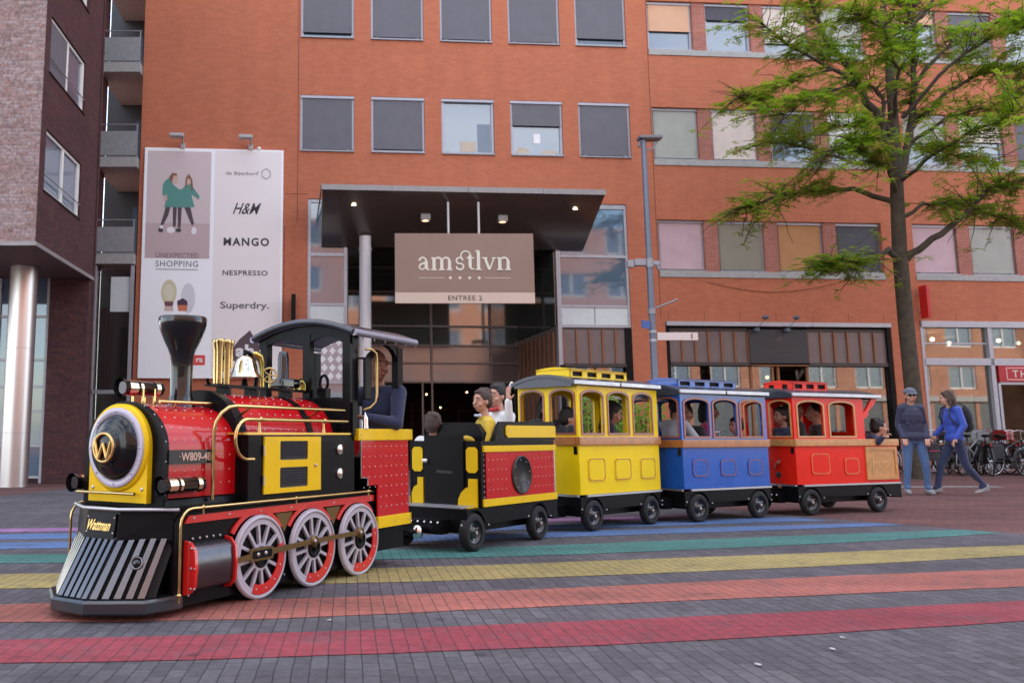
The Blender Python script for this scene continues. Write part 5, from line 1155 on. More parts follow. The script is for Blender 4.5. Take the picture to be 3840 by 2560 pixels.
    # roof: shallow arch with alu gutter
    rx0, rx1 = roof_x; n = 14; rz = lambda y: ZT + .0 + .085 * (1 - ((y - W2 / 2) / (W2 / 2 + .03)) ** 2)
    ys = [-.03 + (W2 + .06) * i / n for i in range(n + 1)]; k = n + 1
    A = [(rx0, y, rz(y)) for y in ys]; Bq = [(rx1, y, rz(y)) for y in ys]; A2 = [(x, y, z + .035) for x, y, z in A]; B2 = [(x, y, z + .035) for x, y, z in Bq]
    m = MB(); m.add(A2 + B2, [(i, k + i, k + i + 1, i + 1) for i in range(n)], True); m.add(A + Bq, [(i + 1, k + i + 1, k + i, i) for i in range(n)], True); m.add(A + A2, [(i + 1, i, k + i, k + i + 1) for i in range(n)]); m.add(Bq + B2, [(i, i + 1, k + i + 1, k + i) for i in range(n)])
    ro = m.build('roof', roofm, c)
    # front gable fill below the arch
    m = MB(); gp = [(-W2 / 2 + .01, ZT - .012), (W2 / 2 - .01, ZT - .012)] + [(W2 / 2 - .01 - (W2 - .02) * i / 12, rz(W2 / 2 + W2 / 2 - .01 - (W2 - .02) * i / 12) - .004) for i in range(13)]
    m.plate(gp, O=(rx0 + .03, W2 / 2, 0), U=FU, V=FV, d0=0, d1=.022); m.plate(gp, O=(rx1 - .01, W2 / 2, 0), U=FU, V=FV, d0=0, d1=.02); m.build('gable', roofm, ro)
    gx = (rx0 + rx1) / 2 + .0
    m = MB()
    spans = ((rx0, gx - .012), (gx + .012, rx1)) if not caboose else ((rx0, rx1),)
    for a, b in spans:
        m.box(a, b, -.05, -.026, ZT + .004, ZT + .046, .006); m.box(a, b, W2 + .026, W2 + .05, ZT + .004, ZT + .046, .006)
    m.build('roof_gutter', alu, ro)
    m = MB(); m.ball((rx0 + .02, W2 + .03, ZT + .05), .02, 8, 6); m.ball((x0 + .3, -.055, ZT - .0), .004, 6, 4); m.build('marker_light', bell_m, ro)
    # clerestory box with slots
    a, b, h, ns = cup; y0, y1 = (.16, .60); z0 = ZT + .075; z1 = z0 + h
    m = MB()
    sl = (b - a) / ns
    hs = [rect(a + sl * i + sl * .15, a + sl * (i + .82), z0 + h * .30, z0 + h * .78) for i in range(ns)]
    m.plate(rect(a, b, z0, z1), hs, O=(0, y0, 0), U=XZ[0], V=XZ[1], d0=-.012, d1=0); m.plate([(-p, q) for p, q in rect(a, b, z0, z1)], [[(-p, q) for p, q in hh] for hh in hs], O=(0, y1, 0), U=(-1, 0, 0), V=(0, 0, 1), d0=-.012, d1=0)
    if caboose: fh = [rect(-.14, -.06, z0 + h * .3, z0 + h * .78), rect(.06, .14, z0 + h * .3, z0 + h * .78)]
    else: fh = []
    m.plate(rect(-.22, .22, z0, z1), fh, O=(a + .012, W2 / 2, 0), U=FU, V=FV, d0=0, d1=.012); m.plate(rect(-.22, .22, z0, z1), [], O=(b, W2 / 2, 0), U=FU, V=FV, d0=0, d1=.012)
    nn = 8; tp = [(a - .012, y0 - .012 + (y1 - y0 + .024) * i / nn, z1 + .0 + .025 * sin(pi * i / nn)) for i in range(nn + 1)]; tq = [(b + .012, y, z) for _, y, z in tp]
    m.add(tp + tq, [(i, nn + 1 + i, nn + 2 + i, i + 1) for i in range(nn)], True); m.add([(x, y, z - .012) for x, y, z in tp + tq], [(i + 1, nn + 2 + i, nn + 1 + i, i) for i in range(nn)], True)
    m.add(tp, [list(range(nn + 1))[::-1]]); m.add(tq, [list(range(nn + 1))])
    m.build('clerestory', col, ro)
    m = MB(); m.box(a + .03, b - .03, y0 + .03, y1 - .03, z0, z1 - .015); m.build('clerestory_inside', dark, ro)
    # benches inside, door latch, wheels
    m = MB(); m.box(x0 + .04, x0 + .30, .06, W2 - .06, ZB + .02, .60); m.box(x1 - .34, x1 - .06, .06, W2 - .06, ZB + .02, .60); m.build('bench', wood, c)
    m = MB(); m.box(x0 - .010, x0 + .012, .02, .06, ZW0 - .09, ZW0 - .01, .004); m.build('door_latch', blk, c)
    chassis(c, x0 + .005, x1 + (.0 if not caboose else .02), wx, ZB - .024, W2)
    for w_ in wx: wheelset(c, w_)
    coupler(c, x0, W2)
    return c
ycar = carriage('train_carriage', 'yellow passenger carriage with arched windows behind the open black red one', (2.867, 9.377), 40, -.72, .76, yelc, trim, (-.80, .785),
    [(-.655, -.285), (-.19, .185), (.285, .645)], [(-.585, -.285, .49, .73), (-.115, .19, .49, .72), (.365, .66, .485, .715)], (-.60, .44, .105, 4), [-.505, .555])
bcar = carriage('train_carriage', 'blue passenger carriage with arched windows between the yellow and red ones', (4.356, 10.231), 29.5, -.74, .75, bluec, trim, (-.785, .77),
    [(-.685, -.275), (-.20, .21), (.275, .67)], [(-.595, -.335, .495, .69), (-.125, .145, .495, .685), (.36, .62, .49, .68)], (-.57, .44, .10, 4), [-.515, .535], zs=.035)
rcar = carriage('train_carriage', 'red caboose carriage with open rear platform at the tail of the train', (6.159, 11.097), 24, -.81, 1.05, redc, woodp, (-.855, .76),
    [(-.735, -.285), (-.175, .275)], [(-.56, -.23, .48, .74), (.03, .30, .47, .68)], (-.58, .04, .12, 3), [-.59, .625], caboose=True, zs=.03)
# caboose extras: bracket, wooden letter board
m = MB(); m.plate([(.46, 1.17), (.50, 1.17), (.56, 1.22), (.56, 1.26), (.66, 1.33), (.72, 1.40), (.74, 1.425), (.64, 1.425), (.60, 1.38), (.52, 1.28), (.46, 1.24)], O=(0, .03, 0), U=XZ[0], V=XZ[1], d0=0, d1=.03)
m.plate([(-a, b) for a, b in [(.46, 1.17), (.50, 1.17), (.56, 1.22), (.56, 1.26), (.66, 1.33), (.72, 1.40), (.74, 1.425), (.64, 1.425), (.60, 1.38), (.52, 1.28), (.46, 1.24)]], O=(0, W2 - .03, 0), U=(-1, 0, 0), V=(0, 0, 1), d0=0, d1=.03)
m.build('roof_bracket', redc, rcar)
m = MB(); m.plate(rect(.43, 1.02, .40, .81), [rect(.47, .98, .44, .77)], O=(0, -.0, 0), U=XZ[0], V=XZ[1], d0=0, d1=.016); m.plate(rect(.47, .98, .44, .77), O=(0, 0, 0), U=XZ[0], V=XZ[1], d0=0, d1=.006)
wb = m.build('wooden_board', woodp, rcar)
text('Hero', (.70, -.006, .61), *XZ, w=.30, h=.13, d=.004, mat=pmat('pale_letters', (.62, .36, .13), .45), parent=wb, bold=.01)
# latch lettering on blue carriage is a soft reflection in the photograph, nothing is written there

# -- open black and red carriage
c1 = thing('open_carriage', 'black and red open carriage with yellow plates coupled behind the locomotive', 'carriage', (1.409, 7.909, 0), radians(49.5))
chassis(c1, -.66, .93, [-.548, .562], .345, .76)
for w_ in (-.548, .562): wheelset(c1, w_, .76)
coupler(c1, -.66, .76)
m = MB(); m.plate(rect(-.42, .89, .35, .905), O=(0, .025, 0), U=XZ[0], V=XZ[1], d0=0, d1=.022); m.plate(rect(-.89, .42, .35, .905), O=(0, .735, 0), U=(-1, 0, 0), V=(0, 0, 1), d0=0, d1=.022)
m.box(-.42, -.40, .03, .73, .35, .905, .0); m.box(.87, .89, .03, .73, .35, .905); m.box(-.40, .87, .03, .73, .35, .37)
bd = m.build('body', blk2, c1)
# raised rear side with slanted front
m = MB()
for O_, U_, sg in (((0, .03, 0), (1, 0, 0), 1), ((0, .73, 0), (-1, 0, 0), -1)):
    p = [(-.17, .906), (.93, .906), (.93, 1.085), (-.08, 1.075), (-.12, 1.03)]
    m.plate([(sg * a, b) for a, b in p], O=O_, U=U_, V=(0, 0, 1), d0=-.012, d1=.02)
m.box(.90, .93, .04, .72, .906, 1.085); m.build('side_board', blk2, c1)
m = MB(); p = [(.03, .935), (.92, .935), (.93, .95), (.93, 1.03), (.92, 1.045), (.03, 1.042), (.0, 1.02), (.0, .955)]
m.plate(p, O=(0, .009, 0), U=XZ[0], V=XZ[1], d0=0, d1=.012); 
m.box(-.40, .91, -.014, .006, .812, .865, .003); m.box(-.41, .91, -.014, .006, .352, .415, .003); m.box(-.41, .91, .754, .774, .352, .415, .003)
yp = m.build('yellow_band', yel, c1)
m = MB(); rivets(m, [(.45, .99), (.06, .99), (.88, .99), (.3, .84), (-.37, .84), (.88, .84), (.25, .383), (-.37, .383)], (0, -.0145, 0), *XZ, .006, .004); m.build('rivet', rivet, yp)
m = MB(); m.plate(rect(-.36, .865, .417, .81), O=(0, .003, 0), U=XZ[0], V=XZ[1], d0=0, d1=.010); rp = m.build('red_panel', red, c1)
m = MB(); rivets(m, [(-.32 + .073 * i, .745 - .085 * j) for i in range(17) for j in range(4) if abs(-.32 + .073 * i - .235) > .2], (0, -.007, 0), *XZ, .0055, .004)
for j in range(9): m.ball((-.385, -.0, .43 + .045 * j), .006, 6, 4)
m.box(.865, .885, -.008, .003, .417, .81); m.build('rivet', rivet, rp)
m = MB(); m.lathe([(.172, 0), (.172, .014), (.165, .018), (.155, .018), (.155, .012), (.001, .012)], (.238, -.006, .602), (0, -1, 0), 44, caps=False); md = m.build('round_plate', pmat('medallion_black', (.02, .019, .019), .45), c1)
m = MB()
for k in range(8): t = 2 * pi * k / 8 + .2; m.ball((.238 + .135 * cos(t), -.018, .602 + .135 * sin(t)), .006, 6, 4)
m.build('bolt', rivet, md)
text('Wattman', (.25, -.018, .545), *XZ, w=.17, h=.03, d=.002, mat=pmat('dim_letters', (.10, .095, .09), .4), parent=md, shear=.3)
# front end: posts, door, yellow plates and fins. faces -x
m = MB(); m.plate(rect(-.205, .205, .34, .955), O=(-.422, .38, 0), U=FU, V=FV, d0=0, d1=.018); fd = m.build('front_door', pmat('door_black', (.007, .0065, .0065), .5, spec=.15), c1)
text('Wattman', (-.4415, .37, .64), FU, FV, w=.17, h=.03, d=.002, mat=M['dim_letters'], parent=fd, shear=.3)
m = MB(); m.box(-.455, -.42, .54, .60, .715, .745, .006); m.ball((-.45, .56, .73), .022, 10, 8); m.build('door_latch', chrome, c1)
for y0, y1 in ((.035, .15), (.61, .725)):
    m = MB(); m.plate(octo(-y1, -y0, .635, .853, .025), O=(-.421, 0, 0), U=(0, -1, 0), V=(0, 0, 1), d0=0, d1=.01); m.build('yellow_plate', yel, c1)
fin = [(-.04, .34), (-.235, .34), (-.225, .40), (-.19, .46), (-.15, .50), (-.10, .52), (-.10, .585), (-.04, .585)]
m = MB(); m.plate(fin, O=(-.44, 0, 0), U=(0, -1, 0), V=(0, 0, 1), d0=0, d1=.012) if False else None
m = MB(); m.plate([(-.04, .345), (-.235, .345), (-.228, .41), (-.20, .465), (-.155, .505), (-.125, .515), (-.125, .585), (-.04, .585)], O=(-.422, 0, 0), U=(0, -1, 0), V=(0, 0, 1), d0=0, d1=.02); m.box(-.58, -.43, .05, .24, .346, .356); m.build('yellow_fin', yel, c1)
m = MB(); m.plate([(-.725, .345), (-.60, .345), (-.60, .585), (-.66, .585), (-.66, .52), (-.70, .50), (-.725, .45)], O=(-.422, 0, 0), U=(0, -1, 0), V=(0, 0, 1), d0=0, d1=.02); m.build('yellow_fin', yel, c1)
m = MB(); m.box(-.66, -.43, .06, .70, .346, .36, .003); m.build('footboard', steel, c1)
# seats
m = MB()
bk = [(-.30, .60), (-.30, .98), (-.24, 1.055), (.24, 1.055), (.30, .98), (.30, .60)]
m.plate(bk, O=(-.20, .38, 0), U=FU, V=FV, d0=0, d1=.07); m.box(-.38, -.2, .06, .70, .37, .60, .02); m.box(-.13, .10, .06, .70, .37, .6, .02)
m.plate([(a, b - .03) for a, b in bk], O=(.40, .38, 0), U=FU, V=FV, d0=0, d1=.06); m.box(.58, .86, .06, .7, .37, .6, .02); m.build('seat', blk2, c1)
# ================================================================== PEOPLE  (local frame: x forward, y to the person's left, z up)
def remesh(mb, name, mats, parent, vox=.009, smooth=3, label=None):
    o = mb.build(name, mats, None)
    md = o.modifiers.new('r', 'REMESH'); md.mode = 'VOXEL'; md.voxel_size = vox; md.use_smooth_shade = True
    ms = o.modifiers.new('s', 'SMOOTH'); ms.iterations = smooth; ms.factor = .5
    dg = bpy.context.evaluated_depsgraph_get(); me = bpy.data.meshes.new_from_object(o.evaluated_get(dg)); old = o.data
    o.modifiers.clear(); o.data = me; me.name = name; bpy.data.meshes.remove(old); o.parent = parent
    me.polygons.foreach_set('use_smooth', [True] * len(me.polygons))
    if label: o['label'] = label
    return o
def V3(*a): return Vector(a)
def figure(label, loc, rz, J, k=1.0, skinm=None, hairm=None, top=None, bottom=None, shoes=None, hair='short', turn=0, sleeve=1.0, vox=.010, extra=None, group=None, nod=0, jacket=0, hood=False, female=False):
    """J: joints in metres for scale 1: pelvis, chest, neck, head, shL, elL, wrL, hpL, knL, anL and the R ones"""
    r = thing('person', label, 'person', loc, rz, group)
    skinm = skinm or skin; P = {a: Vector(b) * k for a, b in J.items() if a[:4] not in ('palm', 'curl') and a[:3] != 'toe'}
    hd = P['head']; R = Matrix.Rotation(turn, 3, 'Z') @ Matrix.Rotation(nod, 3, 'Y')
    def H(x, y, z): return hd + R @ Vector((x, y, z)) * hk
    hk = k if k > .9 else k * (1 + (.9 - k) * .55)
    b = MB()
    # skull, jaw, nose, ears, neck
    b.ball(H(0, 0, .015), (.098 * hk, .077 * hk, .108 * hk), 20, 14, R); b.ball(H(.022, 0, -.055), (.068 * hk, .056 * hk, .062 * hk), 16, 10, R); b.ball(H(.048, 0, -.088), (.03 * hk, .032 * hk, .026 * hk), 12, 8, R)
    b.cap(H(.088, 0, .012), H(.112, 0, -.028), .012 * hk, .017 * hk, 8); b.ball(H(.088, 0, -.062), (.014 * hk, .026 * hk, .012 * hk), 10, 6, R)
    b.ball(H(.078, .0, .03), (.018 * hk, .052 * hk, .012 * hk), 10, 6, R)
    for s in (1, -1): b.ball(H(-.002, .078 * s, -.008), (.022 * hk, .010 * hk, .032 * hk), 10, 8, R); b.ball(H(.062, .042 * s, -.035), (.026 * hk, .024 * hk, .026 * hk), 10, 6, R)
    b.cap(P['neck'] + V3(0, 0, -.04 * k), H(-.012, 0, -.06), .055 * k, .050 * k)
    ch, pe = P['chest'], P['pelvis']
    b.ball(ch, (.10 * k, .15 * k, .17 * k)); b.ball((ch + pe) / 2, (.095 * k, .13 * k, .16 * k)); b.ball(pe, (.11 * k, .15 * k, .11 * k))
    for s in 'LR':
        sg = 1 if s == 'L' else -1; sh, el, wr = P['sh' + s], P['el' + s], P['wr' + s]
        b.cap(P['neck'] + V3(0, 0, -.05 * k), sh, .045 * k, .045 * k); b.cap(sh, el, .043 * k, .033 * k); b.cap(el, wr, .035 * k, .022 * k)
        hp, kn, an = P['hp' + s], P['kn' + s], P['an' + s]
        b.cap(pe + V3(0, .05 * sg * k, 0), hp, .085 * k, .08 * k); b.cap(hp, kn, .075 * k, .05 * k); b.cap(kn, an, .052 * k, .034 * k)
        ft = Vector((an.x, an.y, an.z)); fw = Vector(J.get('toe' + s, (.15, .02 * sg, -.055))) * k; b.cap(ft + V3(-.03 * k, 0, -.045 * k), ft + fw, .034 * k, .028 * k)
        # hand: palm, four bent fingers of different length, thumb from the side
        d = (wr - el).normalized(); up = V3(0, 0, 1) if abs(d.z) < .9 else V3(1, 0, 0); sd = d.cross(up).normalized(); pn = sd.cross(d).normalized()
        if J.get('palm' + s) is not None: pn = Vector(J['palm' + s]).normalized(); pn = (pn - d * pn.dot(d)).normalized(); sd = pn.cross(d).normalized()
        cu = J.get('curl' + s, .5); pc = wr + d * .05 * k
        Rm = Matrix((d, sd, pn)).transposed(); b.ball(pc, (.05 * k, .042 * k, .016 * k), 14, 8, Rm)
        for i, ln in enumerate((.068, .078, .072, .055)):
            o0 = wr + d * (.085 * k) + sd * ((i - 1.5) * .0205 * k); d1 = (d * cos(cu * .6) - pn * sin(cu * .6)); d2 = (d * cos(cu * 1.5) - pn * sin(cu * 1.5)); d1 = d1 + sd * ((i - 1.5) * .06)
            m1 = o0 + d1 * ln * .55 * k; m2 = m1 + d2 * ln * .5 * k; b.cap(o0, m1, .0092 * k, .0085 * k, 8); b.cap(m1, m2, .0085 * k, .0072 * k, 8)
        th = -sd * sg * (1 if s == 'L' else 1)
        t0 = wr + d * .028 * k - sd * .03 * k; t1 = t0 + (d * .6 - sd * .8 - pn * .25).normalized() * .035 * k; t2 = t1 + (d * .9 - sd * .25 - pn * .4).normalized() * .03 * k; b.cap(t0, t1, .0115 * k, .0105 * k, 8); b.cap(t1, t2, .0105 * k, .009 * k, 8)
    body = remesh(b, 'body', skinm, r, vox=min(vox, .0078), smooth=2)
    # eyes, brows, lips
    m = MB(); mb2 = MB(); m3 = MB()
    for s in (1, -1):
        m.ball(H(.0885, .032 * s, .010), (.008 * hk, .0135 * hk, .006 * hk), 10, 8, R); mb2.ball(H(.0945, .032 * s, .010), (.005 * hk, .0075 * hk, .0065 * hk), 8, 6, R)
        m3.tube([H(.095, .014 * s, .032), H(.096, .034 * s, .037), H(.083, .054 * s, .031)], .0042 * hk, 6)
    m.build('eye', pmat('eye_white', (.36, .34, .32), .3), r); mb2.build('iris', pmat('iris', (.03, .018, .012), .2), r); m3.build('eyebrow', hairm or hair_k, r)
    m = MB(); m.ball(H(.0985, 0, -.062), (.006 * hk, .024 * hk, .008 * hk), 10, 6, R); m.build('lips', pmat('lips', (.42, .12, .10), .45), r)
    # hair
    hm = hairm or hair_k; h = MB()
    if hair == 'crop':
        h.ball(H(-.014, 0, .036), (.094 * hk, .080 * hk, .094 * hk), 20, 12, R)
    elif hair:
        h.ball(H(-.020, 0, .040), (.104 * hk, .091 * hk, .104 * hk), 20, 12, R); h.ball(H(-.045, 0, .0), (.080 * hk, .088 * hk, .09 * hk), 16, 10, R)
        h.ball(H(.035, 0, .098), (.055 * hk, .062 * hk, .028 * hk), 14, 8, R)
        rnd = random.Random(len(label))
        for q in range(14):
            a = rnd.uniform(0, 2 * pi); e = rnd.uniform(.5, 1.3); h.ball(H(-.03 + .085 * cos(a) * cos(e) , .08 * sin(a) * cos(e), .05 + .085 * sin(e)), .026 * hk, 8, 6)
    if hair in ('long', 'bob'):
        ln = .20 if hair == 'long' else .10
        for s in (1, -1): h.cap(H(-.02, .075 * s, .0), H(-.035, .078 * s, -ln), .032 * hk, .026 * hk)
        h.cap(H(-.07, 0, .0), H(-.085, 0, -ln), .065 * hk, .05 * hk)
    if hair: remesh(h, 'hair', hm, r, vox=.009, smooth=1)
    # clothes
    t = MB(); e = .013 + jacket
    t.ball(ch, ((.108 + e) * k, (.148 + e) * k, (.185 + e) * k)); t.ball((ch + pe) / 2, ((.10 + e) * k, (.13 + e) * k, (.19 + e) * k)); t.ball(pe + V3(0, 0, .02 * k), ((.12 + e) * k, (.160 + e) * k, (.11 + e) * k))
    t.ball(P['neck'] + V3(-.005, 0, -.035) * k, ((.07 + e) * k, (.075 + e) * k, .04 * k))
    for s in 'LR':
        sh, el, wr = P['sh' + s], P['el' + s], P['wr' + s]
        t.cap(P['neck'] + V3(0, 0, -.06 * k), sh, (.052 + e) * k, (.048 + e) * k); t.cap(sh, el, (.048 + e) * k, (.038 + e) * k)
        if sleeve > .6: t.cap(el, el.lerp(wr, sleeve), (.038 + e) * k, (.026 + e) * k)
        else: pass
    # soft folds
    rnd = random.Random(sum(map(ord, label)))
    for q in range(10):
        a = rnd.uniform(0, 2 * pi); z = rnd.uniform(-.5, .5); c0 = (ch + pe) / 2 + V3(.115 * cos(a), .155 * sin(a), z * .4) * k; t.cap(c0, c0 + V3(.03 * rnd.uniform(-1, 1), .06 * rnd.uniform(-1, 1), .05 * rnd.uniform(-1, 1)) * k, (.016 + e * .4) * k, .008 * k, 8)
    if hood: t.ball(P['neck'] + V3(-.09, 0, .0) * k, (.06 * k, .10 * k, .06 * k)); t.cap(P['neck'] + V3(-.02, .07, .0) * k, P['neck'] + V3(.03, .05, -.01) * k, .03 * k); t.cap(P['neck'] + V3(-.02, -.07, .0) * k, P['neck'] + V3(.03, -.05, -.01) * k, .03 * k)
    remesh(t, 'shirt' if not jacket else 'jacket', top, r, vox=vox, smooth=3)
    p = MB(); p.ball(pe - V3(0, 0, .01) * k, (.128 * k, .168 * k, .12 * k))
    for s in 'LR':
        sg = 1 if s == 'L' else -1; hp, kn, an = P['hp' + s], P['kn' + s], P['an' + s]
        p.cap(pe + V3(0, .05 * sg * k, -.02 * k), hp, .092 * k, .092 * k); p.cap(hp, kn, .090 * k, .063 * k); p.cap(kn, an + V3(0, 0, .03 * k), .063 * k, .048 * k)
        p.cap(an.lerp(kn, .12) - V3(.02, .0, .0) * k, an.lerp(kn, .05) + V3(.03, 0, 0) * k, .046 * k, .046 * k)
    remesh(p, 'trousers', bottom, r, vox=vox, smooth=3)
    if shoes is not None:
        for s in 'LR':
            sg = 1 if s == 'L' else -1; an = P['an' + s]; dirv = Vector(J.get('toe' + s, (.15, .02 * sg, -.055))) * k; q = MB(); q.cap(an + V3(-.035, 0, -.03) * k, an + dirv, .043 * k, .038 * k); q.cap(an + V3(-.03, 0, .02) * k, an + V3(.02, 0, -.03) * k, .045 * k, .045 * k)
            so_ = remesh(q, 'shoe', shoes, r, vox=.009, smooth=2)
            z0 = an.z - .085 * k
            for v in so_.data.vertices: v.co.z = max(v.co.z, z0)
    if extra: extra(r, P, H, R, hk)
    return r
STAND = dict(pelvis=(0, 0, .93), chest=(0, 0, 1.27), neck=(-.01, 0, 1.48), head=(.025, 0, 1.63), shL=(0, .165, 1.43), elL=(-.03, .215, 1.15), wrL=(.05, .20, .92), shR=(0, -.165, 1.43), elR=(-.03, -.215, 1.15), wrR=(.05, -.20, .92),
    hpL=(0, .09, .88), knL=(.02, .10, .48), anL=(-.01, .11, .085), hpR=(0, -.09, .88), knR=(.02, -.10, .48), anR=(-.01, -.11, .085))
SIT = dict(pelvis=(0, 0, .09), chest=(-.01, 0, .40), neck=(.0, 0, .61), head=(.03, 0, .76), shL=(0, .17, .55), elL=(.02, .215, .30), wrL=(.16, .12, .16), shR=(0, -.17, .55), elR=(.02, -.215, .30), wrR=(.16, -.12, .16),
    hpL=(.02, .08, .06), knL=(.16, .08, -.05), anL=(.05, .08, -.16), hpR=(.02, -.08, .06), knR=(.16, -.08, -.05), anR=(.05, -.08, -.16))
def JJ(base, **k): d = dict(base); d.update(k); return d
def tw(P0, deg, s, w, z=0):   # carriage coordinates -> world
    a = radians(deg); return (P0[0] + s * cos(a) - w * sin(a), P0[1] + s * sin(a) + w * cos(a), z)
E0, C0, Y0, B0, R0 = ((-.897, 4.809), 56), ((1.409, 7.909), 49.5), ((2.867, 9.377), 40), ((4.356, 10.231), 29.5), ((6.159, 11.097), 24)
navy = cloth('navy', (.014, .020, .062)); navy2 = cloth('navy_down', (.016, .018, .055), .55); jean = cloth('jeans', (.06, .12, .25)); jean2 = cloth('dark_jeans', (.018, .028, .075)); royal = cloth('royal_blue', (.02, .06, .38), .6)
ywc = cloth('mustard', (.62, .42, .03)); wht = cloth('white_wool', (.72, .70, .68)); greyc = cloth('grey', (.30, .31, .34)); darkc = cloth('charcoal', (.025, .025, .03)); cream = cloth('cream', (.55, .50, .40)); redk = cloth('red', (.45, .03, .03)); pink = cloth('pink', (.7, .03, .15))
shoe_g = pmat('grey_shoe', (.25, .25, .26), .7)
# driver: sits in the cab, turned towards the camera's right, hand forward on the controls
figure('man in a dark blue sweater driving the locomotive from its open cab', tw(*E0, 2.40, .22, .78), radians(56 + 176), JJ(SIT, chest=(.02, 0, .36), neck=(.03, 0, .56), head=(.07, 0, .71), shL=(.02, .18, .50), shR=(.02, -.18, .50),
    elL=(.16, .25, .26), wrL=(.38, .14, .30), elR=(.26, -.22, .32), wrR=(.48, -.10, .36)), 1.0, skin_d, hair_k, navy, darkc, None, 'crop', turn=radians(75), nod=.05)
# boy in yellow in the open carriage
def boy_x(r, P, H, R, k):
    m = MB(); m.tube([H(.06, .045, -.15), H(.075, 0, -.155), H(.06, -.045, -.15)], .016 * k, 8); m.build('collar', cloth('pale_shirt', (.5, .55, .65)), r)
figure('young boy in a mustard yellow sweater looking out of the open carriage', tw(*C0, -.02, .20, .62), radians(190), JJ(SIT, elR=(.06, -.24, .32), wrR=(.22, -.20, .34), elL=(.10, .24, .34), wrL=(.28, .16, .38), head=(.035, 0, .80), neck=(0, 0, .64), chest=(0, 0, .42)), .80, skin, hair_b, ywc, jean2, None, 'short', turn=radians(22), extra=boy_x)
def wom_x(r, P, H, R, k):
    m = MB(); m.tube([H(.05, .06, -.13), H(.085, 0, -.15), H(.05, -.06, -.13)], .022, 8); m.build('scarf', redk, r)
figure('smiling dark haired woman waving in white sleeves behind the boy in yellow', tw(*C0, .74, .50, .66), radians(205), JJ(SIT, head=(.03, 0, .73), neck=(0, 0, .575), chest=(0, 0, .37), shL=(0, .18, .51), shR=(0, -.18, .51), elL=(.10, .30, .40), wrL=(.12, .33, .66), palmL=(1, 0, 0), curlL=.15, elR=(.14, -.20, .30), wrR=(.32, -.12, .28)), .93, skin, hair_k, wht, navy, None, 'short', turn=radians(15), extra=wom_x, female=True)
figure('child with dark hair and a white coat seen from behind in the open carriage', tw(*C0, -.28, .60, .46), radians(50), JJ(SIT, head=(.03, 0, .75), neck=(0, 0, .59)), .78, skin_d, hair_b, wht, jean2, None, 'short', jacket=.02)
figure('child with dark hair leaning at the front window of the yellow carriage', tw(*Y0, -.52, .30, .58), radians(10), JJ(SIT, head=(.05, 0, .68), neck=(.02, 0, .54)), .80, skin, hair_k, darkc, jean2, None, 'short', turn=-.3)
figure('dark haired adult seated on the far side inside the yellow carriage', tw(*Y0, -.50, .58, .58), radians(-60), JJ(SIT, head=(.03, 0, .72)), .9, skin_d, hair_k, darkc, darkc, None, 'bob')
figure('woman with long black hair inside the yellow carriage, behind its middle side window', tw(*Y0, .30, .33, .55), radians(-12), JJ(SIT, head=(.06, 0, .70), neck=(.02, 0, .55)), .92, skin, hair_k, darkc, darkc, None, 'long', nod=.25)
figure('small child in a cream coat low behind the yellow carriage window', tw(*Y0, -.27, .42, .46), radians(180), JJ(SIT), .62, skin, hair_b, cream, jean2, None, 'short', jacket=.02)
figure('man in a grey shirt seated at the front of the blue carriage', tw(*B0, -.50, .30, .54), radians(20), JJ(SIT, head=(.08, 0, .77), neck=(.03, 0, .62), elL=(.12, .25, .33), elR=(.12, -.26, .34)), .97, skin_d, hair_k, greyc, darkc, None, 'short', sleeve=.5, nod=.2)
figure('person resting a hand on the wooden sill of the blue carriage', tw(*B0, -.12, .44, .52), radians(240), JJ(SIT, elR=(.26, -.26, .42), wrR=(.42, -.12, .44), elL=(.1, .26, .3), palmR=(0, 0, 1), curlR=.8), .9, skin, hair_k, darkc, darkc, None, 'short')
figure('person holding pink cloth beside the middle window of the blue carriage', tw(*B0, .22, .42, .52), radians(-20), JJ(SIT), .95, skin_d, hair_k, pink, darkc, None, 'bob')
figure('child with black hair low at the rear window of the blue carriage', tw(*B0, .55, .25, .50), radians(200), JJ(SIT), .74, skin, hair_k, redk, darkc, None, 'short')
figure('person in a dark suit at the first window of the red carriage', tw(*R0, -.30, .42, .54), radians(0), JJ(SIT), .97, skin_d, hair_k, darkc, darkc, None, 'crop')
figure('person in a dark grey top at the second window of the red carriage', tw(*R0, .12, .40, .52), radians(170), JJ(SIT), .95, skin, hair_k, cloth('dark_grey', (.07, .07, .08)), darkc, None, 'crop')
figure('person in navy seated at the front corner of the red carriage', tw(*R0, -.62, .30, .52), radians(190), JJ(SIT), .88, skin_d, hair_k, navy, darkc, None, 'short')
figure('child in navy leaning with both hands over the rear rail of the red caboose', tw(*R0, .80, .22, .50), radians(-35), JJ(SIT, chest=(.06, 0, .38), neck=(.12, 0, .55), head=(.17, 0, .66), shL=(.11, .18, .50), shR=(.11, -.18, .50), elL=(.22, .30, .42), wrL=(.24, .16, .50), elR=(.16, -.30, .44), wrR=(.22, -.30, .50), palmL=(0, 0, 1), palmR=(0, 0, 1), curlL=1, curlR=1), .84, skin, hair_k, navy, darkc, None, 'short', turn=.35)
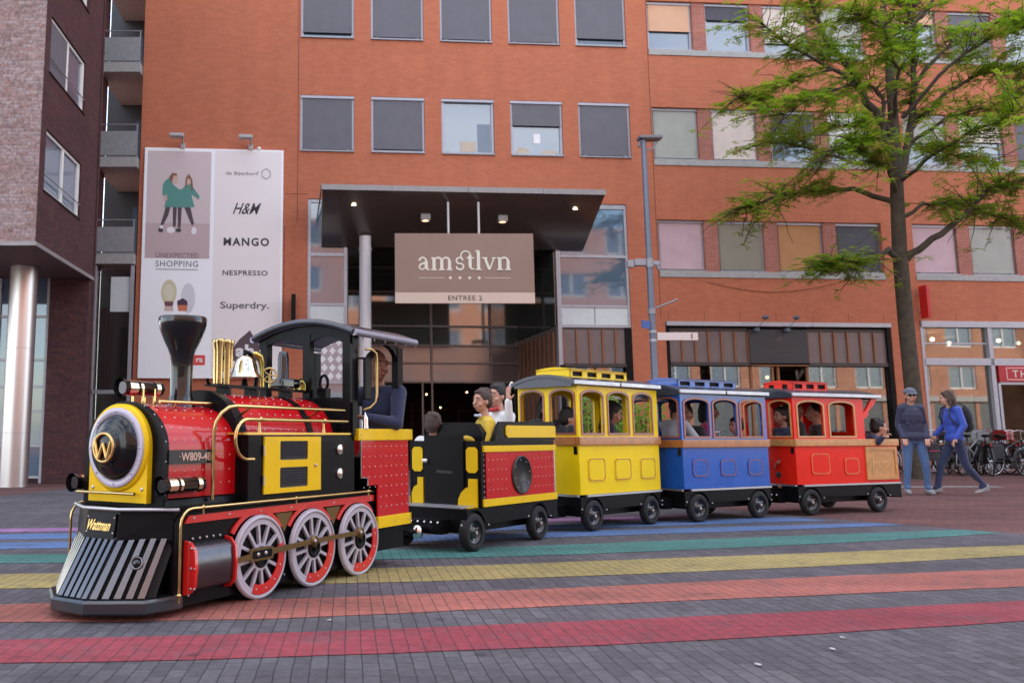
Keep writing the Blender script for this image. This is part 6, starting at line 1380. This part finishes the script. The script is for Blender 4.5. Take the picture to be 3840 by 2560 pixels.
# -- the two pedestrians at the right
def cap_x(r, P, H, R, k):
    m = MB(); m.ball(H(-.008, 0, .062), (.110 * k, .096 * k, .085 * k), 24, 14, R)
    o = remesh(m, 'cap', cloth('cap_grey', (.10, .11, .15)), r, vox=.008, smooth=2)
    for v in o.data.vertices: v.co.z = max(v.co.z, H(0, 0, .05).z)
    m = MB(); pts = [H(.07 + .10 * cos(a) * 1.0, .085 * sin(a), .052 - .02 * cos(a)) for a in [radians(-80 + 20 * i) for i in range(9)]]; c = H(.06, 0, .06); m.add([c] + pts + [p - V3(0, 0, .008) for p in pts], [(0, i + 1, i + 2) for i in range(8)] + [(0, 11 + i, 10 + i) for i in range(8)] + [(1 + i, 10 + i, 11 + i, 2 + i) for i in range(8)]); m.build('cap_peak', M['cloth_cap_grey'], r)
    m = MB(); m.ball(H(.092, .033, .010), (.014, .028, .020), 12, 8, R); m.ball(H(.092, -.033, .010), (.014, .028, .020), 12, 8, R); m.tube([H(.09, .055, .015), H(.0, .084, .01)], .004, 5); m.tube([H(.09, -.055, .015), H(.0, -.084, .01)], .004, 5); m.build('sunglasses', blk, r)
    m = MB()
    for z in (1.04, 1.12, 1.20, 1.28, 1.36): m.tube([(.130 * cos(a), .172 * sin(a), z) for a in [2 * pi * i / 24 for i in range(24)]], .004, 5, closed=True)
    m.build('quilting_seam', navy2, r)
A_ = (9.35, 14.75, 0)
figure('man in a navy puffer jacket, grey cap and sunglasses standing by the train tail', (9.38, 14.72, 0), radians(-105), JJ(STAND, wrL=(.08, .17, .94), wrR=(.08, -.17, .94), elL=(-.05, .185, 1.15), elR=(-.05, -.185, 1.15), anL=(.0, .15, .085), knL=(.03, .14, .48), anR=(.02, -.16, .085), knR=(.03, -.13, .48), shL=(0, .135, 1.43), shR=(0, -.135, 1.43)), .985, skin, hair_k, navy2, jean, shoe_g, 'crop', jacket=.010, hood=True, extra=cap_x, vox=.011)
def bag_x(r, P, H, R, k):
    m = MB(); m.ball((-.21, 0, 1.22), (.085, .14, .22), 20, 14); m.ball((-.25, 0, 1.12), (.06, .11, .11)); bp = remesh(m, 'backpack', cloth('backpack_black', (.015, .015, .017)), r, vox=.012)
    m = MB()
    for s in (1, -1): m.tube([(-.17, .09 * s, 1.42), (-.05, .11 * s, 1.49), (.10, .12 * s, 1.40), (.13, .13 * s, 1.25), (.02, .17 * s, 1.10), (-.13, .14 * s, 1.04)], .013, 6)
    m.build('strap', M['cloth_backpack_black'], bp); m = MB(); m.ball((-.28, -.06, 1.30), .022); m.build('keyring_charm', pink, bp)
figure('dark haired woman in a bright blue jacket with black backpack, walking with a bag', (9.99, 14.62, 0), radians(180 - 4), JJ(STAND, head=(.06, 0, 1.62), neck=(.02, 0, 1.47), chest=(.01, 0, 1.26), hpL=(0, .09, .88), knL=(-.10, .09, .48), anL=(-.36, .09, .12), toeL=(.13, .0, -.085), hpR=(0, -.08, .88), knR=(.20, -.09, .50), anR=(.30, -.09, .085), elR=(.03, -.22, 1.16), wrR=(.20, -.20, 1.0), elL=(-.04, .23, 1.16), wrL=(.10, .22, .95)), .96, skin, hair_b, royal, jean2, shoe_g, 'bob', turn=-.5, jacket=.004, extra=bag_x, vox=.011)
# bag she carries: hangs from her hand
hb = thing('handbag', 'black carrier bag with a pink stripe hanging from the walking woman\'s hand', 'bag', (9.71, 14.82, .56), radians(25))
m = MB(); m.box(-.17, .17, -.05, .05, -.02, .27, .03); m.build('bag_body', cloth('bag_black', (.02, .02, .022)), hb); m = MB(); m.box(-.10, .12, -.055, -.051, .13, .15); m.build('stripe', pink, hb)
m = MB()
for y in (-.035, .035): m.tube([(-.08, y, .26), (-.06, y, .34), (0, y * .3, .385), (.06, y, .34), (.08, y, .26)], .008, 6)
m.build('handle', M['cloth_bag_black'], hb)
# ================================================================== TREE
tree = thing('street_tree', 'tall honey locust tree with airy green leaves in front of the facade', 'tree', (12.85, 20, 0))
bark = pmat('bark', (.065, .05, .034), .95, noise=.35, nscale=6, bump=1, bscale=14)
def T(x, z, y=0): return Vector((x, y, z))
rt = random.Random(21)
trunk = [T(0, -.02), T(0, .5), T(-.02, 2), T(-.04, 3.5), T(-.04, 5.2), T(.02, 6.6), T(.08, 7.6), T(.10, 9), T(.10, 10.5), T(.08, 12), T(.0, 13.5)]
m = MB(); m.tube(trunk, [.20, .175, .168, .162, .155, .14, .12, .10, .075, .05, .03], 14)
def wig(pts, amp=.04, n=3):
    out = []
    for i in range(len(pts) - 1):
        for k in range(n): p = pts[i].lerp(pts[i + 1], k / n); out.append(p + Vector((rt.uniform(-amp, amp), rt.uniform(-amp, amp), rt.uniform(-amp, amp))) * (0 if (i == 0 and k == 0) else 1))
    return out + [pts[-1]]
trunk_o = m.build('trunk', bark, tree)
LIMBS = [ # (points, r0, r1)
 ([T(-.06, 4.95), T(-.5, 5.15, -.3), T(-1.1, 4.85, -.5), T(-1.6, 4.72, -.6), T(-2.0, 4.75, -.6)], .075, .02),
 ([T(.1, 5.0), T(.55, 5.4, -.3), T(1.1, 5.85, -.5), T(1.6, 6.4, -.6), T(2.3, 6.7, -.7), T(3.2, 6.9, -.7)], .09, .025),
 ([T(-.02, 6.35), T(-.8, 6.75, .3), T(-1.7, 6.7, .2), T(-2.6, 6.6, .1), T(-3.2, 6.35, 0), T(-3.6, 6.2, 0)], .07, .012),
 ([T(.0, 6.5), T(-.5, 7.1, -.6), T(-1.0, 7.1, -.9), T(-1.7, 7.5, -1.1), T(-2.4, 7.0, -1.2)], .05, .012),
 ([T(.05, 7.3), T(-.45, 7.9, -.4), T(-.5, 8.7, -.6), T(-.9, 9.0, -.7), T(-1.8, 8.8, -.8), T(-2.9, 8.2, -.8)], .06, .012),
 ([T(.08, 7.9), T(-.3, 8.9, .3), T(-.5, 9.8, .5), T(-1.0, 10.6, .6), T(-1.3, 11.8, .7), T(-2.0, 12.6, .6)], .10, .02),
 ([T(-.4, 9.4, .4), T(-1.2, 9.9, .4), T(-2.1, 10.4, .3), T(-2.9, 10.9, .1)], .055, .015),
 ([T(-1.0, 9.8, .4), T(-1.9, 9.5, .2), T(-2.8, 9.1, .0), T(-3.6, 8.9, -.1)], .04, .01),
 ([T(.12, 6.9), T(.5, 7.8, .2), T(.75, 8.6, .3), T(.95, 9.6, .4), T(1.1, 11, .5), T(1.5, 12.5, .5)], .11, .03),
 ([T(.65, 8.2, .3), T(1.4, 9.0, .1), T(2.2, 9.5, 0), T(3.2, 9.7, 0), T(4.2, 9.6, 0)], .06, .015),
 ([T(.5, 7.8, .2), T(1.2, 8.3, -.4), T(2.1, 8.5, -.6), T(3.0, 8.9, -.8)], .05, .012),
 ([T(.9, 9.4, .4), T(1.8, 10.3, .6), T(2.6, 10.8, .7), T(3.6, 11.2, .8)], .055, .015),
 ([T(.1, 10.0), T(.8, 10.9, -.5), T(1.4, 11.8, -.8), T(2.2, 12.4, -1)], .05, .015),
 ([T(.1, 10.3), T(-.6, 11.2, -.5), T(-1.4, 11.6, -.8), T(-2.4, 11.6, -1)], .05, .012),
 ([T(.05, 7.6), T(.4, 8.1, 1.0), T(.6, 8.9, 2.0), T(.4, 9.3, 3.0)], .06, .015),
 ([T(.05, 6.8), T(.3, 7.2, -1.0), T(.5, 7.4, -2.0), T(1.2, 7.6, -2.6)], .05, .012),
 ([T(.05, 7.2), T(-.5, 7.6, .9), T(-1.3, 8.2, 1.4), T(-2.1, 8.4, 1.7)], .05, .012),
 ([T(.1, 8.3), T(-.3, 9.2, -.9), T(-.9, 9.9, -1.5), T(-1.8, 10.2, -1.8)], .05, .012),
 ([T(.3, 8.4), T(1.0, 9.4, -.9), T(1.9, 10.0, -1.3), T(2.8, 10.3, -1.5)], .05, .012),
 ([T(.1, 9.3), T(.6, 10.2, .3), T(.9, 11.2, .3), T(.9, 12.6, .3)], .06, .02),
 ([T(.5, 7.9, .2), T(1.3, 8.0, .9), T(2.3, 7.9, 1.2), T(3.3, 7.7, 1.3)], .05, .012),
 ([T(.1, 6.0), T(.9, 6.4, .4), T(1.8, 6.5, .6), T(2.8, 6.2, .6), T(3.6, 5.8, .5)], .05, .012)]
m = MB(); tips = []; ml = MB(); twg = MB()
for pts, r0, r1 in LIMBS:
    w = wig(pts, .035, 4); n = len(w); m.tube(w, [r0 + (r1 - r0) * i / (n - 1) for i in range(n)], 8)
    for i in range(n // 3, n): tips.append((w[i], (w[min(i + 1, n - 1)] - w[max(i - 1, 0)]).normalized(), i / n, w[i].z))
m.build('limb', bark, tree)
leafpos = []
for p, d, t, z in tips:
    nb = 5 if t > .5 else 4
    for b in range(nb):
        a = rt.uniform(-pi, pi); L_ = rt.uniform(.45, 1.15) * (.7 + .5 * t); dr = (d * .7 + Vector((cos(a), sin(a), rt.uniform(-.35, .75)))).normalized()
        q = [p]; k = 5
        for i in range(1, k + 1): q.append(q[-1] + (dr + Vector((rt.uniform(-.25, .25), rt.uniform(-.25, .25), -.05 * i + rt.uniform(-.12, .12)))) * (L_ / k))
        twg.tube(q, [.011 * (1 - i / (k + 1)) + .003 for i in range(k + 1)], 5)
        for i in range(1, k + 1):
            g_ = q[i] * 1.5; hsh = sin(g_.x * 2.1 + 1.3 * sin(g_.z * 2.7)) + sin(g_.z * 3.3 + g_.y * 1.7) + sin(g_.y * 2.9 - g_.x * 1.1)
            if hsh > -.9: leafpos.append((q[i], dr))
twg.build('twig', bark, tree)
ldark = [MB(), MB(), MB()]
for p, dr in leafpos:
    mi = rt.choices((0, 1, 2), (5, 4, 2))[0]; mb = ldark[mi]
    for s in range(rt.randint(2, 4)):      # compound leaves: a drooping stalk with two rows of leaflets
        a = rt.uniform(0, 2 * pi); st_d = Vector((cos(a), sin(a), rt.uniform(-.35, .25))).normalized(); ln = rt.uniform(.13, .26); o0 = p + Vector((rt.uniform(-.1, .1), rt.uniform(-.1, .1), rt.uniform(-.05, .07))); sd = st_d.cross(Vector((0, 0, 1))).normalized(); vs = []; fs = []
        for k in range(7):
            c = o0 + st_d * ln * (k + 1) / 7 + Vector((0, 0, -.05 * (k / 7) ** 2))
            for sg in (1, -1):
                e = (sd * sg + st_d * .35 + Vector((0, 0, rt.uniform(-.5, .3)))).normalized(); w_ = st_d * .018; l_ = .062 * rt.uniform(.8, 1.25); b0 = len(vs)
                vs += [c, c + e * l_ * .5 + w_, c + e * l_, c + e * l_ * .5 - w_]; fs.append((b0, b0 + 1, b0 + 2, b0 + 3))
        mb.add(vs, fs)
def leafm(n, c):
    m_ = bpy.data.materials.new(n); m_.use_nodes = True; t = m_.node_tree; b = t.nodes['Principled BSDF']; b.inputs['Base Color'].default_value = c + (1,); b.inputs['Roughness'].default_value = .55
    tr = t.nodes.new('ShaderNodeBsdfTranslucent'); tr.inputs[0].default_value = (c[0] * 1.6, c[1] * 1.5, c[2] * .8, 1); mx = t.nodes.new('ShaderNodeMixShader'); mx.inputs[0].default_value = .5
    t.links.new(b.outputs[0], mx.inputs[1]); t.links.new(tr.outputs[0], mx.inputs[2]); t.links.new(mx.outputs[0], t.nodes['Material Output'].inputs['Surface']); return m_
cr = MB(); 
for i, q in enumerate(ldark): cr.cm = i; cr.add(q.v, q.f)
cr.build('crown', [leafm('leaf_a', (.17, .31, .025)), leafm('leaf_b', (.25, .36, .04)), leafm('leaf_c', (.30, .28, .07))], tree)
# shrub seen through the carriage windows
def shrub(loc, label, h=1.5, r=.6, n=900, seed=1):
    t = thing('shrub', label, 'shrub', loc, 0, 'shrubs in planters by the entrance'); rr = random.Random(seed); mb = MB(); m = MB()
    for i in range(7): a = rr.uniform(0, 2 * pi); m.tube([(0, 0, .45), (.15 * cos(a), .15 * sin(a), .8), (.4 * r * cos(a), .4 * r * sin(a), h * .8)], .014, 5)
    m.build('stem', bark, t)
    for i in range(n):
        a = rr.uniform(0, 2 * pi); u = rr.uniform(0, 1) ** .5; z = .55 + (h - .55) * rr.random(); R_ = r * u * (1 - .6 * abs((z - .9) / h)); c = Vector((R_ * cos(a), R_ * sin(a), z)); e = Vector((rr.uniform(-1, 1), rr.uniform(-1, 1), rr.uniform(-.4, 1))).normalized(); s = e.orthogonal().normalized() * .025; mb.add([c, c + e * .05 + s, c + e * .1, c + e * .05 - s], [(0, 1, 2, 3)])
    mb.build('foliage', bpy.data.materials['leaf_a'], t)
    m = MB(); m.lathe([(.24, 0), (.30, .45), (.33, .5), (.30, .5), (.28, .44)], (0, 0, 0), (0, 0, 1), 24, caps=False); m.lathe([(.24, .005), (.001, .006)], (0, 0, .43), (0, 0, 1), 24, caps=False); m.build('planter', blk2, t)
shrub((5.0, 18.0, 0), 'green shrub in a dark planter seen through the yellow carriage windows', 1.75, .65, 1200, 1)
shrub((6.1, 18.3, 0), 'second green shrub, behind the rear post of the yellow carriage', 1.6, .6, 1000, 2)
# ================================================================== BICYCLES
def bicycle(col, label, loc, rz, basket=None, lean=.05):
    b = thing('bicycle', label, 'bicycle', loc, rz, 'bicycles parked along the shop fronts'); b.rotation_euler = (lean, 0, rz)
    cm = pmat('bike_' + col, {'black': (.02, .02, .022), 'grey': (.22, .23, .25), 'blue': (.03, .10, .18), 'white': (.5, .5, .5), 'red': (.3, .02, .02)}[col], .35, .2, coat=.4)
    R_ = .345
    for x in (0, 1.08):
        m = MB(); m.tube([(x + R_ * cos(2 * pi * i / 32), 0, R_ + R_ * sin(2 * pi * i / 32)) for i in range(32)], .018, 8, closed=True); w = m.build('wheel', rubber, b)
        m = MB(); m.tube([(x + .325 * cos(2 * pi * i / 32), 0, R_ + .325 * sin(2 * pi * i / 32)) for i in range(32)], .008, 6, closed=True)
        for i in range(16): t = 2 * pi * i / 16; m.cyl((x, .02 * (-1) ** i, R_), (x + .32 * cos(t), 0, R_ + .32 * sin(t)), .0016, n=4, caps=False)
        m.cyl((x, -.04, R_), (x, .04, R_), .022, n=10); m.build('rim', chrome, w)
        m = MB(); m.tube([(x + .378 * cos(radians(t)), 0, R_ + .378 * sin(radians(t))) for t in (range(10, 160, 12) if x else range(40, 200, 12))], .016, 6); m.build('mudguard', cm, b)
    bb = (.46, 0, .30); st = (.30, 0, .82); hd = (.90, 0, .86); hb_ = (.93, 0, .72); ax = (0, 0, R_)
    m = MB()
    for p, q in ((bb, st), (bb, hb_), ((.36, 0, .62), hd), (ax, bb), (ax, (.34, 0, .70)), (hd, hb_)): m.cyl(p, q, .017, n=8)
    m.tube([hb_, (.97, .04, .6), (1.08, .04, R_)], .011, 6); m.tube([hb_, (.97, -.04, .6), (1.08, -.04, R_)], .011, 6); m.build('frame', cm, b)
    m = MB(); m.cyl(st, (.285, 0, .92), .013, n=6); m.ball((.27, 0, .95), (.13, .08, .035), 14, 8); m.ball((.19, 0, .95), (.06, .10, .04), 12, 8); m.build('saddle', blk2, b)
    m = MB(); m.cyl(hd, (.88, 0, 1.04), .013, n=6); m.tube([(.72, .27, 1.06), (.86, .24, 1.09), (.92, .1, 1.05), (.92, -.1, 1.05), (.86, -.24, 1.09), (.72, -.27, 1.06)], .011, 6); m.build('handlebar', chrome, b)
    m = MB(); m.cyl((.46, -.05, .30), (.46, .05, .30), .03, n=10); m.cyl((.46, .06, .30), (.56, .07, .16), .01, n=6); m.cyl((.46, -.06, .30), (.36, -.07, .44), .01, n=6); m.box(.51, .61, .07, .15, .145, .17); m.box(.31, .41, -.15, -.07, .43, .455); m.box(.05, .46, .03, .045, .27, .38, .01); m.build('crankset', blk2, b)
    m = MB(); m.box(-.22, .26, -.06, .06, .74, .76); m.cyl((-.15, .05, .75), ax, .006, n=5); m.cyl((-.15, -.05, .75), ax, .006, n=5); m.build('carrier', blk2, b)
    m = MB(); m.ball((1.0, 0, .80), .035, 8, 6); m.build('front_lamp', white, b); m = MB(); m.ball((-.25, 0, .72), .022, 8, 6); m.build('rear_lamp', pmat('rear_red', (.6, .02, .02), .3), b)
    if basket == 'crate': m = MB(); m.plate(rect(-.17, .17, -.13, .13), [rect(-.155, .155, -.115, .115)], O=(1.08, 0, .86), U=(1, 0, 0), V=(0, 1, 0), d0=0, d1=.24); m.box(.92, 1.24, -.125, .125, .84, .86); m.build('crate', cm, b)
    if basket == 'bags':
        m = MB(); m.box(-.22, .14, .07, .2, .40, .74, .03); m.box(-.22, .14, -.2, -.07, .40, .74, .03); m.build('pannier', M['cloth_bag_black'], b)
    return b
BK = [('black', (14.0, 22.2), 15, None, 'black bicycle directly behind the man in the puffer jacket'), ('grey', (14.55, 22.6), 60, 'bags', 'grey bicycle with black panniers behind the walking woman'), ('black', (15.15, 22.0), 75, 'crate', 'black bicycle with a front crate, close behind the backpack'),
      ('white', (15.5, 22.5), 110, None, 'white bicycle leaning among the dark ones past the walking woman'), ('black', (15.75, 21.75), 12, 'bags', 'black bicycle with panniers standing parallel to the shop windows'), ('blue', (16.5, 22.1), 100, None, 'blue bicycle turned end on before the red shop sign'),
      ('black', (16.9, 22.3), 85, 'crate', 'black bicycle with a crate under the red shop sign'), ('grey', (17.3, 21.9), 70, None, 'grey bicycle under the red shop sign, without any bag or crate'), ('black', (17.55, 21.7), 105, 'bags', 'black bicycle with panniers by the shop door, last of the row'), ('red', (16.2, 22.9), 40, None, 'dark red bicycle at the back of the row against the window'),
      ('grey', (14.9, 21.6), 35, 'crate', 'grey bicycle with a front crate half hidden by the walking woman'), ('black', (15.45, 21.4), 65, None, 'black bicycle nearest the square, turned towards it beside the panniers'), ('blue', (16.05, 22.6), 130, 'bags', 'blue bicycle with black panniers at the shop window'), ('black', (16.35, 21.5), 20, None, 'black bicycle lying across the front of the row'), ('red', (17.0, 21.5), 110, 'crate', 'red bicycle with a crate near the door under the red sign'),
      ('black', (10.9, 21.6), 30, None, 'black bicycle seen through the first window of the red carriage'), ('black', (11.9, 21.8), 160, 'crate', 'black bicycle seen through the second window of the red carriage'), ('grey', (13.2, 21.9), 120, None, 'grey bicycle between the caboose and the standing man'), ('black', (8.9, 21.7), 65, None, 'black bicycle standing behind the blue carriage')]
for c_, (x, y), a, bk, lb in BK: bicycle(c_, lb, (x, y, 0), radians(a), bk, random.Random(lb).uniform(-.08, .08))
# ================================================================== one mesh per piece where pieces stand apart
SPLIT = set('camera_arm joint cushion film_pattern entrance_pane shopfront_post cylinder_end lamp_band latch frosted_panel downlight projector projector_glass hall_lamp shop_lamp hanger_rod mannequin sign_spotlight wooden_fin seat bench window_glass display_stock lit_goods roof_gutter clamp hub_nut display_board entrance_door shop_pane cab_band leggings faces hair_print bolt'.split())
def split_pieces(o):
    me = o.data; n = len(me.vertices); par = list(range(n))
    def f(i):
        while par[i] != i: par[i] = par[par[i]]; i = par[i]
        return i
    for p in me.polygons:
        a = f(p.vertices[0])
        for v in p.vertices[1:]: par[f(v)] = a
    comp = {}
    for i in range(n): comp.setdefault(f(i), []).append(i)
    B = []
    for k, vs in comp.items():
        c = [me.vertices[i].co for i in vs]; B.append([[min(v[j] for v in c) - .004 for j in range(3)], [max(v[j] for v in c) + .004 for j in range(3)], {k}])
    ch = True
    while ch:
        ch = False
        for i in range(len(B)):
            for j in range(i + 1, len(B)):
                a, b = B[i], B[j]
                if all(a[0][t] <= b[1][t] and b[0][t] <= a[1][t] for t in range(3)):
                    a[0] = [min(a[0][t], b[0][t]) for t in range(3)]; a[1] = [max(a[1][t], b[1][t]) for t in range(3)]; a[2] |= b[2]; B.pop(j); ch = True; break
            if ch: break
    if not 2 <= len(B) <= 40: return
    polys = [(list(p.vertices), p.use_smooth) for p in me.polygons]; base = o.name.split('.')[0]
    for gi, g in enumerate(B):
        ids = {}; fs = []; sm = []
        for vs, s in polys:
            if f(vs[0]) in g[2]: fs.append([ids.setdefault(v, len(ids)) for v in vs]); sm.append(s)
        if not fs: continue
        m2 = bpy.data.meshes.new(base); m2.from_pydata([me.vertices[i].co for i in ids], [], fs); m2.update()
        for mt in me.materials: m2.materials.append(mt)
        m2.polygons.foreach_set('use_smooth', sm)
        if gi == 0: first = m2; continue
        q = bpy.data.objects.new(base, m2); COL.objects.link(q); q.parent = o.parent
    o.data = first
for o in list(bpy.data.objects):
    if o.type == 'MESH' and o.name.split('.')[0] in SPLIT and not (o.name.split('.')[0] == 'bolt' and len(o.data.vertices) > 400): split_pieces(o)
